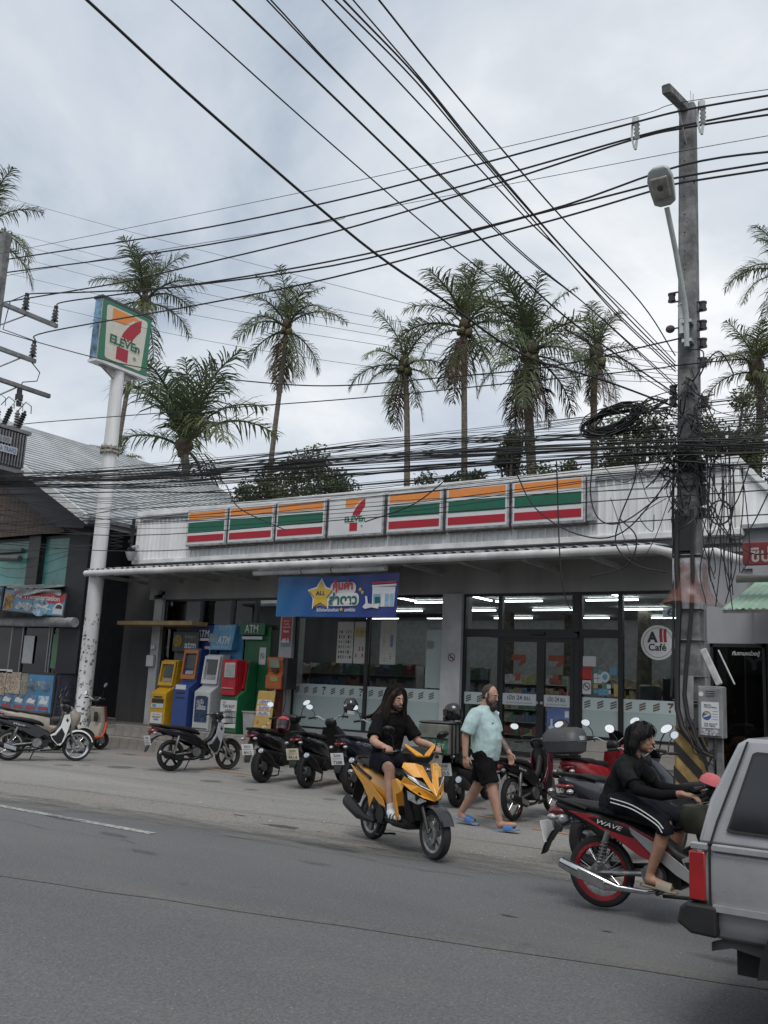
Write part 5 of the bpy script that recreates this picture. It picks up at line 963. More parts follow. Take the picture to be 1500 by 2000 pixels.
for z in (1.585, 1.55, 1.515, 1.48): b = B(); b.bb((0.055, -0.0395, z), (0.125, -0.038, z+0.008)); b.obj('printed_line', M('line_grey', (0.2, 0.22, 0.26), 0.6), o, smooth=0)
b = B(); b.bb((-0.1, -0.038, 1.275), (0.13, -0.033, 1.355)); b.obj('notice', M('torn_paper', (0.35, 0.36, 0.4), 0.7, var=0.9, scale=40, rgb2=(0.05, 0.05, 0.05)), mc, smooth=0)
for z in (1.8, 1.83, 1.86): b = B(); b.cbox((0.03, -0.036, z), (0.12, 0.02, 0.014), 0.004); b.obj('louvre', cabm, mc)
b = B(); b.cyl((-0.09, -0.033, 1.81), (-0.09, -0.038, 1.81), 0.032, n=16); b.obj('sticker', signw, mc)
r = rng(17)
for i in range(7):
    b = B(); x0 = r.uniform(-0.3, -0.15); b.tube([(x0, -0.1, r.uniform(1.2, 1.5)), (x0+0.12, -0.16, r.uniform(0.95, 1.15)), (0.0+r.uniform(-.05, .1), -0.15, r.uniform(0.85, 1.1)), (0.1, -0.1, r.uniform(0.9, 1.2)), (0.08, 0.05, 1.25)], 0.011, 6); b.obj('supply_cable', blk, mc)
# ================================================================ left pole with transformer
lp = thing('utility_pole', 'concrete pole with transformer and cross arms, cut off at the left edge', 'utility pole', (-20.75, 12.75, 0))
b = B(); taper(b, 0, 12.75, 0.36, 0.24, 0.32, 0.22); b.obj('pole_shaft', con, lp, smooth=0)
def pin(b, x, y, z):
    b.cyl((x, y, z-0.12), (x, y, z), 0.03, n=8)
    for i in range(4): b.cyl((x, y, z+0.09*i), (x, y, z+0.05+0.09*i), 0.105-0.008*i, 0.06, 12)
    b.cyl((x, y, z+0.34), (x, y, z+0.42), 0.05, 0.06, 10)
arm_m = M('cross_arm_steel', (0.28, 0.29, 0.3), 0.5, 0.4, var=0.2)
for z, y0, y1, m_ in ((10.83, 0.1, 1.72, arm_m), (9.66, 0.1, 1.2, arm_m), (8.87, -0.6, 1.75, con)):
    b = B(); b.bb((0.1, y0, z-0.055), (0.2, y1, z+0.055)); b.obj('cross_arm', m_, lp, smooth=0, bevel=0.008)
    b = B(); b.tube([(0.12, 0.1, z-0.55), (0.15, min(0.75, y1-0.2), z-0.06)], 0.02, 6); b.obj('arm_brace', arm_m, lp)
for (y, z) in ((0.72, 10.95), (1.62, 10.95), (1.1, 9.78)): b = B(); pin(b, 0.15, y, z); b.obj('pin_insulator', M('brown_insulator', (0.035, 0.03, 0.032), 0.3), lp)
b = B(); b.cyl((0.15, 0.85, 8.8), (0.15, 0.88, 8.35), 0.07, n=10); b.cyl((0.15, 0.86, 8.65), (0.15, 0.86, 8.5), 0.1, n=10); b.obj('fuse_cutout', dk, lp)
b = B(); b.tube([(0.15, 1.1, 9.6), (0.18, 1.35, 9.4), (0.18, 1.3, 9.15), (0.16, 0.9, 9.0), (0.15, 0.86, 8.85)], 0.014, 6); b.tube([(0.15, 0.72, 11.35), (0.1, 0.3, 11.0), (0.1, 0.2, 10.2), (0.15, 1.1, 10.2)], 0.014, 6); b.obj('jumper_cable', blk, lp)
tr = thing('pole_transformer', 'grey finned pole transformer with name plate on the left pole', 'transformer', (-20.66, 13.05, 6.5))
trm = M('transformer_grey', (0.2, 0.205, 0.22), 0.5, var=0.15)
b = B(); b.bb((-0.6, -0.6, 0.12), (0.55, 0.55, 1.02)); b.bb((-0.65, -0.65, 1.02), (0.65, 0.65, 1.1)); b.bb((-0.6, -0.6, 0.0), (0.6, 0.6, 0.1)); b.obj('tank', trm, tr, smooth=0)
fb = B(); fb.bb((-0.012, -0.05, 0.14), (0.012, 0.05, 0.98)); fme = fb.mesh('cooling_fin'); fme.materials.append(trm)
for i in range(14): inst('cooling_fin', fme, tr, (0.6, -0.53+0.081*i, 0), (0, 0, pi/2)); inst('cooling_fin', fme, tr, (-0.53+0.081*i, -0.65, 0))
b = B(); b.bb((0.655, -0.25, 0.66), (0.665, 0.1, 0.82)); o = b.obj('name_plate', M('plate_grey', (0.35, 0.36, 0.38), 0.5), tr, smooth=0); text('lettering', '100', 0.26, 0.12, M('plate_grey_ink', (0.15, 0.16, 0.18), 0.5), sideface(0.668, -0.07, 0.74), o, 0.03)
b = B(); b.bb((0.655, -0.42, 0.42), (0.665, 0.3, 0.6)); o = b.obj('name_plate', M('plate_pale', (0.45, 0.47, 0.5), 0.5), tr, smooth=0); text('lettering', 'VISTA TRAFO', 0.66, 0.12, M('trafo_ink', (0.05, 0.15, 0.28), 0.5), sideface(0.668, -0.06, 0.51), o, 0.02)
for (x, y, lean, m_) in ((0.3, -0.45, 0.3, dk), (0.3, 0.05, 0.3, dk), (0.3, 0.45, 0.3, dk), (-0.2, -0.3, 0, porc), (-0.2, 0.2, 0, trm), (0.1, 0.55, 0, trm), (0.0, -0.5, 0, trm)):
    b = B(); q = V((x, y, 1.1)); d = V((0, lean, 1)).normalized(); b.cyl(q, q+d*0.62, 0.035, n=8)
    for i in range(7): b.cyl(q+d*(0.1+0.07*i), q+d*(0.14+0.07*i), 0.075, 0.05, 10)
    b.obj('bushing', m_, tr)
r = rng(6)
for i in range(5): b = B(); y = -0.5+0.25*i; b.tube([(0.2, y, 1.7), (0.25, y+0.15, 1.95), (0.2, y+0.35, 1.9), (0.15, y+0.4, 1.72)], 0.012, 5); b.obj('lead_wire', porc if i % 2 else blk, tr)
# ================================================================ overhead cables
def cr(pts, sub=6):
    P = [V(p) for p in pts]; P = [P[0]*2-P[1]]+P+[P[-1]*2-P[-2]]; out = []
    for i in range(1, len(P)-2):
        for k in range(sub):
            t = k/sub; a, b_, c, d = P[i-1], P[i], P[i+1], P[i+2]
            out.append(0.5*((2*b_)+(c-a)*t+(2*a-5*b_+4*c-d)*t*t+(3*b_-a-3*c+d)*t*t*t))
    out.append(P[-2]); return out
WIRES = [
 ('h',0.006,[(-21.76,12.45,12.14),(-20.00,12.45,11.95),(-15.80,12.45,11.50),(-9.88,12.45,10.89),(-7.03,12.45,10.64),(-4.20,12.45,10.42),(-3.62,12.45,10.43),(-3.27,12.45,10.39),(-1.81,12.45,10.13)]),
 ('h',0.017,[(-22.51,12.90,12.33),(-21.11,12.90,12.17),(-14.43,12.90,11.29),(-10.21,12.90,10.89),(-6.85,12.90,10.72),(-4.35,12.90,10.63),(-3.39,12.90,10.57),(-1.88,12.90,10.35)]),
 ('h',0.017,[(-22.60,13.00,12.03),(-21.19,13.00,11.87),(-14.49,13.00,10.95),(-10.26,13.00,10.57),(-6.66,13.00,10.46),(-4.35,13.00,10.44),(-3.42,13.00,10.38),(-1.90,13.00,10.22)]),
 ('h',0.017,[(-22.56,13.10,11.16),(-21.17,13.10,11.08),(-16.76,13.10,10.66),(-14.91,13.10,10.56),(-10.32,13.10,10.36),(-6.71,13.10,10.39),(-4.39,13.10,10.47),(-3.45,13.10,10.40),(-1.92,13.10,10.17)]),
 ('h',0.006,[(-22.66,13.05,11.95),(-18.75,13.05,11.54),(-10.84,13.05,10.62),(-9.72,13.05,10.58),(-6.23,13.05,10.25),(-3.59,13.05,10.00),(-1.93,13.05,9.82)]),
 ('h',0.017,[(-20.37,13.00,11.04),(-19.75,13.00,11.05),(-17.19,13.00,10.52),(-14.38,13.00,10.06),(-10.20,13.00,9.69),(-5.97,13.00,9.56),(-3.58,13.00,9.73),(-1.93,13.00,9.51)]),
 ('h',0.017,[(-19.81,13.10,10.64),(-18.58,13.10,10.61),(-15.65,13.10,10.25),(-10.27,13.10,9.65),(-6.02,13.10,9.61),(-4.12,13.10,9.60),(-3.61,13.10,9.60),(-1.95,13.10,9.42)]),
 ('h',0.017,[(-20.46,13.20,10.07),(-19.52,13.20,10.02),(-13.80,13.20,9.61),(-10.33,13.20,9.46),(-6.06,13.20,9.48),(-4.15,13.20,9.55),(-3.64,13.20,9.56),(-1.97,13.20,9.37)]),
 ('c',0.012,[(-22.07,13.15,10.70),(-21.09,13.15,10.30),(-17.12,13.15,8.92),(-14.66,13.15,8.20),(-11.89,13.15,7.54),(-10.01,13.15,7.20),(-7.79,13.15,7.02),(-5.70,13.15,6.90),(-3.66,13.15,7.01)]),
 ('c',0.01,[(-20.12,13.15,7.63),(-18.92,13.15,7.58),(-13.43,13.15,7.18),(-9.52,13.15,6.89),(-6.42,13.15,6.72),(-4.20,13.15,6.60),(-3.63,13.15,6.59),(-2.06,13.15,6.50)]),
 ('t',0.0045,[(-23.71,14.60,15.48),(-18.64,14.60,13.24),(-14.22,14.60,11.33),(-11.41,14.60,10.12),(-8.98,14.60,9.09),(-6.14,14.60,8.02),(-4.03,14.60,7.33)]),
 ('t',0.0045,[(-23.43,14.60,14.32),(-16.18,14.60,11.35),(-10.69,14.60,9.31),(-7.15,14.60,8.10),(-4.03,14.60,7.11)]),
 ('t',0.0045,[(-22.83,14.60,13.77),(-16.15,14.60,11.05),(-10.68,14.60,9.08),(-7.14,14.60,7.95),(-4.03,14.60,7.02)]),
 ('t',0.0045,[(-23.41,14.60,13.61),(-16.11,14.60,10.76),(-10.67,14.60,8.91),(-7.14,14.60,7.80),(-4.03,14.60,6.93)]),
 ('t',0.0045,[(-23.28,14.60,12.99),(-16.07,14.60,10.40),(-10.65,14.60,8.69),(-7.14,14.60,7.63),(-4.03,14.60,6.87)]),
 ('t',0.0045,[(-22.12,14.60,11.88),(-15.99,14.60,9.79),(-10.62,14.60,8.18),(-7.13,14.60,7.40),(-4.04,14.60,6.82)]),
 ('x',0.014,[(-6.61,2.88,7.94),(-6.22,4.28,7.40),(-5.90,5.44,6.95),(-5.38,7.28,6.32),(-5.05,8.46,6.07),(-4.67,9.84,5.80),(-4.22,11.45,5.90),(-3.75,13.15,5.95)]),
 ('x',0.007,[(-6.05,2.44,7.96),(-5.58,4.65,7.40),(-5.18,6.49,6.93),(-4.76,8.44,6.51),(-4.35,10.34,6.28),(-3.75,13.15,6.10)]),
 ('x',0.011,[(-5.34,3.50,7.71),(-5.11,4.92,7.40),(-4.91,6.11,7.14),(-4.47,8.76,6.58),(-4.19,10.46,6.29),(-3.75,13.15,6.15)]),
 ('x',0.007,[(-5.03,3.81,7.67),(-4.86,5.07,7.40),(-4.71,6.12,7.17),(-4.34,8.82,6.70),(-4.10,10.57,6.59),(-3.75,13.15,6.30)]),
 ('x',0.007,[(-5.00,3.82,7.68),(-4.83,5.08,7.40),(-4.69,6.13,7.16),(-4.33,8.83,6.72),(-4.09,10.63,6.58),(-3.75,13.15,6.25)]),
 ('x',0.008,[(-4.56,4.03,7.57),(-4.45,5.31,7.40),(-4.35,6.37,7.26),(-4.15,8.69,6.97),(-4.06,9.60,6.89),(-3.94,11.05,6.67),(-3.75,13.15,6.50)]),
 ('x',0.008,[(-4.46,3.95,7.48),(-4.35,5.36,7.40),(-4.26,6.54,7.33),(-4.17,7.77,7.13),(-4.03,9.55,6.85),(-3.90,11.24,6.66),(-3.75,13.15,6.55)]),
 ('x',0.009,[(-4.38,4.07,7.50),(-4.29,5.40,7.40),(-4.21,6.50,7.32),(-4.13,7.73,7.11),(-3.99,9.62,6.87),(-3.87,11.37,6.71),(-3.75,13.15,6.60)]),
 ('x',0.007,[(-4.30,4.14,7.57),(-4.22,5.44,7.40),(-4.15,6.52,7.26),(-4.08,7.71,7.07),(-3.96,9.70,6.84),(-3.85,11.51,6.76),(-3.75,13.15,6.65)]),
 ('x',0.009,[(-4.08,4.28,7.55),(-4.03,5.55,7.40),(-3.99,6.61,7.28),(-3.91,8.88,7.13),(-3.80,11.69,7.04),(-3.75,13.15,6.75)]),
]

WIRES[5][2][0:2] = [(-20.6, 13.47, 11.36), (-19.4, 13.1, 10.98)]; WIRES[6][2][0:2] = [(-20.6, 14.37, 11.36), (-18.58, 13.2, 10.63)]; WIRES[7][2][0:2] = [(-20.6, 13.85, 10.2), (-19.3, 13.3, 10.01)]
cnt = {}
WLAB = {'h': 'thick black power cable sagging along the street between the two poles', 'c': 'single dark cable sagging low across the sky between the two poles', 't': 'very thin wire slanting down from left pole behind the palms', 'x': 'wire strung over the road from the pole to the top of the photo'}
HL = ['thin uppermost earth wire running to the pole top arm', 'uppermost thick power cable, held by the white pole top clamps', 'second thick power cable from the top, near the white clamps', 'third thick power cable from the top, lowest at the white clamps', 'thin wire between the upper and lower thick power cables', 'upper cable of the lower three, ending on the left pole insulator', 'middle cable of the lower three thick power cables', 'lowest of the thick power cables, crossing the pylon sign face']
for i, (k, rd, pts) in enumerate(WIRES):
    c = cnt.get(k, 0); cnt[k] = c+1
    b = B(); b.tube(cr(pts), rd, 6); o = b.obj('overhead_cable', blk)
    lab = HL[c] if k == 'h' else (['dark cable sagging low from left pole across the pylon sign', 'dark cable running from the transformer to the concrete pole'][c] if k == 'c' else WLAB[k])
    ORD = ('first', 'second', 'third', 'fourth', 'fifth', 'sixth', 'seventh', 'eighth', 'ninth', 'tenth')
    if k == 'x': lab = 'thick leftmost cable slanting over the road to the top edge' if c == 0 else 'rightmost cable slanting over the road to the top edge' if c == 9 else 'cable over the road, %s from the left where it leaves the top edge' % ORD[c]
    if k == 't': lab = '%s from the top of six very thin wires slanting down from left pole' % ORD[c]
    tag(o, lab, 'cable', {'h': 'power cables between the poles', 'c': 'single street cables', 't': 'thin wires behind the sign', 'x': 'cables slanting over the road'}[k])
# the dense bundle of communication lines: nobody could count it
r = rng(42)
base = [(-30, 6.9), (-20.16, 6.16), (-15.5, 5.82), (-11.84, 5.69), (-8.3, 5.55), (-5.5, 5.4), (-3.67, 5.28), (-2.5, 5.17), (2.5, 4.95)]
b = B()
for i in range(27):
    y = 12.95+r.uniform(-0.12, 0.25); oz = r.gauss(0, 0.12); sag = r.uniform(-0.12, 0.18); ph = r.uniform(0, 6); rad = r.choice([0.005, 0.006, 0.008, 0.009, 0.013])
    b.tube(cr([(x, y+0.03*sin(x+ph), z+oz*(0.5+0.5*abs(sin(x*0.31+ph)))-sag*sin(pi*min(1, max(0, (x+20)/16.3)))) for x, z in base], 5), rad, 5, cap=False)
for i in range(20):        # loose lines above the bundle, rising towards the pole
    z1 = r.uniform(5.45, 6.0); y = 13.0+r.uniform(-0.1, 0.5); b.tube(cr([(-20.6, y, 6.25+r.uniform(-0.2, 0.2)), (-14, y, 5.85+r.uniform(-0.1, 0.25)), (-9, y, 5.75+r.uniform(-0.05, 0.3)), (-3.7, 13.2, z1), (2.5, y, z1-0.15)], 7), r.choice([0.005, 0.006, 0.008]), 5, cap=False)
for i in range(16):        # lines sagging below, across the parapet and the left roof
    y = 13.05+r.uniform(-0.1, 0.3); z0 = r.uniform(5.0, 6.0); zm = r.uniform(4.7, 5.45); b.tube(cr([(-30, y, z0+0.6), (-20.6, y, z0), (-15.3, y, zm+0.05), (-9, y, zm-0.02+r.uniform(-0.1, 0.1)), (-3.7, 13.15, zm-0.1+r.uniform(-0.1, 0.25)), (2.5, y, zm-0.2)], 7), r.choice([0.005, 0.006, 0.007]), 5, cap=False)
for z in (4.6, 4.26): b.tube(cr([(-22, 13.1, z+0.6), (-15.2, 13.1, z+0.02), (-9, 13.1, z+0.02), (-3.7, 13.1, z+0.0), (2, 13.1, z-0.05)], 7), 0.009, 5, cap=False)
o = b.obj('communication_cable_bundle', blk, smooth=60, fix=False); tag(o, 'dense band of black communication cables sagging along the street', 'cables', kind='stuff')
# thin fan of wires on the far left
b = B()
for i in range(9): y = 13.4+0.3*i*0.5; z0 = 5.7-0.22*i; b.tube(cr([(-24, y, z0+0.9), (-21, y, z0+0.1), (-18.9, 16.0, 5.0+0.12*(i % 4))], 6), 0.006, 5, cap=False)
tag(b.obj('service_wires', blk, smooth=60, fix=False), 'thin service wires fanning from the left street edge to the parapet corner', 'wires', kind='stuff')
# coil and tangle at the pole
cl = thing('cable_coil', 'big loose coil of black cable hanging left of the concrete pole', 'cable coil', (-4.72, 13.1, 5.85)); cl.scale = (0.8, 1, 0.9); b = B(); r = rng(12)
for i in range(26):
    a0 = r.uniform(0, 6.28); rx = r.uniform(0.4, 0.62); rz = r.uniform(0.12, 0.26); ox, oz = r.uniform(-0.08, 0.12), r.uniform(-0.06, 0.06); ti = r.uniform(0.05, 0.28)
    P = []
    for k in range(19):
        a = a0+2*pi*k/18; x, z = rx*cos(a)+ox, rz*sin(a)+oz; P.append((x, r.uniform(-0.02, 0.02)+0.06*sin(a+i), z+x*ti))
    b.tube(P, r.choice([0.008, 0.01, 0.013]), 5, cap=False)
b.obj('coil_turns', blk, cl, smooth=60, fix=False)['kind'] = 'stuff'
b = B()
for i in range(12): a = r.uniform(0, 3.1); b.tube(cr([(0.4, 0, 0.1), (0.7+r.uniform(-.1, .1), 0.05, 0.15+r.uniform(-0.1, 0.2)), (1.05, 0.1, r.uniform(-0.1, 0.3))], 5), 0.01, 5, cap=False)
b.obj('coil_tails', blk, cl, smooth=60, fix=False)['kind'] = 'stuff'
b = B(); r = rng(99)
for i in range(60):        # tangle close to the shaft
    z = r.uniform(4.4, 6.4); P = [(-3.66+r.uniform(-0.28, 0.28), 13.3+r.uniform(-0.3, 0.0), z)]
    for k in range(4): P.append((P[-1][0]+r.uniform(-0.2, 0.22), 13.05+r.uniform(-0.15, 0.1), P[-1][2]+r.uniform(-0.3, 0.25)))
    b.tube(cr(P, 4), r.choice([0.006, 0.008, 0.011]), 5, cap=False)
for i in range(22):        # hanging loops to both sides
    s_ = r.choice([-1, 1, 1]); x0 = -3.66+s_*r.uniform(0.1, 0.3); L = r.uniform(0.4, 1.6); z = r.uniform(4.6, 6.2); d = r.uniform(0.2, 1.1)
    b.tube(cr([(x0, 13.1, z), (x0+s_*L*0.3, 13.0, z-d*0.8), (x0+s_*L*0.6, 12.98, z-d), (x0+s_*L, 13.05, z-d*0.3+r.uniform(-0.3, 0.3))], 6), r.choice([0.006, 0.008, 0.01]), 5, cap=False)
for i in range(16):        # vertical droppers right of the pole
    x = -3.3+r.uniform(-0.05, 0.5); b.tube(cr([(x, 13.05, r.uniform(4.9, 5.6)), (x+r.uniform(-0.1, 0.1), 13.0, 4.4), (x+r.uniform(-0.15, 0.1), 13.0, r.uniform(3.4, 4.0)), (x+r.uniform(-0.1, 0.05), 13.0, r.uniform(2.9, 3.5))], 5), 0.008, 5, cap=False)
for P in ([(-5.0, 13.1, 5.3), (-5.02, 13.05, 4.7), (-4.85, 13.0, 4.3), (-4.5, 13.0, 4.25), (-4.0, 13.1, 4.6)], [(-6.3, 13.1, 5.2), (-5.9, 13.0, 4.55), (-5.2, 13.0, 4.1), (-4.5, 13.0, 4.1), (-3.8, 13.1, 4.9)], [(-4.5, 13.0, 5.6), (-4.3, 13.0, 5.0), (-4.55, 13.0, 4.3), (-4.6, 13.0, 3.9), (-4.3, 13.0, 3.6), (-3.9, 13.1, 3.5)], [(-4.55, 13.0, 4.3), (-4.3, 13.0, 4.0), (-4.45, 13.0, 3.6), (-5.0, 13.0, 3.45)], [(-5.6, 13.1, 5.3), (-5.5, 13.1, 3.5), (-5.35, 13.2, 2.9)], [(-7.4, 13.1, 5.3), (-8.2, 13.1, 4.8), (-9.2, 13.1, 4.55)], [(-12.6, 13.1, 5.5), (-12.2, 13.1, 5.0), (-11.0, 13.1, 4.5)]):
    b.tube(cr(P, 6), 0.011, 5, cap=False)
for i in range(7): a0 = r.random()*6; b.tube([(-3.12+0.15*cos(a0+k*pi/8)+r.uniform(-.01, .01), 13.0, 4.3+0.17*sin(a0+k*pi/8)) for k in range(17)], 0.009, 5, cap=False)
tag(b.obj('cable_tangle', blk, smooth=60, fix=False), 'tangle of loose black cables around the concrete pole', 'cables', kind='stuff')
# ================================================================ palms and trees behind the shops
def leafmat(name, a, c, rnd=0.25):
    m, t, b = nodes_of(name); L = t.links.new; N = t.nodes.new
    tc = N('ShaderNodeTexCoord'); n = N('ShaderNodeTexNoise'); n.inputs['Scale'].default_value = 1.7; n.inputs['Detail'].default_value = 3; L(tc.outputs['Object'], n.inputs['Vector'])
    r_ = N('ShaderNodeValToRGB'); L(n.outputs[0], r_.inputs[0]); r_.color_ramp.elements[0].position = 0.35; r_.color_ramp.elements[1].position = 0.65; r_.color_ramp.elements[0].color = (*a, 1); r_.color_ramp.elements[1].color = (*c, 1)
    oi = N('ShaderNodeObjectInfo'); mr = N('ShaderNodeMapRange'); L(oi.outputs['Random'], mr.inputs[0]); mr.inputs[3].default_value = 1-rnd; mr.inputs[4].default_value = 1+rnd
    hs = N('ShaderNodeHueSaturation'); L(mr.outputs[0], hs.inputs['Value']); L(r_.outputs[0], hs.inputs['Color']); L(hs.outputs[0], b.inputs['Base Color']); b.inputs['Roughness'].default_value = 0.5
    b.inputs['Specular IOR Level'].default_value = 0.35
    tr = N('ShaderNodeBsdfTranslucent'); L(hs.outputs[0], tr.inputs[0]); mx = N('ShaderNodeMixShader'); mx.inputs[0].default_value = 0.3
    out = t.nodes['Material Output']; L(b.outputs[0], mx.inputs[1]); L(tr.outputs[0], mx.inputs[2]); L(mx.outputs[0], out.inputs[0]); return m
palm_g = leafmat('palm_green', (0.055, 0.082, 0.042), (0.115, 0.145, 0.072)); palm_y = leafmat('palm_olive', (0.07, 0.095, 0.042), (0.14, 0.16, 0.075)); palm_b = leafmat('palm_dead', (0.07, 0.05, 0.035), (0.13, 0.095, 0.065))
bark_p = M('palm_bark', (0.17, 0.145, 0.12), 0.9, var=0.3, scale=9, bump=0.3, bscale=12)
def frond(e0, e1, seed, mat, sparse=1.0, hang=1.0):
    r = rng(seed); n = 20; P = []; D = []; p = V((0, 0, 0))
    for i in range(n+1):
        t = i/n; a = radians(e0+(e1-e0)*t**1.25); d = V((cos(a), 0, sin(a))); P.append(p.copy()); D.append(d); p = p+d*(1.0/n)
    b = B(); b.tube(P, [0.016*(1-0.85*i/n)+0.002 for i in range(n+1)], 4, cap=False)
    NL = 42; side = V((0, 1, 0)); g = V((0, 0, -1))
    for s in (-1, 1):
        for k in range(NL):
            if r.random() > sparse: continue
            t = 0.12+0.88*k/(NL-1); f = t*n; i = min(n-1, int(f)); q = P[i].lerp(P[i+1], f-i); d = D[i]
            L = (0.30*sin(pi*min(1, (t*0.86+0.14)))**0.6+0.05)*r.uniform(0.6, 1.15); nrm = d.cross(side)
            up = -nrm if nrm.z < 0 else nrm
            dv = (side*s*r.uniform(0.6, 1.05)+d*r.uniform(0.4, 1.0)+up*r.uniform(-0.1, 0.35)).normalized()
            dr = hang*r.uniform(0.3, 1.0); w = 0.0078*r.uniform(0.65, 1.15)
            m1 = q+dv*L*0.45; dv2 = (dv+g*dr).normalized(); m2 = m1+dv2*L*0.35; dv3 = (dv2+g*dr*1.1).normalized(); m3 = m2+dv3*L*0.28
            wv = dv.cross(up).normalized()*w
            b.add([q-wv*0.7, q+wv*0.7, m1-wv, m1+wv, m2-wv*0.8, m2+wv*0.8, m3], [(0, 1, 3, 2), (2, 3, 5, 4), (4, 5, 6)])
    me = b.mesh('frond'); me.materials.append(mat); return me
CL = [(87, 58), (78, 25), (66, -8), (50, -38), (34, -60), (14, -72), (-12, -82), (-42, -88)]
FR = [[frond(a, c, 10*i+j, palm_g if (i < 4 and j) else palm_y if j == 0 else palm_g, 0.92, 0.6+0.15*i) for j in range(3)] for i, (a, c) in enumerate(CL)]
DEAD = [frond(-62, -88, 201, palm_b, 0.8, 1.4), frond(-74, -89, 202, palm_b, 0.7, 1.5)]
nut_m = M('coconut', (0.16, 0.15, 0.06), 0.6, var=0.3); fib = M('palm_fibre', (0.12, 0.09, 0.065), 0.9, var=0.3)
NUT = B().ell((0, 0, 0), (0.12, 0.12, 0.15), 10, 7).mesh('coconut'); NUT.materials.append(nut_m)
def palm(x, y, z, bx, L, label, seed, nf=24, dead=3, nuts=6, lean=0.0, tr=0.17, counts=None, group='coconut palms behind the shops'):
    r = rng(seed); t = thing('coconut_palm', label, 'palm', (bx, y, 0), group=group); top = V((x-bx, 0, z))
    b = B(); n = 12; P = []
    for i in range(n+1): u = i/n; P.append((top.x*(u**1.5 if abs(top.x) > 0.6 else u)+0.12*sin(u*5+seed), 0, top.z*u))
    P[-1] = tuple(top); b.tube(P, [tr*1.35 if i == 0 else tr*(1-0.32*i/n) for i in range(n+1)], 9); b.obj('trunk', bark_p, t)
    b = B(); b.cyl(top-V((0, 0, 0.35)), top+V((0, 0, 0.25)), tr*0.9, tr*1.2, 9); b.ell(top+V((0, 0, 0.15)), (tr*1.6, tr*1.6, 0.35), 9, 6); b.obj('crown_base', fib, t)
    cs = [max(1, round(q*0.6)) if q else 0 for q in (counts or [4, 5, 4, 4, 4, 4, 3, 2])]; az = r.uniform(0, 6)
    for i, c in enumerate(cs):
        for k in range(c):
            az += 2.4+r.uniform(-0.35, 0.35); s = L*r.uniform(0.85, 1.1)*(0.8 if i == 0 else 1.0 if i < 6 else 0.9)
            inst('frond', FR[i][r.randrange(3)], t, top+V((0, 0, 0.2-0.05*i)), (r.uniform(-0.15, 0.15), r.uniform(-0.08, 0.08), az), (s, s, s))
    for k in range(dead):
        az += 2.1; s = L*r.uniform(0.7, 0.95); inst('dead_frond', DEAD[k % 2], t, top-V((0, 0, 0.2)), (0, r.uniform(-0.1, 0.1), az), (s, s, s))
    for k in range(nuts):
        a = k*2.4; inst('coconut', NUT, t, top+V((0.26*cos(a), 0.26*sin(a), -0.2-0.1*(k % 2))))
    return t
palm(-39.24, 33.0, 22.57, -40.94, 3.7, 'coconut palm rising behind the pylon sign', 1, dead=0, counts=[4, 5, 4, 5, 4, 4, 2, 1])
palm(-29.39, 34.0, 19.57, -30.01, 3.5, 'tall slim coconut palm standing alone right of the pylon sign', 2, dead=3, counts=[4, 4, 4, 3, 4, 3, 3, 3])
palm(-27.57, 26.0, 11.0, -26.6, 4.4, 'low palm with long upright fronds behind the agency roof', 3, dead=0, nuts=0, tr=0.25, counts=[6, 7, 6, 5, 4, 2, 0, 0])
palm(-20.80, 32.0, 15.48, -20.17, 2.7, 'coconut palm above the white logo panel, leftmost of the four in the middle', 4, dead=3, counts=[4, 4, 2, 2, 4, 4, 5, 4])
palm(-18.42, 33.0, 17.18, -18.21, 3.3, 'tallest of the four middle palms, with brown hanging fronds', 5, dead=5, counts=[5, 5, 4, 3, 4, 4, 3, 3])
palm(-13.94, 30.0, 14.24, -13.44, 3.3, 'broad palm with a thick brown skirt of dead fronds', 6, dead=7, tr=0.24, counts=[5, 6, 5, 4, 5, 5, 5, 4])
palm(-11.72, 31.0, 14.10, -11.59, 1.95, 'smaller palm just left of the concrete pole', 7, dead=6, counts=[4, 5, 3, 3, 4, 4, 4, 2])
palm(-5.6, 33.0, 16.9, -6.1, 2.2, 'palm at the right edge with fronds hanging into the photo', 8, dead=0)
palm(-6.36, 32.0, 13.0, -6.57, 2.2, 'palm right of the concrete pole above the shop side wall', 9, dead=4, counts=[4, 5, 4, 4, 4, 4, 3, 2])
palm(-37.6, 22.0, 21.3, -35.4, 3.4, 'palm at the left edge above the transformer pole', 10, dead=0)
palm(-33.98, 28.0, 11.1, -33.9, 1.7, 'small feathery palm peeping over the agency roof by the pylon pole', 11, dead=0, nuts=0, tr=0.08, counts=[3, 4, 4, 4, 3, 0, 0, 0])
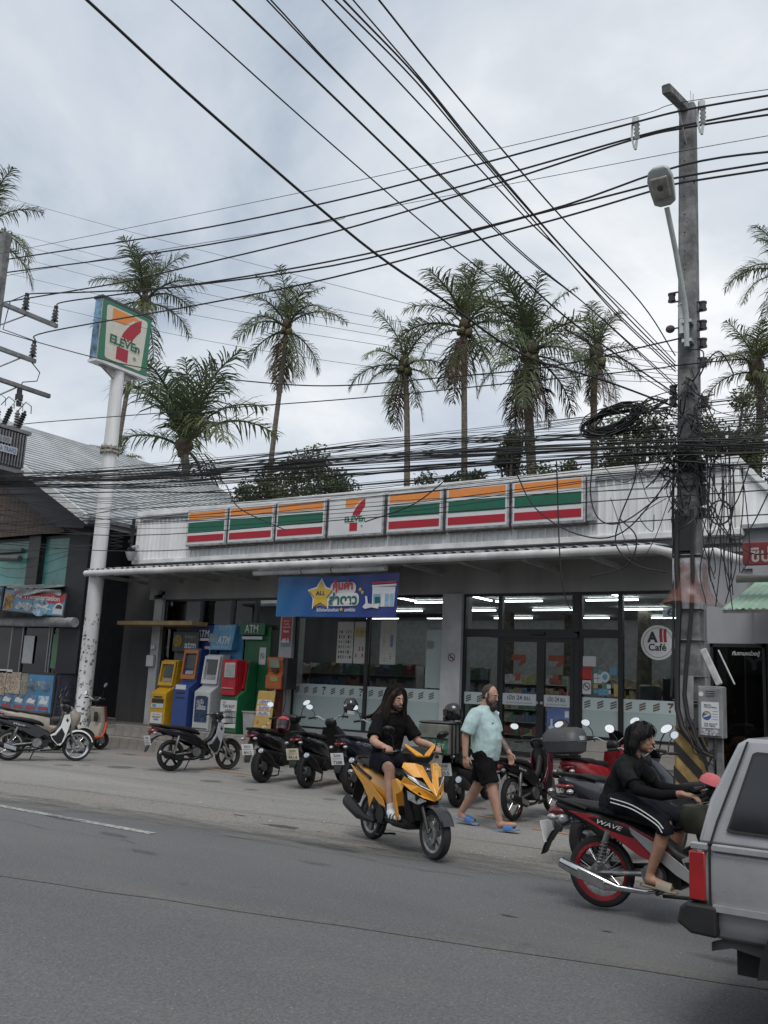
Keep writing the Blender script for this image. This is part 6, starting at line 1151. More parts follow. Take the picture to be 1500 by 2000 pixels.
# broadleaf trees
lg1 = leafmat('leaf_dark', (0.03, 0.048, 0.026), (0.075, 0.095, 0.045), 0.1); lg2 = leafmat('leaf_mid', (0.045, 0.062, 0.03), (0.11, 0.125, 0.055), 0.1)
bark = M('bark', (0.12, 0.10, 0.08), 0.9, var=0.3, scale=8, bump=0.3)
def tree(x, y, z, rx, rz, label, seed, mat, n=4200, ls=0.12, blobs=11):
    r = rng(seed); t = thing('broadleaf_tree', label, 'tree', (x, y, 0), group='trees behind the shops')
    b = B(); b.tube([(0, 0, 0), (0.1, 0, z*0.4), (0, 0.1, z*0.8), (0.1, 0, z)], [0.22, 0.18, 0.12, 0.05], 8); b.obj('trunk', bark, t)
    C_ = []
    for i in range(blobs):
        a = r.uniform(0, 6.28); k = r.random()**0.5; C_.append((V((rx*0.8*k*cos(a), rx*0.6*k*sin(a), z+rz*r.uniform(-0.75, 0.75))), r.uniform(0.28, 0.5)*min(rx, rz*1.3)))
    b = B()
    for c, rr in C_: b.tube([(0.0, 0, z*0.75), (c.x*0.5, c.y*0.5, (z*0.75+c.z)/2+0.1), tuple(c)], [0.07, 0.05, 0.02], 5)
    b.obj('limbs', bark, t)
    b = B()
    for i in range(n):
        c, rr = C_[r.randrange(blobs)]; d = V((r.gauss(0, 1), r.gauss(0, 1), r.gauss(0, 1))).normalized(); p = c+d*rr*(r.random()**0.4)*r.uniform(0.85, 1.15)
        q = V((r.gauss(0, 1), r.gauss(0, 1), r.gauss(0, 0.7))).normalized(); w = q.orthogonal().normalized(); s = ls*r.uniform(0.6, 1.3)
        b.add([p, p+q*s*0.5+w*s*0.3, p+q*s, p+q*s*0.5-w*s*0.3], [(0, 1, 2, 3)])
    o = b.obj('crown', mat, t, smooth=0, fix=False); o['kind'] = 'stuff'
tree(-20.8, 25, 8.7, 1.6, 1.35, 'tall leafy tree behind the parapet, left of the tall slim palm', 1, lg2)
tree(-23.3, 26.5, 8.6, 1.5, 1.3, 'dark bushy tree beside the low palm', 2, lg1)
tree(-18.9, 25, 8.0, 1.3, 1.0, 'low rounded tree behind the left striped panels', 3, lg1)
tree(-11.9, 24.3, 8.6, 0.85, 1.0, 'small dark rounded tree in front of the broad palm', 4, lg1, 3400, 0.1, 8)
tree(-14.1, 25, 7.8, 1.5, 0.7, 'low dark bush line behind the right striped panels', 5, lg1)
tree(-10.3, 25, 7.7, 1.5, 0.7, 'low shrubby tree under the smaller palm', 6, lg2)
tree(-7.5, 23, 8.4, 1.3, 1.1, 'leafy tree behind the cable coil', 7, lg2, 4200, 0.1)
tree(-5.2, 22.5, 8.2, 1.1, 1.1, 'leafy tree right behind the concrete pole', 8, lg2, 3800, 0.1)
tree(-3.6, 24, 7.6, 1.3, 1.1, 'dark tree at the right edge behind the side wall', 9, lg1, 3600, 0.1)
# ================================================================ motorcycles
rub = M('tyre_rubber', (0.018, 0.018, 0.019), 0.8, var=0.2, scale=12, bump=0.3, bscale=40)
blkp = M('black_plastic', (0.011, 0.011, 0.012), 0.45, var=0.15, scale=10, spec=0.35); blkg = M('gloss_black', (0.009, 0.009, 0.011), 0.22, var=0.1, coat=0.5)
seatm = M('seat_vinyl', (0.012, 0.012, 0.013), 0.55, var=0.15, scale=20, bump=0.1, spec=0.35); chrome = M('chrome', (0.6, 0.61, 0.62), 0.14, 1.0, var=0.15); alum = M('cast_alloy', (0.3, 0.305, 0.31), 0.4, 0.8, var=0.25, scale=14)
dkeng = M('engine_dark', (0.045, 0.045, 0.047), 0.5, 0.5, var=0.3, scale=12); mirg = M('mirror_glass', (0.85, 0.87, 0.9), 0.03, 1.0, var=0.0)
tlr = M('tail_lens_red', (0.13, 0.008, 0.01), 0.15, coat=0.6); clr = M('clear_lens', (0.38, 0.4, 0.42), 0.1, var=0.35, scale=25, coat=0.8); ambr = M('amber_lens', (0.45, 0.16, 0.02), 0.2)
platew = M('plate_white', (0.62, 0.63, 0.64), 0.5, var=0.06); platey = M('plate_aged', (0.55, 0.5, 0.38), 0.5, var=0.1); plink = M('plate_ink', (0.03, 0.03, 0.035), 0.6)
gold_m = M('gold_rim', (0.3, 0.22, 0.1), 0.35, 0.8)
def wheel(root, x, R, w, rim, style, h=0.07, drum=True):
    Rr = R-h
    b = B(); b.lathe([(Rr-0.02, -w*0.3), (Rr+0.006, -w*0.42), (Rr+0.006, w*0.42), (Rr-0.02, w*0.3), (Rr-0.028, 0), (Rr-0.02, -w*0.3)], (x, 0, R), 'y', 32); b.cyl((x, -0.05, R), (x, 0.05, R), 0.035, n=14); wh = b.obj('wheel', rim, root)
    b = B(); b.lathe([(Rr, -w*0.36), (Rr+h*0.45, -w*0.52), (R-h*0.22, -w*0.46), (R-h*0.05, -w*0.24), (R, 0), (R-h*0.05, w*0.24), (R-h*0.22, w*0.46), (Rr+h*0.45, w*0.52), (Rr, w*0.36), (Rr, -w*0.36)], (x, 0, R), 'y', 36); b.obj('tyre', rub, wh)
    b = B()
    if style == 'wire':
        for i in range(28):
            a = 2*pi*i/28; s = 1 if i % 2 else -1; a2 = a+0.35*(1 if i % 4 < 2 else -1)
            b.cyl((x+0.045*cos(a), s*0.04, R+0.045*sin(a)), (x+(Rr-0.015)*cos(a2), s*0.008, R+(Rr-0.015)*sin(a2)), 0.0022, n=4, cap=False)
        b.obj('spokes', chrome, wh)
    else:
        for i in range(style):
            a = 2*pi*i/style+0.3; u = V((cos(a), 0, sin(a))); t = V((-sin(a), 0, cos(a))); c = V((x, 0, R)); rings = []
            for q, hw, hy in ((0.025, 0.03, 0.028), (Rr*0.5, 0.016, 0.02), (Rr-0.005, 0.022, 0.016)): rings.append([c+u*q+t*hw*e+V((0, hy*f, 0)) for e, f in ((-1, -1), (1, -1), (1, 1), (-1, 1))])
            b.loft(rings)
        b.obj('spokes', rim, wh)
    b = B()
    if drum: b.lathe([(0.02, -0.055), (0.075, -0.05), (0.08, 0.03), (0.05, 0.06), (0.02, 0.06)], (x, 0, R), 'y', 20, cap=True); b.obj('hub', alum, wh)
    else:
        b.lathe([(0.055, -0.052), (0.105, -0.052), (0.105, -0.058), (0.055, -0.058), (0.055, -0.052)], (x, 0, R), 'y', 24); b.obj('brake_disc', alum, wh)
    return wh
def arcstrip(x, z, R, a0, a1, hw, th=0.006, n=12, crown=0.018, taper=0.0):
    b = B(); rings = []
    for i in range(n+1):
        t = i/n; a = radians(a0+(a1-a0)*t); k = hw*(1-taper*t); ring = []
        for y, rr in ((-k, R-crown*1.8), (-k*0.85, R-crown*0.4), (-k*0.4, R), (k*0.4, R), (k*0.85, R-crown*0.4), (k, R-crown*1.8), (k*0.85-0.003, R-crown*0.4-th), (k*0.4, R-th), (-k*0.4, R-th), (-k*0.85+0.003, R-crown*0.4-th)): ring.append(V((x+rr*cos(a), y, z+rr*sin(a))))
        rings.append(ring)
    return b.loft(rings)
def mirror(root, x, y, z, mx, my, mz, rnd=False, glassy=True):
    b = B(); b.tube([(x, y, z), (x+0.01, y+(my-y)*0.35, z+(mz-z)*0.6), (mx, my, mz-0.02)], 0.007, 6); m = b.obj('mirror_stalk', blkp, root)
    b = B(); rx, rz = (0.06, 0.055) if rnd else (0.078, 0.046); s = 1 if my > 0 else -1; n = 14; tl = 0.25*s
    P = []
    for i in range(n):
        a = 2*pi*i/n; yy = rx*cos(a)*(1.0 if rnd else (1.1 if cos(a)*s > 0 else 0.85)); zz_ = rz*sin(a); P.append((yy*cos(tl)-zz_*sin(tl)*0.3, zz_*cos(tl)+yy*sin(tl)*0.8))
    b.loft([[V((mx-0.002+0.32*w, my+u, mz+w)) for u, w in P], [V((mx+0.012+0.32*w, my+u*0.95, mz+w*0.95)) for u, w in P], [V((mx+0.032+0.32*w, my+u*0.5, mz+w*0.5)) for u, w in P]]); hd = b.obj('mirror_housing', blkp, root)
    b = B(); b.add([(mx-0.0045+0.32*w, my+u*0.92, mz+w*0.92) for u, w in P], [tuple(range(n))]); b.obj('mirror_glass', mirg if glassy else blkp, hd, smooth=0, fix=False)
def numplate(root, x, z, tilt, lines, mat=None, y=0.0):
    p = B(); p.cbox((0, 0, 0), (0.006, 0.215, 0.175), 0.002); o = p.obj('number_plate', mat or platew, root); o.location = (x, y, z); o.rotation_euler = (0, tilt, 0)
    for s, zz_, h, w in zip(lines, (0.052, 0.005, -0.048), (0.042, 0.02, 0.048), (0.12, 0.15, 0.15)):
        if s: text('lettering', s, w, h, plink, Matrix(((0, 0, -1, -0.0045), (-1, 0, 0, 0), (0, 1, 0, zz_), (0, 0, 0, 1))), o, 0.015)
def handlebar(root, x, z, w=0.34, rise=0.05, col=None, grip=True, back=0.06):
    b = B(); b.tube([(x-back, -w, z+rise*0.6), (x-back*0.5, -w*0.6, z+rise), (x, -w*0.25, z), (x, w*0.25, z), (x-back*0.5, w*0.6, z+rise), (x-back, w, z+rise*0.6)], 0.011, 8); b.obj('handlebar', col or blkp, root)
    for s in (-1, 1):
        b = B(); b.tube([(x-back*0.7, s*w*0.72, z+rise*0.8), (x-back*1.02, s*(w+0.02), z+rise*0.6)], 0.017, 8); b.obj('grip', blkp, root)
        b = B(); b.tube([(x-back*0.3, s*w*0.62, z+rise*0.75), (x-back*0.2+0.03, s*w*0.8, z+rise*0.7), (x-back*0.4+0.03, s*(w+0.0), z+rise*0.5)], 0.006, 5); b.obj('lever', alum, root)
def coilspring(b, p0, p1, r, turns, wr):
    p0, p1 = V(p0), V(p1); d = p1-p0; q = d.to_track_quat('Z', 'Y'); n = turns*10; b.tube([p0+d*(i/n)+q @ V((r*cos(i*pi/5), r*sin(i*pi/5), 0)) for i in range(n+1)], wr, 5)
def shock(root, p0, p1, mat):
    b = B(); b.cyl(p0, p1, 0.014, n=8); b.cyl(V(p0).lerp(V(p1), 0.62), p1, 0.024, n=10); b.obj('shock_absorber', alum, root); b = B(); coilspring(b, V(p0).lerp(V(p1), 0.1), V(p0).lerp(V(p1), 0.75), 0.028, 8, 0.005); b.obj('shock_spring', mat, root)
def muffler(root, pts, rads, mat, tip=True, heat=None):
    b = B(); rings = []; n = 14; P = [V(p) for p in pts]
    for i, p in enumerate(P):
        t = (P[min(i+1, len(P)-1)]-P[max(i-1, 0)]).normalized(); s = V((0, 1, 0)); u = t.cross(s).normalized(); ry, rz = rads[i]; rings.append([p+s*ry*cos(2*pi*k/n)+u*rz*sin(2*pi*k/n) for k in range(n)])
    b.loft(rings); m = b.obj('muffler', mat, root)
    if tip: t = (P[-1]-P[-2]).normalized(); b = B(); b.cyl(P[-1]-t*0.02, P[-1]+t*0.025, rads[-1][0]*0.8, n=14); b.cyl(P[-1]+t*0.02, P[-1]+t*0.03, rads[-1][0]*0.5, n=12); b.obj('muffler_tip', chrome, m)
    if heat:
        b = B(); i = heat; a, c = P[i], P[i+1]; b.loft([[a+V((0.1*0, -rads[i][0]*1.06, 0))+V((0, 0, rads[i][1]*0.7*e)) for e in (-1, -0.4, 0.4, 1)], [c+V((0, -rads[i+1][0]*1.06, 0))+V((0, 0, rads[i+1][1]*0.7*e)) for e in (-1, -0.4, 0.4, 1)]], cap=False, closed=False); b.obj('heat_shield', chrome, m, smooth=60)
def sidepanel(root, name, poly, y0, y1, mat, th=0.012, parent=None):
    """mirrored body panel: poly of (x, z); y runs from y0 at the rear to y1 at the front"""
    xs = [p[0] for p in poly]; a, c = min(xs), max(xs); Y = lambda x: y0+(y1-y0)*(x-a)/(c-a); n = len(poly)
    for s in (-1, 1):
        b = B(); b.add([(x, s*Y(x), z) for x, z in poly]+[(x, s*(Y(x)-th), z) for x, z in poly], [tuple(range(n)), tuple(range(2*n-1, n-1, -1))]+[(i, (i+1) % n, n+(i+1) % n, n+i) for i in range(n)]); b.obj(name, mat, root, smooth=0, bevel=0.003)
def scooter(label, loc, az, body, plate, lean=-0.09, pm=None, R=0.25, wb=1.28, rim=None, spk=5, tw=0.1, yellow=False, big=False, muff='std', tail=tlr, mirrors=True, seatc=None, bars=None, steer=0.0, dark=None, stand=True, shieldm=None, name='motor_scooter', group='motorcycles parked in front of the store', tyrew=0.09):
    root = thing(name, label, 'motorcycle', (*loc, 0.014), az, group, rx=lean); rim = rim or blkp; dk_ = dark or blkp
    wheel(root, 0, R, tyrew+0.015, rim, spk, 0.075); fw = wheel(root, wb, R, tyrew, rim, spk, 0.072, drum=False)
    k = 1.12 if big else 1.0
    # tail and body
    S = [(-0.36, 0.0, 0.80, 0.045, 0.02), (-0.3, 0, 0.775, 0.09, 0.055), (-0.15, 0, 0.72, 0.135, 0.105), (0.05, 0, 0.665, 0.16, 0.13), (0.28, 0, 0.61, 0.17, 0.155), (0.48, 0, 0.56, 0.155, 0.165), (0.6, 0, 0.52, 0.12, 0.17)]
    b = B(); b.loft([sup(x, y, z, hw*k, hh*k, 2.7) for x, y, z, hw, hh in S]); b.obj('body_shell', body, root, smooth=50)
    b = B(); b.loft([sup(x, 0, z, hw, hh, 3) for x, z, hw, hh in ((-0.06, 0.5, 0.09, 0.05), (0.15, 0.44, 0.12, 0.09), (0.42, 0.38, 0.15, 0.11), (0.62, 0.34, 0.16, 0.09))]); b.obj('lower_cover', dk_, root, smooth=50)
    ss = 0.03 if big else 0
    b = B(); b.loft([sup(x, 0, z, hw, hh, 3.2) for x, z, hw, hh in ((-0.3, 0.835, 0.06, 0.015), (-0.22, 0.832, 0.11, 0.03), (-0.02, 0.815, 0.14, 0.04), (0.14, 0.80, 0.145, 0.045), (0.22, 0.775, 0.145, 0.045), (0.42, 0.765, 0.13, 0.045), (0.56, 0.75, 0.09, 0.045), (0.62, 0.735, 0.05, 0.03))]); b.obj('seat', seatc or seatm, root, smooth=50)
    b = B(); b.tube([(-0.02, -0.15, 0.80), (-0.24, -0.13, 0.85), (-0.36, -0.06, 0.865), (-0.36, 0.06, 0.865), (-0.24, 0.13, 0.85), (-0.02, 0.15, 0.80)], 0.015, 8); b.obj('grab_rail', dk_, root)
    b = B(); b.loft([sup(x, 0, z, hw, hh, 3) for x, z, hw, hh in ((-0.385, 0.74, 0.04, 0.012), (-0.365, 0.745, 0.08, 0.022), (-0.3, 0.748, 0.098, 0.028), (-0.24, 0.74, 0.09, 0.025))]); b.obj('tail_light', tail, root, smooth=50)
    for s in (-1, 1): b = B(); b.ell((-0.38, s*0.12, 0.70), (0.04, 0.035, 0.025), 10, 6); b.obj('turn_signal', clr, root)
    # rear fender, plate
    b = B(); b.loft([[V((x, -w, z)), V((x, w, z)), V((x+0.02, w, z+0.012)), V((x+0.02, -w, z+0.012))] for x, z, w in ((-0.26, 0.68, 0.08), (-0.36, 0.55, 0.075), (-0.43, 0.38, 0.06), (-0.44, 0.33, 0.045))]); b.obj('rear_fender', blkp, root, smooth=0, bevel=0.004)
    if plate: numplate(root, -0.415, 0.53, -0.2, plate, pm)
    # engine, drive case, swing arm
    b = B(); b.loft([sup(x, 0.105, z, 0.05, hh, 3) for x, z, hh in ((-0.1, 0.26, 0.06), (0.0, 0.26, 0.085), (0.2, 0.3, 0.075), (0.4, 0.33, 0.09), (0.48, 0.33, 0.05))]); b.obj('drive_case', dkeng, root, smooth=50)
    b = B(); b.cyl((0.42, -0.14, 0.33), (0.42, 0.06, 0.33), 0.1, n=18); b.box((0.5, 0, 0.36), (0.18, 0.14, 0.14)); b.obj('engine', dkeng, root); b = B(); b.cyl((0.42, -0.165, 0.33), (0.42, -0.14, 0.33), 0.085, n=18); b.obj('engine_cover', blkp, root)
    shock(root, (0.0, 0.13, 0.3), (0.12, 0.11, 0.58), alum)
    if muff == 'std': muffler(root, [(0.3, -0.15, 0.24), (0.12, -0.17, 0.25), (-0.02, -0.18, 0.28), (-0.25, -0.18, 0.36), (-0.33, -0.18, 0.385)], [(0.025, 0.025), (0.03, 0.035), (0.055, 0.065), (0.06, 0.075), (0.055, 0.07)], blkp, tip=not yellow)
    else: muffler(root, [(0.25, -0.15, 0.22), (0.08, -0.17, 0.28), (-0.05, -0.18, 0.36), (-0.3, -0.19, 0.5)], [(0.025, 0.025), (0.04, 0.045), (0.06, 0.07), (0.055, 0.06)], blkp)
    # floor, leg shield
    b = B(); b.loft([sup(x, 0, z, hw, hh, 4) for x, z, hw, hh in ((0.5, 0.31, 0.15, 0.05), (0.7, 0.28, 0.175, 0.045), (0.92, 0.29, 0.17, 0.055), (1.02, 0.33, 0.13, 0.07))]); b.obj('floor_board', dk_, root, smooth=50)
    b = B(); b.loft([supz(z, cx, hx, hw, 3) for z, cx, hx, hw in ((0.33, 0.98, 0.06, 0.15), (0.5, 0.98, 0.05, 0.19), (0.66, 0.95, 0.05, 0.2), (0.82, 0.9, 0.05, 0.18), (0.92, 0.86, 0.05, 0.13))]); b.obj('leg_shield', shieldm or dk_, root, smooth=50)
    fz = 0.06 if big else 0
    if not yellow:
        b = B(); b.loft([supz(z, cx, hx, hw, 2.4) for z, cx, hx, hw in ((0.4, 1.03, 0.05, 0.08), (0.52, 1.06, 0.07, 0.15), (0.64, 1.08, 0.12, 0.19+fz*0.4), (0.75+fz, 1.07, 0.14, 0.19+fz*0.4), (0.86+fz, 0.99, 0.1, 0.15), (0.94+fz, 0.93, 0.05, 0.09))]); b.obj('front_fairing', body, root, smooth=50)
        for s in (-1, 1): b = B(); b.loft([[V((1.2, s*0.02, 0.66)), V((1.2, s*0.03, 0.72)), V((1.19, s*0.04, 0.69))], [V((1.1, s*0.17, 0.74)), V((1.08, s*0.18, 0.80)), V((1.09, s*0.17, 0.77))]]); b.obj('headlight', clr, root)
        cw = blkp
    else:
        cw = blkp
    # steering head and cowl
    if bars:
        b = B(); b.loft([supz(z, cx, hx, hw, 2.6) for z, cx, hx, hw in ((0.9, 0.9, 0.05, 0.07), (0.97, 0.88, 0.08, 0.1), (1.03, 0.87, 0.075, 0.09), (1.06, 0.86, 0.04, 0.05))]); b.obj('instrument_cowl', cw, root, smooth=50); handlebar(root, 0.84, 1.03, 0.35, 0.07, chrome)
    else:
        b = B(); b.loft([supz(z, cx, hx, hw, 2.4) for z, cx, hx, hw in ((0.88, 0.92, 0.05, 0.08), (0.95, 0.9, 0.09, 0.17), (1.01, 0.89, 0.1, 0.2), (1.05, 0.87, 0.08, 0.15), (1.075, 0.86, 0.04, 0.08))]); b.obj('instrument_cowl', cw, root, smooth=50); handlebar(root, 0.83, 1.0, 0.34, 0.03)
    if big:
        b = B(); b.add([(1.02, -0.12, 1.0), (1.02, 0.12, 1.0), (0.93, 0.1, 1.16), (0.9, 0.0, 1.2), (0.93, -0.1, 1.16)], [(0, 1, 2, 3, 4)]); b.obj('wind_screen', M('smoked_screen', (0.01, 0.01, 0.012), 0.1), root, smooth=0, fix=False)
    b = B(); b.tube([(0.88, 0, 0.95), (1.05, 0, 0.62), (1.12, 0, 0.5)], 0.03, 8)
    for s in (-1, 1): b.tube([(1.11, s*0.07, 0.55), (wb-0.01, s*0.075, R)], [0.022, 0.018], 8)
    b.box((1.12, 0, 0.53), (0.06, 0.18, 0.04)); b.obj('fork', dkeng, root)
    arcstrip(wb, R, R+0.035, 22, 168, 0.075 if not big else 0.085, taper=0.0).obj('front_fender', body if not yellow else blkg, root, smooth=50)
    if mirrors:
        mz = 1.26 if not big else 1.3
        mirror(root, 0.82, -0.25, 1.04, 0.82, -0.36, mz); mirror(root, 0.82, 0.25, 1.04, 0.82, 0.36, mz)
    b = B(); b.tube([(0.32, 0.1, 0.25), (0.3, 0.2, 0.02)] if stand else [(0.32, 0.15, 0.2), (0.12, 0.16, 0.19)], 0.011, 6); b.obj('side_stand', blkp, root)
    b = B(); b.tube([(0.4, -0.08, 0.22), (0.32, -0.1, 0.1), (0.22, -0.09, 0.09), (0.22, 0.09, 0.09), (0.32, 0.1, 0.1)], 0.012, 6); b.obj('centre_stand', blkp, root)
    return root
def underbone(label, loc, az, body, side, shield, plate, lean=-0.1, rim=None, spk='wire', pm=None, basket=False, exh=None, chromeex=False, shockm=None, mirrors=True, fender=None, wb=1.24, R=0.28, name='motorcycle', group='motorcycles parked in front of the store', word=None, wordm=None, cowl=None, helm=None):
    root = thing(name, label, 'motorcycle', (*loc, 0.014), az, group, rx=lean); rim = rim or chrome; cowl = cowl or body
    wheel(root, 0, R, 0.075, rim, spk, 0.06); wheel(root, wb, R, 0.07, rim, spk, 0.058, drum=False)
    # tail, side covers
    b = B(); b.loft([sup(x, 0, z, hw, hh, 2.7) for x, z, hw, hh in ((-0.40, 0.775, 0.035, 0.018), (-0.33, 0.76, 0.075, 0.045), (-0.15, 0.715, 0.11, 0.07), (0.08, 0.675, 0.125, 0.085), (0.3, 0.62, 0.125, 0.095), (0.5, 0.54, 0.11, 0.1), (0.66, 0.46, 0.09, 0.085), (0.76, 0.43, 0.07, 0.07))]); b.obj('body_shell', body, root, smooth=50)
    sidepanel(root, 'side_cover', [(-0.26, 0.74), (-0.02, 0.725), (0.25, 0.69), (0.5, 0.6), (0.62, 0.5), (0.5, 0.42), (0.36, 0.46), (0.18, 0.56), (-0.05, 0.66)], 0.112, 0.125, side)
    if word: 
        w = text('lettering', word, 0.22, 0.035, wordm or signw, Matrix.Translation((0.12, -0.131, 0.665)) @ Matrix.Rotation(0.18, 4, 'Y') @ Matrix.Rotation(pi/2, 4, 'X'), root, 0.01, shear=0.3)
    b = B(); b.loft([sup(x, 0, z, hw, hh, 3.2) for x, z, hw, hh in ((-0.38, 0.80, 0.05, 0.015), (-0.28, 0.80, 0.1, 0.03), (-0.05, 0.785, 0.125, 0.038), (0.15, 0.765, 0.125, 0.042), (0.35, 0.735, 0.115, 0.045), (0.5, 0.70, 0.08, 0.04), (0.58, 0.665, 0.045, 0.025))]); b.obj('seat', seatm, root, smooth=50)
    b = B(); b.tube([(-0.08, -0.13, 0.77), (-0.32, -0.115, 0.82), (-0.43, -0.05, 0.83), (-0.43, 0.05, 0.83), (-0.32, 0.115, 0.82), (-0.08, 0.13, 0.77)], 0.012, 8); b.obj('grab_rail', blkp, root)
    b = B(); b.loft([sup(x, 0, z, hw, hh, 3) for x, z, hw, hh in ((-0.46, 0.70, 0.05, 0.03), (-0.43, 0.71, 0.085, 0.045), (-0.34, 0.71, 0.085, 0.045), (-0.3, 0.71, 0.06, 0.03))]); b.obj('tail_light', tlr, root, smooth=50)
    for s in (-1, 1): b = B(); b.ell((-0.40, s*0.11, 0.67), (0.045, 0.03, 0.028), 10, 6); b.obj('turn_signal', clr, root)
    b = B(); b.loft([[V((x, -w, z)), V((x, w, z)), V((x+0.03, w*0.9, z+0.02)), V((x+0.03, -w*0.9, z+0.02))] for x, z, w in ((-0.1, 0.64, 0.075), (-0.28, 0.62, 0.08), (-0.42, 0.55, 0.075), (-0.5, 0.42, 0.06), (-0.53, 0.34, 0.045))]); b.obj('rear_fender', blkp, root, smooth=0, bevel=0.005)
    if plate: numplate(root, -0.49, 0.54, -0.25, plate, pm)
    # frame spine, swing arm, engine
    b = B(); b.tube([(0.3, 0, 0.58), (0.62, 0, 0.46), (0.85, 0, 0.6), (0.97, 0, 0.86)], 0.045, 8); b.obj('frame_spine', blkp, root)
    for s in (-1, 1): b = B(); b.tube([(0.0, s*0.085, R), (0.25, s*0.085, 0.31), (0.42, s*0.07, 0.33)], 0.019, 8); b.obj('swing_arm', alum, root)
    b = B(); b.loft([sup(x, 0.1, z, 0.016, hh, 4) for x, z, hh in ((-0.07, 0.28, 0.05), (0.0, 0.28, 0.07), (0.2, 0.31, 0.05), (0.42, 0.33, 0.06))]); b.obj('chain_case', blkp, root)
    b = B(); b.cyl((0.48, -0.12, 0.33), (0.48, 0.11, 0.33), 0.1, n=18); b.cyl((0.58, 0, 0.34), (0.82, 0, 0.36), 0.065, 0.055, 14); b.box((0.56, 0, 0.31), (0.24, 0.16, 0.13)); b.obj('engine', dkeng, root)
    b = B(); [b.cyl((0.6+0.024*i, 0, 0.345), (0.608+0.024*i, 0, 0.345), 0.085, n=14) for i in range(8)]; b.obj('cylinder_fins', dkeng, root); b = B(); b.cyl((0.47, -0.14, 0.33), (0.47, -0.115, 0.33), 0.085, n=18); b.obj('clutch_cover', alum, root)
    sm = shockm or alum
    for s in (-1, 1): shock(root, (0.0, s*0.115, R+0.02), (0.1, s*0.105, 0.62), sm)
    ex = exh or blkp
    muffler(root, [(0.62, -0.1, 0.24), (0.42, -0.13, 0.2), (0.2, -0.15, 0.2), (0.1, -0.16, 0.215), (-0.12, -0.165, 0.275), (-0.29, -0.165, 0.33)], [(0.016, 0.016), (0.018, 0.018), (0.022, 0.024), (0.042, 0.05), (0.046, 0.055), (0.036, 0.042)], ex, tip=not chromeex, heat=3)
    b = B(); b.tube([(0.82, -0.02, 0.33), (0.86, -0.06, 0.25), (0.75, -0.1, 0.2), (0.55, -0.12, 0.19)], 0.014, 8); b.obj('exhaust_pipe', blkp, root)
    # leg shields and front
    shp = [(0.74, 0.4), (0.7, 0.48), (0.78, 0.52), (0.88, 0.66), (0.93, 0.86), (1.03, 0.88), (1.06, 0.74), (1.02, 0.56), (0.96, 0.36), (0.9, 0.28), (0.84, 0.3)]
    sidepanel(root, 'leg_shield', shp, 0.13, 0.15, shield)
    sidepanel(root, 'inner_shield', [(0.76, 0.4), (0.72, 0.46), (0.8, 0.48), (0.9, 0.62), (0.97, 0.5), (0.92, 0.34), (0.85, 0.31)], 0.138, 0.154, blkp)
    b = B(); b.loft([supz(z, cx, hx, hw, 2.6) for z, cx, hx, hw in ((0.5, 1.0, 0.05, 0.08), (0.62, 1.01, 0.06, 0.13), (0.76, 1.0, 0.07, 0.155), (0.88, 0.97, 0.07, 0.13), (0.95, 0.95, 0.05, 0.08))]); b.obj('front_cover', cowl, root, smooth=50)
    b = B(); b.loft([supz(z, cx, hx, hw, 2.4) for z, cx, hx, hw in ((0.9, 0.98, 0.06, 0.1), (0.97, 0.98, 0.1, 0.15), (1.03, 0.96, 0.1, 0.15), (1.07, 0.93, 0.06, 0.1))]); b.obj('headlight_cowl', cowl, root, smooth=50)
    b = B(); b.ell((1.06, 0, 0.98), (0.045, 0.105, 0.055), 14, 8); b.obj('headlight', clr, root)
    handlebar(root, 0.93, 1.02, 0.34, 0.02)
    b = B(); b.tube([(0.95, 0, 0.92), (1.02, 0, 0.72), (1.06, 0, 0.6)], 0.03, 8)
    for s in (-1, 1): b.tube([(1.05, s*0.075, 0.62), (1.13, s*0.075, 0.45), (wb, s*0.075, R)], [0.02, 0.024, 0.02], 8)
    b.obj('fork', alum, root)
    arcstrip(wb, R, R+0.03, 15, 165, 0.065).obj('front_fender', fender or body, root, smooth=50)
    for s in (-1, 1): b = B(); b.tube([(0.55, s*0.08, 0.22), (0.55, s*0.22, 0.22)], 0.011, 6); b.cyl((0.55, s*0.16, 0.225), (0.55, s*0.25, 0.225), 0.018, n=8); b.obj('foot_peg', blkp, root)
    b = B(); b.tube([(0.48, 0.1, 0.22), (0.42, 0.2, 0.02)] if lean < -0.03 else [(0.48, 0.12, 0.2), (0.28, 0.13, 0.2)], 0.011, 6); b.obj('side_stand', blkp, root)
    if mirrors: mirror(root, 0.9, -0.24, 1.05, 0.9, -0.35, 1.25); mirror(root, 0.9, 0.24, 1.05, 0.9, 0.35, 1.25)
    if basket:
        b = B(); x0, x1, z0, z1, w = 1.06, 1.3, 0.86, 1.08, 0.16
        for z in (z0, (z0+z1)/2, z1): b.tube([(x0, -w, z), (x1, -w, z), (x1, w, z), (x0, w, z)], 0.006, 5, closed=True)
        for i in range(8): y = -w+2*w*i/7; b.tube([(x1, y, z0), (x1, y, z1)], 0.004, 4); b.tube([(x0+(x1-x0)*i/7, -w, z0), (x0+(x1-x0)*i/7, -w, z1)], 0.004, 4); b.tube([(x0, y, z0), (x1, y, z0)], 0.004, 4)
        b.obj('front_basket', blkp, root)
    return root
D = radians
ST = 'สุราษฎร์ธานี'
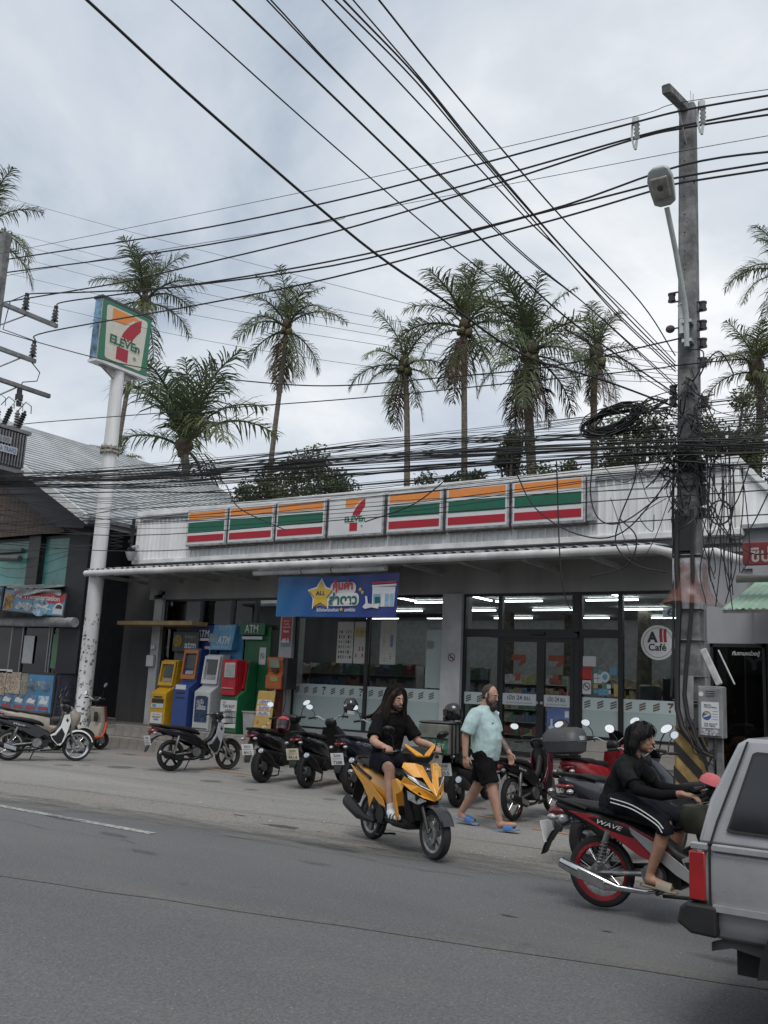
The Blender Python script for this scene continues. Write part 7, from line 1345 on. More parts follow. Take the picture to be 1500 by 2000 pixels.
navyp = M('navy_paint', (0.01, 0.013, 0.026), 0.22, coat=0.5, var=0.1); redpaint = M('red_paint', (0.27, 0.012, 0.02), 0.25, coat=0.6, var=0.12); whitep = M('white_paint', (0.68, 0.69, 0.70), 0.3, coat=0.4, var=0.06); beige = M('beige_paint', (0.3, 0.27, 0.23), 0.4, coat=0.2, var=0.1); yel = M('yellow_paint', (0.62, 0.27, 0.01), 0.28, coat=0.6, var=0.06); silver = M('silver_paint', (0.42, 0.43, 0.45), 0.3, 0.5, var=0.1); grp = M('graphite_paint', (0.03, 0.034, 0.045), 0.25, coat=0.4)
# left: white and black underbone, brown scooter behind it, three wheeled electric scooter
underbone('white and black step-through motorcycle parked at the left edge', (-15.78, 11.15), D(62), blkg, blkg, whitep, None, exh=blkp, fender=whitep, cowl=blkg, word='Wave', lean=-0.08)
scooter('brown and black scooter parked behind the white motorcycle', (-17.3, 12.35), D(58), beige, None, dark=blkp, seatc=M('seat_brown', (0.05, 0.045, 0.04), 0.5), rim=blkp)
underbone('black motorcycle with front basket in front of the cash machines', (-12.85, 12.5), D(76), blkg, blkg, silver, ('1กธ', ST, '7377'), spk=5, rim=blkp, basket=True, fender=blkg, exh=blkp, mirrors=False)
scooter('black scooter with plate 8912 and red helmet on its seat', (-10.63, 12.5), D(97), blkg, ('2กว', ST, '8912'), rim=blkp, tyrew=0.12, muff='up', bars=False, spk=6)
scooter('black scooter with aged plate 9514 between two other scooters', (-9.67, 12.49), D(99), blkg, ('2กก', ST, '9514'), pm=platey, muff='up', big=False, bars=True)
scooter('dark navy scooter with plate 7288 just behind the yellow scooter', (-8.72, 12.45), D(96), navyp, ('2กง', ST, '7288'), muff='up', big=True, bars=True)
scooter('black delivery scooter carrying the insulated box', (-6.85, 12.5), D(98), blkg, ('1กฮ', ST, '455'), muff='std', bars=False)
underbone('black motorcycle with plate 933 behind the walking man', (-5.62, 11.85), D(88), blkg, blkg, M('maroon_paint', (0.11, 0.012, 0.03), 0.3, coat=0.4), ('1กต', ST, '933'), chromeex=False, exh=blkp, word='Wave')
pcx = scooter('red maxi scooter with grey top box and plate 7662', (-4.66, 11.95), D(80), redpaint, ('2กง', ST, '7662'), big=True, bars=True, muff='std', shieldm=redpaint)
fz = scooter('large dark grey scooter parked behind the black shirted rider', (-3.62, 9.45), D(70), grp, None, big=True, bars=True, muff='up', lean=-0.06)
text('lettering', 'FORZA', 0.24, 0.028, alum, Matrix.Translation((0.12, -0.184, 0.70)) @ Matrix.Rotation(0.1, 4, 'Y') @ Matrix.Rotation(pi/2, 4, 'X'), fz, 0.005, shear=0.3)
underbone('black motorcycle parked at the foot of the striped pole', (-2.75, 11.0), D(150), blkg, blkg, blkg, None, lean=-0.08)
for _o in bpy.data.objects:
    if _o.parent is None and _o.get('category') == 'motorcycle' and _o.name.startswith('motor_scooter'): _o.scale = (1.05, 1.05, 1.05)
# ridden machines
ylo = (-6.03, 9.06); yaz = D(-27)
ys = scooter('bright yellow scooter ridden by the long haired man', ylo, yaz, yel, None, lean=0.0, yellow=True, stand=False, rim=alum, spk=6, name='motor_scooter', group='ridden motorcycles', mirrors=False)
def mir(root, nm, polys, mat, y=None):
    for s in (-1, 1):
        b = B()
        for P in polys:
            n = len(P); c = V((0.85, 0, 0.7)); Q = [V((1.0+(x-1.0)*1.08, s*yy*1.08, 0.71+(z-0.71)*1.1)) for x, yy, z in P]; cen = sum(Q, V((0, 0, 0)))/n; inn = (c-cen).normalized()*0.02; b.add(Q+[q+inn for q in Q], [tuple(range(n)), tuple(range(2*n-1, n-1, -1))]+[(i, (i+1) % n, n+(i+1) % n, n+i) for i in range(n)])
        b.obj(nm, mat, root, smooth=0, bevel=0.004)
# pointed front mask of the yellow scooter
mir(ys, 'front_mask', [[(1.27, 0.0, 0.62), (1.23, 0.05, 0.68), (1.15, 0.09, 0.78), (1.02, 0.10, 0.90), (1.08, 0.05, 0.88), (1.19, 0.0, 0.72)], [(1.27, 0.0, 0.62), (1.24, 0.0, 0.57), (1.19, 0.1, 0.6), (1.1, 0.19, 0.66), (1.0, 0.24, 0.72), (1.04, 0.225, 0.78), (1.14, 0.13, 0.70), (1.22, 0.05, 0.655)], [(1.02, 0.10, 0.90), (1.15, 0.09, 0.78), (1.1, 0.16, 0.78), (0.98, 0.225, 0.86), (0.95, 0.19, 0.9)]], yel)
mir(ys, 'headlight', [[(1.225, 0.04, 0.675), (1.15, 0.12, 0.715), (1.06, 0.215, 0.795), (0.99, 0.225, 0.85), (1.1, 0.15, 0.775), (1.17, 0.08, 0.73)]], M('headlight_smoke', (0.05, 0.055, 0.06), 0.1, coat=0.8))
mir(ys, 'running_light', [[(1.236, 0.035, 0.66), (1.16, 0.11, 0.698), (1.075, 0.205, 0.77), (1.07, 0.208, 0.782), (1.158, 0.112, 0.71), (1.23, 0.04, 0.672)]], M('drl_white', (0.75, 0.78, 0.8), 0.15))
mir(ys, 'lower_lamp', [[(1.2, 0.07, 0.57), (1.12, 0.16, 0.62), (1.05, 0.2, 0.65), (1.06, 0.19, 0.57), (1.13, 0.12, 0.53)]], clr)
mir(ys, 'side_wing', [[(1.02, 0.22, 0.70), (1.0, 0.23, 0.64), (0.9, 0.23, 0.60), (0.9, 0.225, 0.54), (0.93, 0.215, 0.40), (0.89, 0.21, 0.34), (0.84, 0.22, 0.52), (0.80, 0.225, 0.72), (0.88, 0.23, 0.74)]], yel)
b = B(); b.loft([supz(z, cx, hx, hw, 2.4) for z, cx, hx, hw in ((0.35, 1.05, 0.06, 0.1), (0.5, 1.08, 0.08, 0.15), (0.6, 1.1, 0.1, 0.17), (0.72, 1.06, 0.1, 0.18), (0.84, 0.99, 0.08, 0.15), (0.92, 0.94, 0.05, 0.1))]); b.obj('front_inner', blkp, ys, smooth=50)
b = B(); b.add([(1.09, 0.045, 0.885), (1.09, -0.045, 0.885), (1.2, 0, 0.735)], [(0, 1, 2)]); b.obj('centre_panel', blkg, ys, smooth=0, fix=False); b = B(); b.ell((1.12, 0, 0.86), (0.012, 0.035, 0.018), 14, 6, (0, 0.7, 0)); b.obj('badge', chrome, ys)
mir(ys, 'cowl_trim', [[(1.02, 0.0, 0.965), (0.99, 0.03, 0.99), (0.94, 0.14, 1.06), (0.92, 0.17, 1.08), (0.95, 0.17, 1.05), (1.0, 0.08, 0.97)]], yel)
sidepanel(ys, 'rear_panel_trim', [(-0.3, 0.79), (-0.1, 0.72), (0.2, 0.63), (0.5, 0.5), (0.56, 0.42), (0.42, 0.44), (0.3, 0.5), (0.2, 0.37), (0.16, 0.48), (0.02, 0.6), (-0.2, 0.72)], 0.17, 0.185, yel)
sidepanel(ys, 'rear_upper_trim', [(-0.34, 0.81), (-0.05, 0.75), (0.2, 0.70), (0.18, 0.66), (-0.1, 0.73), (-0.3, 0.79)], 0.12, 0.178, blkp)
mirror(ys, 0.82, -0.25, 1.02, 0.84, -0.33, 1.24, glassy=False); mirror(ys, 0.82, 0.25, 1.02, 0.84, 0.33, 1.2, glassy=False)
wlo = (-2.85, 7.70); waz = D(-2)
ws = underbone('red and silver step-through motorcycle ridden behind the grey car', wlo, waz, blkp, redpaint, silver, ('', '', ''), lean=0.0, rim=M('red_rim', (0.3, 0.02, 0.03), 0.35, 0.4), exh=chrome, chromeex=True, group='ridden motorcycles', word='WAVE', wordm=signw, mirrors=False)
sidepanel(ws, 'silver_trim', [(0.28, 0.67), (0.5, 0.57), (0.7, 0.45), (0.86, 0.34), (0.84, 0.28), (0.66, 0.36), (0.45, 0.5), (0.3, 0.62)], 0.13, 0.152, silver)
b = B(); b.ell((-0.34, 0, 0.66), (0.07, 0.1, 0.06), 14, 8); b.obj('chrome_tail_lamp', clr, ws)
hb = tag(B().loft([supz(z, 0, hx, hw, 2.8) for z, hx, hw in ((0, 0.1, 0.13), (0.06, 0.13, 0.17), (0.14, 0.13, 0.17), (0.2, 0.11, 0.14))]).obj('bag', M('olive_bag', (0.035, 0.035, 0.022), 0.8)), 'dark olive bag hung between handlebar and rider of the red motorcycle', 'bag'); hb.matrix_world = ws.matrix_basis @ Matrix.Translation((0.8, 0, 0.68))
hc = tag(B().loft([supz(z, 0, hx, hw, 2.4) for z, hx, hw in ((0, 0.11, 0.1), (0.05, 0.1, 0.09), (0.09, 0.06, 0.06), (0.1, 0.02, 0.02))]).loft([[V((0.08, -0.09, 0.005)), V((0.2, -0.07, -0.01)), V((0.2, 0.07, -0.01)), V((0.08, 0.09, 0.005))], [V((0.08, -0.09, 0.012)), V((0.2, -0.07, -0.003)), V((0.2, 0.07, -0.003)), V((0.08, 0.09, 0.012))]]).obj('cap', M('pink_cloth', (0.5, 0.12, 0.13), 0.8)), 'salmon pink cap held on the handlebar of the red motorcycle', 'cap'); hc.matrix_world = ws.matrix_basis @ Matrix.Translation((0.93, -0.12, 1.065)) @ Matrix.Rotation(0.3, 4, 'Y') @ Matrix.Scale(0.8, 4)
# ---- top box on the red scooter
tb = thing('top_box', 'dark grey motorcycle top box with silver band on the red scooter', 'top box', (0, 0, 0)); tb.matrix_world = pcx.matrix_basis @ Matrix.Translation((-0.32, 0, 0.9))
tbm = M('topbox_grey', (0.05, 0.052, 0.056), 0.5, var=0.1)
b = B(); b.loft([supz(z, cx, hx, hw, 3.2, 20) for z, cx, hx, hw in ((0, 0.02, 0.13, 0.17), (0.03, 0.01, 0.19, 0.24), (0.15, 0.0, 0.2, 0.27))]); b.obj('box_base', tbm, tb, smooth=50)
b = B(); b.loft([supz(z, cx, hx, hw, 3.0, 20) for z, cx, hx, hw in ((0.155, 0.0, 0.205, 0.275), (0.24, 0.01, 0.195, 0.265), (0.3, 0.03, 0.15, 0.22), (0.325, 0.05, 0.09, 0.14))]); b.obj('box_lid', tbm, tb, smooth=50)
b = B(); b.loft([[V((-0.2*cos(a), -0.282*sin(a)*1.0, z)) for a in [0.35+k*0.11 for k in range(14)]] for z in (0.165, 0.215)], cap=False, closed=False); o = b.obj('silver_band', silver, tb, smooth=60, fix=False)
b = B(); b.box((0.05, 0, -0.03), (0.3, 0.2, 0.03)); b.tube([(0.1, 0.08, -0.03), (0.2, 0.1, -0.12)], 0.012, 6); b.tube([(0.1, -0.08, -0.03), (0.2, -0.1, -0.12)], 0.012, 6); b.obj('carrier', blkp, tb)
# ---- insulated delivery box
db = thing('delivery_box', 'grey and green insulated delivery box strapped on the black scooter', 'delivery box', (0, 0, 0)); db.matrix_world = Matrix.Translation((-6.95, 12.1, 0.78)) @ Matrix.Rotation(D(98), 4, 'Z')
b = B(); b.cbox((0, 0, 0.22), (0.48, 0.48, 0.44), 0.02); b.obj('box_body', M('box_grey', (0.13, 0.135, 0.125), 0.7, var=0.2), db); b = B(); b.cbox((-0.245, 0, 0.12), (0.02, 0.44, 0.2), 0.008); o = b.obj('green_panel', M('box_green', (0.04, 0.15, 0.09), 0.6, var=0.5, scale=12), db)
b = B(); b.cbox((-0.25, 0, 0.33), (0.03, 0.47, 0.2), 0.012, (0, 0.06, 0)); b.obj('box_flap', M('flap_grey', (0.13, 0.135, 0.12), 0.7, var=0.2), db); b = B(); b.cbox((0, 0, 0.455), (0.495, 0.495, 0.03), 0.012); b.obj('box_lid', M('lid_dark', (0.06, 0.06, 0.06), 0.7), db)
text('lettering', 'DELIVERY', 0.36, 0.07, M('box_white', (0.35, 0.4, 0.36), 0.6), Matrix(((0, 0, -1, -0.257), (-1, 0, 0, 0), (0, 1, 0, 0.13), (0, 0, 0, 1))), o, 0.02)
b = B(); [b.tube([(x, -0.245, 0.44), (x, -0.25, 0.2), (x+0.03, -0.25, -0.1)], 0.012, 5) for x in (-0.15, 0.0, 0.15)]; b.obj('strap', blkp, db)
# ---- helmets
def helmet(label, mw, m1, m2, visor):
    h = thing('helmet', label, 'helmet'); h.matrix_world = mw
    b = B(); rg = []
    for z, hx, hw, cx in ((-0.12, 0.1, 0.085, -0.02), (-0.1, 0.125, 0.105, -0.01), (-0.02, 0.14, 0.12, 0.0), (0.05, 0.13, 0.115, 0), (0.1, 0.1, 0.09, 0), (0.13, 0.055, 0.05, 0), (0.137, 0.015, 0.015, 0)): rg.append(supz(z, cx, hx, hw, 2.3, 20))
    b.loft(rg); b.obj('shell', m1, h, smooth=60)
    b = B(); b.loft([[V((0.147*cos(a)+0.004, 0.126*sin(a), z)) for a in [-1.1+2.2*k/10 for k in range(11)]] for z in (-0.05, 0.0, 0.05)], cap=False, closed=False); b.obj('visor', visor, h, smooth=60, fix=False)
    b = B(); b.loft([[V((0.15*cos(a)+0.006, 0.128*sin(a), z)) for a in [-0.9+1.8*k/10 for k in range(11)]] for z in (-0.12, -0.06)], cap=False, closed=False); b.obj('chin_bar', m2, h, smooth=60, fix=False)
    b = B(); b.loft([[V((0.142*cos(a), 0.124*sin(a), z+0.03*abs(sin(a*2)))) for a in [0.9+4.4*k/16 for k in range(17)]] for z in (-0.02, 0.012)], cap=False, closed=False); b.obj('graphic_stripe', m2, h, smooth=60, fix=False); return h
vis = M('visor', (0.02, 0.02, 0.025), 0.08, coat=0.8)
helmet('red helmet resting on the seat of the black scooter', Matrix.Translation((-10.62, 12.95, 0.985)) @ Matrix.Rotation(D(-60), 4, 'Z') @ Matrix.Rotation(-0.35, 4, 'Y'), M('helmet_red', (0.42, 0.03, 0.035), 0.25, coat=0.6), blkg, M('visor_dark', (0.03, 0.02, 0.025), 0.12))
helmet('black and white full face helmet hung on a scooter mirror', Matrix.Translation((-9.45, 13.32, 1.36)) @ Matrix.Rotation(D(-30), 4, 'Z') @ Matrix.Rotation(0.15, 4, 'Y'), blkg, M('helmet_white', (0.5, 0.5, 0.5), 0.3), vis)
helmet('black helmet lying on top of the delivery box', Matrix.Translation((-6.8, 12.2, 1.385)) @ Matrix.Rotation(D(200), 4, 'Z') @ Matrix.Rotation(0.1, 4, 'Y'), blkg, blkg, vis)
# ---- three wheeled electric scooter by the pylon
et = thing('electric_tricycle', 'beige electric three wheeler with orange pipe beside the pylon pole', 'tricycle', (-17.45, 13.5, 0.014), D(84)); om = M('orange_pipe', (0.5, 0.1, 0.03), 0.4)
for y in (-0.28, 0.28): pass
wheel(et, 0.0, 0.2, 0.09, blkp, 5, 0.06); wheel(et, 1.12, 0.2, 0.09, blkp, 5, 0.06)
b = B(); b.prism([(-0.18, 0.3), (-0.2, 0.52), (0.3, 0.56), (0.38, 0.34), (0.95, 0.3), (1.0, 0.24), (0.2, 0.22)], -0.22, 0.22); b.obj('body_shell', beige, et, smooth=0, bevel=0.03)
b = B(); b.prism([(0.86, 0.3), (0.98, 0.3), (1.04, 0.6), (0.98, 0.95), (0.9, 0.95), (0.94, 0.6)], -0.23, 0.23); b.obj('leg_shield', beige, et, smooth=0, bevel=0.02)
b = B(); b.prism([(0.99, 0.45), (1.04, 0.6), (0.98, 0.97), (1.03, 0.97), (1.09, 0.62), (1.05, 0.45)], -0.235, 0.235); b.obj('front_panel', M('dark_red_panel', (0.16, 0.02, 0.025), 0.35), et, smooth=0, bevel=0.01)
b = B(); b.prism([(0.855, 0.72), (0.87, 0.62), (0.875, 0.74), (0.86, 0.84)], -0.16, -0.02); b.obj('glove_box', blkp, et, smooth=0)
b = B(); b.cbox((0.08, 0, 0.66), (0.44, 0.34, 0.12), 0.04); b.obj('seat', M('seat_taupe', (0.045, 0.04, 0.038), 0.6), et); b = B(); b.bb((-0.05, -0.1, 0.5), (0.2, 0.1, 0.62)); b.obj('seat_post', blkp, et)
b = B(); b.tube([(-0.15, -0.24, 0.55), (0.3, -0.24, 0.53), (0.34, -0.24, 0.62)], 0.022, 8); b.obj('seat_rail', gut_m, et)
b = B(); b.tube([(0.62, -0.25, 0.28), (0.95, -0.25, 0.29), (1.02, -0.25, 0.4), (1.06, -0.25, 0.62)], 0.03, 10); b.obj('guard_pipe', om, et); b = B(); b.cbox((-0.16, -0.12, 0.44), (0.12, 0.14, 0.1), 0.02); b.obj('turn_signal', om, et)
handlebar(et, 0.88, 1.1, 0.34, 0.06, gut_m); b = B(); b.cbox((0.9, 0, 1.12), (0.06, 0.26, 0.12), 0.02); b.obj('display', blkp, et); b = B(); b.tube([(0.88, 0, 1.1), (0.95, 0, 0.9)], 0.025, 8); b.obj('steering_column', blkp, et)
mirror(et, 0.86, -0.25, 1.14, 0.86, -0.36, 1.45, rnd=True); mirror(et, 0.86, 0.25, 1.14, 0.86, 0.4, 1.25, rnd=True)
b = B()
for z in (0.5, 0.6, 0.7): b.tube([(1.1, -0.16, z), (1.36, -0.16, z), (1.36, 0.16, z), (1.1, 0.16, z)], 0.006, 5, closed=True)
for i in range(6): y = -0.16+0.064*i; b.tube([(1.36, y, 0.5), (1.36, y, 0.7)], 0.004, 4); b.tube([(1.1+0.05*i, -0.16, 0.5), (1.1+0.05*i, -0.16, 0.7)], 0.004, 4)
b.obj('front_basket', alum, et)
# ================================================================ grey estate car at the right edge
car = thing('parked_car' if False else 'estate_car', 'boxy grey estate car leaving the photo at the right edge', 'car', (-0.6, 5.0, 0)); CO = V((-0.6, 5.0, 0))
carp = M('car_grey', (0.35, 0.36, 0.38), 0.27, 0.25, var=0.12, scale=2.2, coat=0.5, detail=8); rubb = M('black_trim', (0.014, 0.014, 0.015), 0.55, var=0.15); cgl = M('car_glass', (0.012, 0.013, 0.016), 0.05, coat=0.6, var=0.1); trimg = M('trim_silver', (0.4, 0.41, 0.43), 0.35, 0.4, var=0.08)
def cp(b, name, mat, parent=None, **k): b.xf(Matrix.Translation(-CO)); return b.obj(name, mat, parent or car, **k)
def arc(cx, cz, r, a0, a1, n=9): return [(cx+r*cos(radians(a0+(a1-a0)*i/n)), cz+r*sin(radians(a0+(a1-a0)*i/n))) for i in range(n+1)]
RW, FW_ = -0.55, 2.05
W_ = 1.72
def plan(z, dx, dy, r=0.07, n=5):
    x0, x1, y0, y1 = -1.372+dx, 2.8-dx*2, 5.0+dy, 5.0+W_-dy; out = []
    for cx, cy, a0 in ((x1-r, y1-r, 0), (x0+r, y1-r, 90), (x0+r, y0+r, 180), (x1-r, y0+r, 270)):
        for i in range(n+1): a = radians(a0+90*i/n); out.append(V((cx+r*cos(a), cy+r*sin(a), z)))
    return out
b = B(); b.loft([plan(z, dx, dy) for z, dx, dy in ((0.535, 0.06, 0.06), (0.56, 0.03, 0.03), (0.62, 0.01, 0.012), (0.7, 0.0, 0.002), (0.78, 0.0, -0.006), (0.86, 0.0, -0.006), (0.93, 0.0, 0.0), (0.965, 0.008, 0.012), (0.986, 0.02, 0.035))]); cp(b, 'car_body', carp, smooth=40)
for c in (RW, FW_):
    for y0, y1 in ((4.985, 5.25), (6.5, 6.735)): b = B(); b.cyl((c, y0, 0.37), (c, y1, 0.37), 0.44, n=28); cp(b, 'wheel_well', rubb, smooth=40)
# cabin with sloping tail
gh = [(-1.348, 0.984), (-1.30, 1.2), (-1.17, 1.485), (-1.12, 1.515), (0.75, 1.52), (0.9, 1.49), (1.45, 0.984)]
b = B(); b.loft([[V((x, 5.0+y+(0.13 if z > 1.45 else 0.06 if z > 1.1 else 0.0)*(1 if y < 1 else -1), z)) for x, z in gh] for y in (0.005, W_-0.005)]); cp(b, 'cabin', carp, smooth=30, bevel=0.02)
def sidey(z): return 5.0-0.006+ (0.13*(z-0.984)/0.53 if z > 0.984 else 0)
def panel(poly, mat, name, d=0.0, parent=None, th=0.012, bevel=0.0):
    b = B(); n = len(poly); P = [(x, sidey(z)-d, z) for x, z in poly]; b.add(P+[(x, y+th, z) for x, y, z in P], [tuple(range(n)), tuple(range(2*n-1, n-1, -1))]+[(i, (i+1) % n, n+(i+1) % n, n+i) for i in range(n)]); return cp(b, name, mat, parent, smooth=0, bevel=bevel)
for (P, nm) in (([(-1.19, 1.075), (-1.16, 1.07), (-0.3, 1.06), (-0.3, 1.42), (-1.06, 1.435), (-1.08, 1.425)], 'rear_window'), ([(-0.2, 1.06), (0.55, 1.06), (0.55, 1.43), (-0.2, 1.43)], 'door_window'), ([(0.65, 1.06), (1.25, 1.06), (0.88, 1.42), (0.65, 1.43)], 'door_window')):
    c = (sum(p[0] for p in P)/len(P), sum(p[1] for p in P)/len(P)); w = panel([(c[0]+(x-c[0])*1.045, c[1]+(z-c[1])*1.09) for x, z in P], rubb, nm, 0.004); panel(P, cgl, 'glass', 0.007, w)
seamm = M('panel_gap', (0.01, 0.01, 0.01), 0.8)
panel([(-1.285, 0.99), (-1.275, 0.99), (-1.245, 1.1), (-1.11, 1.5), (-1.12, 1.5), (-1.256, 1.1)], seamm, 'panel_gap', 0.0085, th=0.008)
b = B(); b.bb((-1.29, 4.986, 0.7), (-1.28, 5.0, 0.985)); cp(b, 'panel_gap', seamm, smooth=0)
for x in (0.62, -0.22): b = B(); b.bb((x-0.004, 4.986, 0.56), (x+0.004, 5.0, 0.985)); cp(b, 'panel_gap', seamm, smooth=0)
b = B(); b.loft([[V((x, 5.0-0.022, 0.985)), V((x, 5.0-0.022, 0.962)), V((x, 5.0, 0.955)), V((x, 5.0, 0.992))] for x in (-1.27, 2.5)]); cp(b, 'belt_trim', trimg, smooth=0); b = B(); b.loft([[V((x, 4.978, 0.985)), V((x, 4.978, 0.962)), V((x, 5.0, 0.955)), V((x, 5.0, 0.992))] for x in (-1.375, -1.295)]); cp(b, 'belt_trim', trimg, smooth=0)
b = B(); b.bb((-1.27, 4.972, 0.675), (-0.98, 5.0, 0.705)); b.bb((-0.12, 4.972, 0.675), (1.6, 5.0, 0.705)); cp(b, 'lower_trim', trimg, smooth=0)
# tail lamp wrapping the corner
b = B(); b.bb((-1.385, 4.976, 0.715), (-1.305, 5.14, 0.948)); tl = cp(b, 'tail_light', M('car_tail_red', (0.30, 0.01, 0.012), 0.15, coat=0.7, var=0.1), bevel=0.006); b = B(); b.bb((-1.385, 4.99, 0.708), (-1.3, 5.15, 0.716)); cp(b, 'lamp_gasket', rubb, tl, smooth=0)
b = B(); b.bb((-1.385, 4.976+W_-0.14, 0.715), (-1.305, 4.976+W_+0.04, 0.948)); cp(b, 'tail_light', _M['car_tail_red'], bevel=0.006)
# rear bumper with black end cap, and front bumper
b = B(); b.loft([[V((x, y, z)) for x, z in ((-1.45, 0.60), (-1.43, 0.675), (-1.40, 0.70), (-1.25, 0.70), (-1.25, 0.55), (-1.38, 0.555))] for y in (4.965, 5.0, 6.7, 6.76)]); cp(b, 'rear_bumper', rubb, smooth=0, bevel=0.015)
b = B(); b.loft([[V((x, y, z)) for x, z in ((2.92, 0.5), (2.92, 0.66), (2.75, 0.68), (2.75, 0.48))] for y in (4.98, 6.74)]); cp(b, 'front_bumper', rubb, smooth=0, bevel=0.015)
# arch flares
for c in (RW, FW_):
    b = B(); P = arc(c, 0.36, 0.44, 5, 172, 14); Q = arc(c, 0.36, 0.52, 2, 176, 14); b.loft([[V((P[i][0], 4.995, P[i][1])), V((P[i][0], 4.955, P[i][1])), V((Q[i][0], 4.97, Q[i][1])), V((Q[i][0], 4.998, Q[i][1]))] for i in range(15)]); cp(b, 'arch_flare', rubb, smooth=0)
b = B(); b.bb((-1.2, 5.15, 0.36), (2.6, 6.6, 0.52)); b.bb((-1.25, 5.4, 0.44), (-1.0, 6.3, 0.56)); cp(b, 'underbody', rubb, smooth=0)
b = B(); b.loft([[V((x, 5.06, z)), V((x, 5.09, z)), V((x, 5.09, z+h)), V((x, 5.06, z+h))] for x, z, h in ((-1.30, 0.47, 0.04), (-1.2, 0.5, 0.05), (-1.0, 0.47, 0.06), (-0.85, 0.44, 0.08))]); cp(b, 'tow_bracket', M('bracket_grey', (0.04, 0.042, 0.044), 0.5), smooth=0)
b = B(); b.loft([[V((x, 5.03, z)), V((x, 5.14, z)), V((x+0.015, 5.14, z)), V((x+0.015, 5.03, z))] for x, z in ((-0.93, 0.55), (-0.95, 0.45), (-0.985, 0.3), (-0.995, 0.24))]); cp(b, 'mud_flap', rubb, smooth=0)
for c in (RW, FW_):
    for y in (5.075, 6.645):
        b = B(); b.lathe([(0.2, -0.09), (0.3, -0.105), (0.355, -0.09), (0.365, 0), (0.355, 0.09), (0.3, 0.105), (0.2, 0.09)], (c, y, 0.372), 'y', 32); w = cp(b, 'wheel', rub, smooth=50); b = B(); b.lathe([(0.02, -0.06), (0.06, -0.07), (0.1, -0.05), (0.17, -0.06), (0.205, -0.095), (0.205, 0.08)], (c, y, 0.372), 'y', 28, cap=True); cp(b, 'rim', alum, w, smooth=50)
for y in (5.2, 6.5): b = B(); b.tube([(-1.0, y, 1.52), (-0.9, y, 1.565), (0.5, y, 1.565), (0.6, y, 1.52)], 0.018, 8); cp(b, 'roof_rail', rubb)
for x in (-0.75, 0.25): b = B(); b.tube([(x, 5.2, 1.565), (x, 6.5, 1.565)], 0.016, 8); cp(b, 'roof_bar', rubb)
b = B(); b.loft([[V((-1.332, y, 1.07)), V((-1.202, y, 1.40)), V((-1.19, y, 1.40)), V((-1.32, y, 1.07))] for y in (5.25, 6.45)]); o = cp(b, 'tailgate_glass', cgl, smooth=0)
# ================================================================ people
def capsule(b, p0, p1, r0, r1, n=12):
    p0, p1 = V(p0), V(p1); d = p1-p0
    if d.length < 1e-6: return b.ell(p0, r0)
    q = d.to_track_quat('Z', 'Y'); L = d.length; rings = []
    for a in (80, 55, 25): rings.append((-r0*sin(radians(a)), r0*cos(radians(a))))
    rings.append((0, r0)); rings.append((L, r1))
    for a in (25, 55, 80): rings.append((L+r1*sin(radians(a)), r1*cos(radians(a))))
    return b.loft([[p0+q @ V((rr*cos(2*pi*i/n), rr*sin(2*pi*i/n), h)) for i in range(n)] for h, rr in rings])
def chain(b, pts, rads, n=12):
    for i in range(len(pts)-1): capsule(b, pts[i], pts[i+1], rads[i], rads[i+1], n)
    return b
_ct = bpy.data.textures.new('folds', 'CLOUDS'); _ct.noise_scale = 0.11; _ct.noise_depth = 2
def fuse(b, name, mat, parent, vox=0.009, smooth=4, folds=0.0, cut=None, ratio=1.0):
    me = b.mesh(name); o = bpy.data.objects.new(name, me); COL.objects.link(o)
    m = o.modifiers.new('r', 'REMESH'); m.mode = 'VOXEL'; m.voxel_size = vox; m.use_smooth_shade = True
    if smooth: s = o.modifiers.new('s', 'SMOOTH'); s.factor = 0.5; s.iterations = smooth
    if folds: d = o.modifiers.new('d', 'DISPLACE'); d.texture = _ct; d.texture_coords = 'LOCAL'; d.strength = folds; d.mid_level = 0.5
    bpy.context.view_layer.update(); dg = bpy.context.evaluated_depsgraph_get(); m2 = bpy.data.meshes.new_from_object(o.evaluated_get(dg))
    bpy.data.objects.remove(o); bpy.data.meshes.remove(me); m2.name = name; m2.materials.clear(); m2.materials.append(mat); m2.shade_smooth()
    o = bpy.data.objects.new(name, m2); COL.objects.link(o); o.parent = parent; return o
def skinmat(name, rgb):
    m = M(name, rgb, 0.55, var=0.10, scale=14, rgb2=(rgb[0]*0.82, rgb[1]*0.7, rgb[2]*0.66)); b = m.node_tree.nodes['Principled BSDF']; b.inputs['Subsurface Weight'].default_value = 0.08; b.inputs['Subsurface Radius'].default_value = (0.01, 0.004, 0.002); return m
def head_parts(b, c, R, s=1.0):
    def E(p, r, rot=None): b.ell(c+R @ (V(p)*s), tuple(k*s for k in r), 16, 10, R)
    E((-0.012, 0, 0.025), (0.098, 0.077, 0.098)); E((0.02, 0, -0.05), (0.072, 0.06, 0.062)); E((0.045, 0, -0.015), (0.05, 0.057, 0.075)); E((0.062, 0, -0.095), (0.026, 0.03, 0.02)); E((0.082, 0, 0.028), (0.016, 0.048, 0.011))
    E((0.1, 0, -0.012), (0.013, 0.011, 0.028)); E((0.108, 0, -0.026), (0.014, 0.015, 0.011)); E((0.09, 0, -0.062), (0.012, 0.023, 0.006)); E((0.087, 0, -0.073), (0.012, 0.02, 0.007))
    for y in (-1, 1): E((-0.005, y*0.08, -0.012), (0.02, 0.01, 0.031)); E((0.06, y*0.035, -0.03), (0.022, 0.02, 0.02))
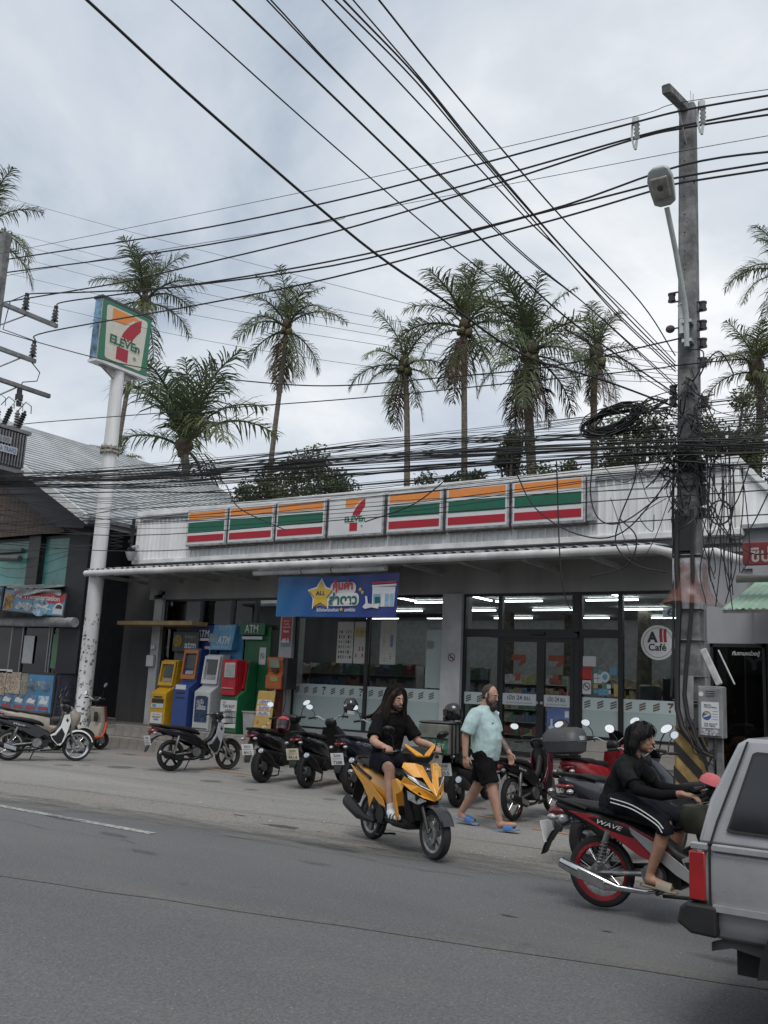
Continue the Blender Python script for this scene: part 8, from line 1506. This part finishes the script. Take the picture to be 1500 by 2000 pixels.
def face_bits(root, c, R, s, browm, eyem, lipm):
    for y in (-1, 1):
        b = B(); b.ell(c+R @ (V((0.0865, y*0.031, 0.008))*s), (0.008*s, 0.0145*s, 0.0065*s), 10, 6, R); b.obj('eye', M('eye_white', (0.5, 0.48, 0.46), 0.3), root); b = B(); b.ell(c+R @ (V((0.0925, y*0.030, 0.008))*s), (0.004*s, 0.0062*s, 0.0062*s), 8, 6, R); b.obj('iris', eyem, root)
        b = B(); b.tube([c+R @ (V((0.094, y*0.012, 0.026))*s), c+R @ (V((0.096, y*0.03, 0.033))*s), c+R @ (V((0.082, y*0.052, 0.028))*s)], [0.004*s, 0.005*s, 0.0025*s], 6); b.obj('eyebrow', browm, root)
    b = B(); b.ell(c+R @ (V((0.097, 0, -0.067))*s), (0.009*s, 0.021*s, 0.0075*s), 10, 6, R); b.obj('lips', lipm, root)
def grip_hand(b, g, side, s=1.0, axis=None):
    """hand closed round a bar lying along y at g; side = -1 right hand, 1 left hand"""
    g = V(g)
    chain(b, [g+V((-0.05, 0.01*side, 0.03))*s, g+V((-0.022, -0.012*side, 0.032))*s], [0.024*s, 0.022*s]); chain(b, [g+V((-0.045, 0.028*side, 0.024))*s, g+V((-0.018, 0.03*side, 0.028))*s], [0.02*s, 0.017*s]); chain(b, [g+V((-0.045, -0.03*side, 0.024))*s, g+V((-0.018, -0.032*side, 0.028))*s], [0.02*s, 0.018*s])
    for k, (dy, L) in enumerate(((-0.036, 0.95), (-0.013, 1.05), (0.011, 1.0), (0.034, 0.85))):
        y = dy*side; chain(b, [g+V((-0.015, y, 0.032))*s, g+V((0.022*L, y, 0.027))*s, g+V((0.031*L, y, -0.003))*s, g+V((0.008, y, -0.026*L))*s], [0.0105*s, 0.0098*s, 0.009*s, 0.008*s], 8)
    chain(b, [g+V((-0.045, -0.035*side, 0.015))*s, g+V((-0.018, -0.052*side, -0.008))*s, g+V((0.012, -0.048*side, -0.022))*s], [0.0135*s, 0.011*s, 0.009*s], 8)
def open_hand(b, w, d, side_v, s=1.0, curl=0.35, thumb=1):
    """relaxed hand: w wrist, d pointing direction, side_v across the knuckles towards the thumb"""
    w, d, v = V(w), V(d).normalized(), V(side_v).normalized(); n = d.cross(v).normalized()*thumb
    p = w+d*0.085*s
    for k in (-0.028, -0.01, 0.01, 0.027): chain(b, [w+d*0.012*s+v*k*0.6*s, p+v*k*s], [0.017*s, 0.0145*s], 8)
    for k, L in ((0.03, 0.068), (0.0105, 0.078), (-0.010, 0.072), (-0.03, 0.056)):
        a = p+v*k*s; q1 = a+(d*cos(curl*0.5)+n*sin(curl*0.5))*L*0.45*s; q2 = q1+(d*cos(curl*1.4)+n*sin(curl*1.4))*L*0.33*s; q3 = q2+(d*cos(curl*2.2)+n*sin(curl*2.2))*L*0.25*s
        chain(b, [a, q1, q2, q3], [0.0105*s, 0.0095*s, 0.0088*s, 0.0075*s], 8)
    a = w+d*0.025*s+v*0.025*s; q1 = a+(d*0.7+v*0.7).normalized()*0.04*s; q2 = q1+(d*0.95+v*0.25+n*0.3).normalized()*0.032*s; chain(b, [a, q1, q2, q2+(d+n*0.4).normalized()*0.02*s], [0.015*s, 0.0125*s, 0.0105*s, 0.0085*s], 8)
def garment_tube(b, pts, rads, n=16): b.tube(pts, rads, n)
def ringz(z, cx, hx, hw, p=2.3, cy=0): return supz(z, cx, hx, hw, p, 20, cy)
hairm = M('dark_hair', (0.022, 0.014, 0.01), 0.65, var=0.35, scale=30, streak=True, spec=0.3); hairb = M('black_hair', (0.009, 0.008, 0.008), 0.7, var=0.3, scale=30, streak=True, spec=0.25); beardm = M('brown_beard', (0.035, 0.02, 0.014), 0.7, var=0.35, scale=40); stub = M('cropped_hair', (0.05, 0.033, 0.025), 0.75, var=0.3, scale=40)
eyem = M('eye_dark', (0.015, 0.012, 0.01), 0.2); lipm = M('lips', (0.26, 0.11, 0.09), 0.5)
def strands(parent, mat, P, guides, n, seed, spread=0.012, rad=0.0035):
    """locks of hair: jittered copies of guide curves, P maps head coordinates to the body frame"""
    r = rng(seed); b = B()
    for k in range(n):
        g = guides[r.randrange(len(guides))]; s = r.choice((-1, 1)); off = V((r.gauss(0, spread), r.gauss(0, spread), r.gauss(0, spread*0.7))); cut = r.uniform(0.8, 1.0); m = len(g)
        pts = [P((x+off.x*(0.4+i/m)+r.gauss(0, 0.003), s*y+off.y*(0.4+i/m), z*(1 if i < m-1 else cut)+off.z)) for i, (x, y, z) in enumerate(g)]
        c = cr(pts, 3); b.tube(c, [rad*(0.8+0.4*sin(pi*i/(len(c)-1)))*(1 if i < len(c)-2 else 0.5) for i in range(len(c))], 4)
    o = b.obj('hair_strands', mat, parent, smooth=60, fix=False); o['kind'] = 'stuff'; return o
# ------------------------------------------------ rider of the yellow scooter
sk1 = skinmat('skin_pale', (0.44, 0.275, 0.205)); blackc = M('black_cotton', (0.0065, 0.0065, 0.0075), 0.9, var=0.2, scale=18, spec=0.15); navyc = M('navy_cotton', (0.009, 0.010, 0.018), 0.9, var=0.2, scale=18, spec=0.15); sockm = M('white_sock', (0.6, 0.61, 0.64), 0.8, var=0.05)
p1 = thing('person', 'long haired bearded person in black polo shirt and shorts riding yellow scooter', 'person', ys.location, yaz)
p1.location.z = 0.014
b = B(); hc1 = V((0.385, 0.0, 1.555)); R1 = Matrix.Rotation(0.12, 3, 'Z') @ Matrix.Rotation(0.12, 3, 'Y'); head_parts(b, hc1, R1)
chain(b, [(0.32, 0, 1.36), (0.36, 0, 1.5)], [0.062, 0.056]); chain(b, [(0.22, 0, 0.86), (0.24, 0, 1.05), (0.30, 0, 1.28)], [0.12, 0.1, 0.1])
for s in (-1, 1):
    chain(b, [(0.3, s*0.08, 1.29), (0.32, s*0.165, 1.285), (0.43, s*0.29, 1.10), (0.6, s*0.325, 1.075), (0.735, s*0.315, 1.06)], [0.045, 0.045, 0.044, 0.041, 0.028]); grip_hand(b, (0.785, s*0.305, 1.025), s)
    chain(b, [(0.22, s*0.09, 0.87), (0.45, s*0.16, 0.87), (0.66, s*0.2, 0.815)], [0.09, 0.08, 0.06]); chain(b, [(0.66, s*0.2, 0.81), (0.665, s*0.195, 0.66), (0.69, s*0.18, 0.41)], [0.06, 0.058, 0.038]); chain(b, [(0.69, s*0.18, 0.40), (0.70, s*0.185, 0.37), (0.85, s*0.195, 0.345)], [0.04, 0.042, 0.032])
body1 = fuse(b, 'body', sk1, p1, 0.0065, 3)
face_bits(p1, hc1, R1, 1.0, hairm, eyem, lipm)
b = B(); b.loft([ringz(z, cx, hx, hw) for z, cx, hx, hw in ((0.80, 0.19, 0.15, 0.185), (0.92, 0.205, 0.14, 0.175), (1.05, 0.235, 0.13, 0.17), (1.18, 0.27, 0.132, 0.185), (1.28, 0.30, 0.125, 0.2), (1.35, 0.315, 0.1, 0.17), (1.39, 0.325, 0.085, 0.1), (1.41, 0.33, 0.08, 0.08))])
for s in (-1, 1): garment_tube(b, [(0.29, s*0.03, 1.33), (0.32, s*0.165, 1.315), (0.365, s*0.235, 1.21), (0.40, s*0.265, 1.14)], [0.075, 0.08, 0.08, 0.082])
fuse(b, 'polo_shirt', blackc, p1, 0.009, 4, 0.03)
b = B(); b.tube([(0.39, -0.06, 1.37), (0.36, -0.085, 1.40), (0.28, -0.07, 1.425), (0.255, 0, 1.43), (0.28, 0.07, 1.425), (0.36, 0.085, 1.40), (0.39, 0.06, 1.37)], [0.012, 0.016, 0.018, 0.018, 0.018, 0.016, 0.012], 8); fuse(b, 'collar', blackc, p1, 0.007, 2)
b = B(); b.loft([ringz(z, cx, hx, hw) for z, cx, hx, hw in ((0.79, 0.2, 0.16, 0.185), (0.86, 0.2, 0.15, 0.18), (0.93, 0.205, 0.145, 0.175))])
for s in (-1, 1): garment_tube(b, [(0.2, s*0.09, 0.87), (0.42, s*0.155, 0.865), (0.585, s*0.19, 0.825)], [0.11, 0.1, 0.092])
fuse(b, 'shorts', navyc, p1, 0.009, 3, 0.03)
for s in (-1, 1):
    b = B(); chain(b, [(0.685, s*0.181, 0.47), (0.69, s*0.18, 0.41), (0.70, s*0.185, 0.375), (0.855, s*0.195, 0.348)], [0.046, 0.046, 0.05, 0.04]); fuse(b, 'sock', sockm, p1, 0.008, 2)
    b = B(); b.loft([[V((x, s*(0.188)+w, z)) for w, z in ((-0.045, 0.318), (0.045, 0.318), (0.048, 0.333), (-0.048, 0.333))] for x in (0.645, 0.7, 0.8, 0.9)]); sl_ = b.obj('slide_sole', blkp, p1, bevel=0.006)
    for k in range(4):
        x = 0.745+0.028*k; b = B(); b.loft([[V((x+d, s*0.19+0.058*cos(a), 0.335+0.068*sin(a)*(1-0.9*(x-0.745)))) for a in [pi*i/8 for i in range(9)]] for d in (0, 0.014)], cap=False, closed=False); b.obj('slide_stripe', signw if k % 2 == 0 else blkp, sl_, smooth=60, fix=False)
b = B(); rr = rng(2)
def HP(p): return hc1+R1 @ V(p)
b.ell(HP((-0.02, 0, 0.045)), (0.103, 0.09, 0.092), 16, 10, R1)
for s in (-1, 1):
    chain(b, [HP((0.055, s*0.03, 0.115)), HP((0.045, s*0.08, 0.06)), HP((0.02, s*0.098, -0.02)), HP((0.0, s*0.105, -0.11)), HP((-0.005, s*0.115, -0.2)), HP((-0.01, s*0.12, -0.27))], [0.022, 0.028, 0.032, 0.034, 0.036, 0.016])
    chain(b, [HP((-0.02, s*0.08, 0.02)), HP((-0.06, s*0.105, -0.1)), HP((-0.12, s*0.12, -0.2)), HP((-0.22, s*0.13, -0.24))], [0.045, 0.05, 0.05, 0.018])
    chain(b, [HP((-0.04, s*0.085, -0.05)), HP((-0.07, s*0.15, -0.18)), HP((-0.14, s*0.2, -0.24))], [0.04, 0.04, 0.014])
chain(b, [HP((-0.08, 0, 0.03)), HP((-0.11, 0.0, -0.1)), HP((-0.15, 0.0, -0.22)), HP((-0.2, 0.02, -0.31))], [0.07, 0.075, 0.07, 0.025])
fuse(b, 'hair', hairm, p1, 0.008, 2, 0.022)
strands(p1, hairm, HP, [[(0.05, 0.01, 0.135), (0.07, 0.06, 0.095), (0.05, 0.098, 0.02), (0.035, 0.11, -0.09), (0.04, 0.125, -0.2), (0.03, 0.13, -0.29)], [(0.02, 0.01, 0.15), (0.0, 0.08, 0.11), (-0.02, 0.112, 0.0), (-0.05, 0.125, -0.12), (-0.12, 0.14, -0.22), (-0.2, 0.16, -0.28)], [(-0.02, 0.01, 0.15), (-0.09, 0.06, 0.1), (-0.125, 0.07, 0.0), (-0.14, 0.08, -0.12), (-0.19, 0.1, -0.22), (-0.27, 0.13, -0.27)], [(0.0, 0.01, 0.15), (-0.03, 0.1, 0.08), (-0.06, 0.13, -0.05), (-0.12, 0.17, -0.17), (-0.2, 0.22, -0.23), (-0.28, 0.26, -0.25)]], 260, 5)
b = B(); b.ell(HP((0.038, 0, -0.08)), (0.06, 0.064, 0.048), 14, 8, R1); b.ell(HP((0.07, 0, -0.105)), (0.028, 0.034, 0.026), 12, 8, R1); b.ell(HP((0.093, 0, -0.052)), (0.01, 0.03, 0.006), 10, 6, R1); fuse(b, 'beard', beardm, p1, 0.006, 2, 0.006)
# ------------------------------------------------ rider of the red motorcycle
sk2 = skinmat('skin_tan', (0.30, 0.175, 0.115)); chf = M('faded_black', (0.014, 0.0145, 0.016), 0.9, var=0.3, scale=14, spec=0.15); trk = M('track_shorts', (0.007, 0.008, 0.014), 0.8, var=0.2, spec=0.2)
p2 = thing('person', 'black haired young rider in dark polo shirt riding the red motorcycle', 'person', ws.location, waz); p2.location.z = 0.014
b = B(); hc2 = V((0.345, 0, 1.36)); R2 = Matrix.Rotation(0.05, 3, 'Z') @ Matrix.Rotation(0.03, 3, 'Y'); head_parts(b, hc2, R2, 0.93)
chain(b, [(0.27, 0, 1.19), (0.31, 0, 1.3)], [0.05, 0.046]); chain(b, [(0.13, 0, 0.84), (0.16, 0, 0.98), (0.22, 0, 1.14)], [0.11, 0.095, 0.09])
for s in (-1, 1):
    chain(b, [(0.22, s*0.07, 1.12), (0.24, s*0.145, 1.11), (0.4, s*0.25, 0.97), (0.6, s*0.29, 0.955), (0.765, s*0.3, 0.985)], [0.04, 0.04, 0.038, 0.035, 0.026])
    if s == 1: grip_hand(b, (0.83, s*0.3, 0.99), s, 0.95)
    else: open_hand(b, (0.765, -0.3, 0.985), (1, 0.05, -0.12), (0, 1, 0.1), 0.95, 0.45, -1)
    chain(b, [(0.14, s*0.08, 0.84), (0.36, s*0.158, 0.835), (0.598, s*0.2, 0.735)], [0.062, 0.058, 0.05]); chain(b, [(0.6, s*0.2, 0.735), (0.56, s*0.205, 0.58), (0.48, s*0.2, 0.36)], [0.055, 0.052, 0.034]); chain(b, [(0.48, s*0.2, 0.35), (0.475, s*0.205, 0.31), (0.63, s*0.215, 0.28)], [0.036, 0.038, 0.028])
fuse(b, 'body', sk2, p2, 0.0065, 3); face_bits(p2, hc2, R2, 0.93, hairb, eyem, M('lips2', (0.22, 0.09, 0.07), 0.5))
b = B(); b.loft([ringz(z, cx, hx, hw) for z, cx, hx, hw in ((0.765, 0.12, 0.14, 0.16), (0.88, 0.13, 0.125, 0.148), (1.0, 0.17, 0.113, 0.145), (1.1, 0.21, 0.112, 0.16), (1.16, 0.232, 0.105, 0.16), (1.21, 0.245, 0.085, 0.11), (1.235, 0.265, 0.07, 0.07))])
for s in (-1, 1): garment_tube(b, [(0.21, s*0.03, 1.155), (0.24, s*0.145, 1.14), (0.30, s*0.2, 1.07), (0.35, s*0.225, 1.015)], [0.065, 0.072, 0.07, 0.068])
fuse(b, 'polo_shirt', chf, p2, 0.009, 4, 0.035)
b = B(); b.tube([(0.33, -0.05, 1.2), (0.3, -0.07, 1.225), (0.22, -0.055, 1.255), (0.205, 0, 1.26), (0.22, 0.055, 1.255), (0.3, 0.07, 1.225), (0.33, 0.05, 1.2)], [0.01, 0.014, 0.016, 0.016, 0.016, 0.014, 0.01], 8); fuse(b, 'collar', chf, p2, 0.007, 2)
for s in (-1, 1):
    b = B(); garment_tube(b, [(0.33, s*0.215, 1.04), (0.4, s*0.25, 0.972), (0.6, s*0.29, 0.957), (0.73, s*0.299, 0.978)], [0.05, 0.047, 0.041, 0.034]); fuse(b, 'arm_sleeve', blackc, p2, 0.008, 2, 0.008)
b = B(); b.loft([ringz(z, cx, hx, hw) for z, cx, hx, hw in ((0.755, 0.13, 0.145, 0.168), (0.83, 0.13, 0.14, 0.162), (0.9, 0.13, 0.128, 0.15))])
for s in (-1, 1): garment_tube(b, [(0.13, s*0.085, 0.85), (0.36, s*0.16, 0.84), (0.595, s*0.2, 0.74), (0.6, s*0.203, 0.66)], [0.095, 0.083, 0.074, 0.07])
sh_ = fuse(b, 'shorts', trk, p2, 0.009, 3, 0.03)
for k in (0.0, 0.03):
    b = B(); P = [(0.15, -0.186, 0.882-k), (0.36, -0.25, 0.852-k), (0.55, -0.276, 0.768-k), (0.612-k*0.3, -0.28, 0.71-k)]; b.tube(cr(P, 5), 0.0055, 5); b.obj('shorts_stripe', signw, sh_)
for s in (-1, 1):
    b = B(); b.loft([[V((x, s*0.212+w, z)) for w, z in ((-0.042, zz_-0.008), (0.042, zz_-0.008), (0.044, zz_+0.008), (-0.044, zz_+0.008))] for x, zz_ in ((0.42, 0.268), (0.5, 0.262), (0.6, 0.25), (0.69, 0.243))]); so_ = b.obj('sandal_sole', M('sandal_tan', (0.2, 0.165, 0.12), 0.7), p2, bevel=0.005)
    b = B(); b.loft([[V((x, s*0.212+0.05*cos(a), zz_+0.062*sin(a))) for a in [pi*i/8 for i in range(9)]] for x, zz_ in ((0.54, 0.262), (0.6, 0.255), (0.655, 0.245))], cap=False, closed=False); b.obj('sandal_strap', M('sandal_strap', (0.24, 0.205, 0.16), 0.6), so_, smooth=60, fix=False)
b = B(); HQ = lambda p: hc2+R2 @ (V(p)*0.93)
b.ell(HQ((-0.022, 0, 0.048)), (0.106, 0.09, 0.09), 16, 10, R2)
for s in (-1, 1):
    chain(b, [HQ((0.06, s*0.04, 0.105)), HQ((0.06, s*0.07, 0.05)), HQ((0.05, s*0.08, 0.01))], [0.026, 0.022, 0.01]); chain(b, [HQ((-0.03, s*0.075, 0.03)), HQ((-0.05, s*0.082, -0.06)), HQ((-0.06, s*0.07, -0.15))], [0.05, 0.045, 0.018]); chain(b, [HQ((0.01, s*0.086, 0.06)), HQ((0.0, s*0.092, -0.0)), HQ((-0.02, s*0.092, -0.05))], [0.025, 0.024, 0.014])
chain(b, [HQ((-0.07, 0, 0.02)), HQ((-0.09, 0, -0.08)), HQ((-0.085, 0, -0.17))], [0.06, 0.055, 0.022]); fuse(b, 'hair', hairb, p2, 0.007, 2, 0.01)
strands(p2, hairb, HQ, [[(0.0, 0.01, 0.142), (0.06, 0.03, 0.115), (0.088, 0.045, 0.07), (0.085, 0.06, 0.03)], [(0.0, 0.02, 0.142), (0.03, 0.075, 0.1), (0.035, 0.095, 0.04), (0.03, 0.098, -0.01)], [(-0.03, 0.01, 0.142), (-0.05, 0.08, 0.09), (-0.055, 0.1, 0.0), (-0.06, 0.09, -0.1), (-0.05, 0.075, -0.18)], [(-0.04, 0.0, 0.14), (-0.115, 0.03, 0.08), (-0.13, 0.04, -0.02), (-0.125, 0.04, -0.12), (-0.11, 0.035, -0.2)], [(-0.04, 0.0, 0.14), (-0.1, 0.065, 0.08), (-0.105, 0.085, -0.03), (-0.1, 0.07, -0.13), (-0.085, 0.06, -0.2)]], 260, 6, 0.01)
# ------------------------------------------------ man walking
sk3 = skinmat('skin_ruddy', (0.38, 0.235, 0.175)); tee = M('pale_teal_cotton', (0.40, 0.535, 0.545), 0.85, var=0.1, scale=9); bluer = M('blue_rubber', (0.045, 0.14, 0.38), 0.5, var=0.1)
p3 = thing('person', 'bearded person in pale teal shirt and black shorts walking in blue slides', 'person', (-5.62, 10.92, 0.014), D(3))
b = B(); hc3 = V((0.075, 0, 1.645)); R3 = Matrix.Rotation(-0.12, 3, 'Z') @ Matrix.Rotation(0.26, 3, 'Y'); head_parts(b, hc3, R3, 1.05)
chain(b, [(0.0, 0, 1.46), (0.04, 0, 1.58)], [0.075, 0.068]); chain(b, [(0, 0, 0.95), (0.02, 0, 1.15), (-0.01, 0, 1.36)], [0.14, 0.15, 0.12])
RS, RE, RWr = (-0.03, -0.205, 1.41), (-0.13, -0.285, 1.13), (-0.115, -0.30, 0.88); LS, LE, LW = (0.0, 0.205, 1.41), (0.07, 0.28, 1.13), (0.24, 0.27, 0.93)
chain(b, [(-0.02, -0.1, 1.36), (-0.03, -0.19, 1.36), RE, RWr], [0.05, 0.05, 0.05, 0.034]); open_hand(b, RWr, (0.15, 0.0, -1), (1, 0.1, 0.15), 1.05, 0.5, -1)
chain(b, [(0.0, 0.1, 1.36), (0.0, 0.19, 1.36), LE, LW], [0.05, 0.05, 0.05, 0.034]); open_hand(b, LW, (0.35, -0.05, -1), (1, -0.1, 0.35), 1.05, 0.4, 1)
chain(b, [(0.02, -0.1, 0.93), (0.17, -0.105, 0.53), (0.2, -0.11, 0.42), (0.29, -0.115, 0.12)], [0.115, 0.07, 0.068, 0.042]); chain(b, [(0.285, -0.115, 0.10), (0.30, -0.115, 0.075), (0.49, -0.12, 0.095)], [0.044, 0.045, 0.032])
chain(b, [(-0.02, 0.1, 0.93), (-0.1, 0.105, 0.53), (-0.16, 0.105, 0.42), (-0.34, 0.11, 0.15)], [0.115, 0.07, 0.068, 0.042]); chain(b, [(-0.345, 0.11, 0.13), (-0.33, 0.11, 0.09), (-0.17, 0.11, 0.04)], [0.044, 0.045, 0.03])
fuse(b, 'body', sk3, p3, 0.0065, 3); face_bits(p3, hc3, R3, 1.05, beardm, eyem, lipm)
b = B(); b.loft([ringz(z, cx, hx, hw) for z, cx, hx, hw in ((0.83, 0.01, 0.175, 0.215), (0.95, 0.03, 0.185, 0.215), (1.1, 0.04, 0.19, 0.215), (1.25, 0.02, 0.175, 0.22), (1.36, 0.0, 0.15, 0.225), (1.44, -0.01, 0.12, 0.19), (1.49, 0.0, 0.09, 0.11), (1.51, 0.01, 0.085, 0.085))])
garment_tube(b, [(-0.02, -0.03, 1.42), (-0.035, -0.19, 1.395), (-0.075, -0.25, 1.28), (-0.115, -0.275, 1.16)], [0.09, 0.098, 0.092, 0.09]); garment_tube(b, [(0, 0.03, 1.42), (0.0, 0.19, 1.395), (0.035, 0.25, 1.28), (0.06, 0.275, 1.17)], [0.09, 0.098, 0.092, 0.09])
sh3 = fuse(b, 't_shirt', tee, p3, 0.010, 4, 0.02)
b = B(); b.box((0.165, -0.1, 1.3), (0.01, 0.035, 0.008)); b.obj('chest_logo', ink, sh3)
b = B(); b.loft([ringz(z, cx, hx, hw) for z, cx, hx, hw in ((0.76, 0.0, 0.165, 0.2), (0.9, 0.0, 0.17, 0.205), (0.97, 0.0, 0.165, 0.2))])
garment_tube(b, [(0.01, -0.1, 0.93), (0.09, -0.11, 0.72), (0.145, -0.112, 0.555)], [0.135, 0.125, 0.118]); garment_tube(b, [(-0.01, 0.1, 0.93), (-0.06, 0.108, 0.72), (-0.1, 0.11, 0.555)], [0.135, 0.125, 0.118])
fuse(b, 'shorts', blackc, p3, 0.010, 3, 0.035)
HW = lambda p: hc3+R3 @ (V(p)*1.05)
b = B(); b.ell(HW((-0.03, 0, 0.034)), (0.1, 0.0835, 0.1), 16, 10, R3); b.ell(HW((-0.045, 0, -0.03)), (0.06, 0.078, 0.06), 14, 8, R3); fuse(b, 'cropped_hair', stub, p3, 0.007, 2)
b = B(); b.ell(HW((0.03, 0, -0.082)), (0.072, 0.07, 0.054), 14, 8, R3); b.ell(HW((0.078, 0, -0.125)), (0.048, 0.052, 0.06), 12, 8, R3); b.ell(HW((0.096, 0, -0.05)), (0.011, 0.032, 0.008), 10, 6, R3)
for s in (-1, 1): chain(b, [HW((0.005, s*0.071, 0.02)), HW((0.012, s*0.07, -0.06))], [0.012, 0.016], 8)
fuse(b, 'beard', beardm, p3, 0.007, 1, 0.02)
for (ax, ay, a) in ((0.385, -0.118, -0.16), (-0.255, 0.11, 0.2)):
    Rm = Matrix.Translation((ax, ay, 0.045 if a < 0 else 0.065)) @ Matrix.Rotation(a, 4, 'Y'); b = B()
    b.loft([[V((x, w*k, z)) for w, z in ((-1, -0.014), (1, -0.014), (1.04, 0.012), (-1.04, 0.012))] for x, k in ((-0.155, 0.03), (-0.13, 0.045), (0.02, 0.05), (0.12, 0.054), (0.17, 0.035))]); b.xf(Rm @ Matrix.Translation((0, 0, -0.022))); sl_ = b.obj('slide_sole', M('sole_blue_grey', (0.2, 0.27, 0.36), 0.6), p3, bevel=0.005)
    b = B(); b.loft([[V((x, 0.055*cos(t), h*sin(t)-0.01)) for t in [pi*i/8 for i in range(9)]] for x, h in ((-0.02, 0.078), (0.05, 0.07), (0.105, 0.055))], cap=False, closed=False); b.xf(Rm @ Matrix.Translation((0, 0, -0.012))); b.obj('slide_strap', bluer, sl_, smooth=60, fix=False)
# tattoo sleeve on the far arm
b = B(); garment_tube(b, [V(LS).lerp(V(LE), 0.9), V(LE), V(LE).lerp(V(LW), 0.5), V(LE).lerp(V(LW), 0.9)], [0.053, 0.0515, 0.044, 0.037]); fuse(b, 'tattoo', M('tattoo_ink', (0.2, 0.14, 0.115), 0.6, var=0.4, scale=38, rgb2=(0.06, 0.05, 0.05)), p3, 0.007, 2)
# ================================================================ the other side of the street, seen only as reflections in the shop glass
op = thing('pharmacy_row', 'row of shops across the road reflected in the store windows', 'building', (-10, -9, 0))
ob = M('opposite_wall', (0.14, 0.14, 0.14), 0.8, var=0.3, scale=0.6); od = M('opposite_shop_dark', (0.03, 0.03, 0.032), 0.4)
b = B(); b.bb((-28, -0.3, 0), (16, 0.3, 0.2)); b.bb((-28, -0.3, 3.0), (16, 0.3, 6.2)); [b.bb((-28+4*i-0.2, -0.3, 0.2), (-28+4*i+0.2, 0.3, 3.0)) for i in range(12)]; b.obj('wall', ob, op, smooth=0)
for i in range(11): b = B(); b.bb((-27.8+4*i, -0.2, 0.2), (-24.2+4*i, -0.15, 3.0)); b.obj('shop_window', od, op, smooth=0)
for i in range(11): b = B(); b.bb((-27+4*i, 0.3, 4.2), (-25+4*i, 0.33, 5.5)); b.obj('upper_window', od, op, smooth=0)
b = B(); b.bb((0, 0.32, 3.05), (8, 0.42, 3.9)); o = b.obj('shop_sign', M('pharmacy_green', (0.015, 0.12, 0.05), 0.4), op, smooth=0); text('lettering', 'PHARMACY', 6.4, 0.6, signw, Matrix.Translation((4, 0.43, 3.48)) @ Matrix.Rotation(pi, 4, 'Z') @ Matrix.Rotation(pi/2, 4, 'X'), o, 0.03)
b = B(); b.bb((-11, 0.32, 3.05), (-3, 0.42, 3.8)); o = b.obj('shop_sign', M('cafe_sign_dark', (0.05, 0.045, 0.04), 0.5), op, smooth=0); text('lettering', 'SKY CAFE', 4.5, 0.5, signw, Matrix.Translation((-7, 0.43, 3.4)) @ Matrix.Rotation(pi, 4, 'Z') @ Matrix.Rotation(pi/2, 4, 'X'), o, 0.03)
b = B(); b.bb((-28.3, -6, 6.2), (16.3, 0.9, 6.35)); b.obj('roof', met, op, smooth=0)
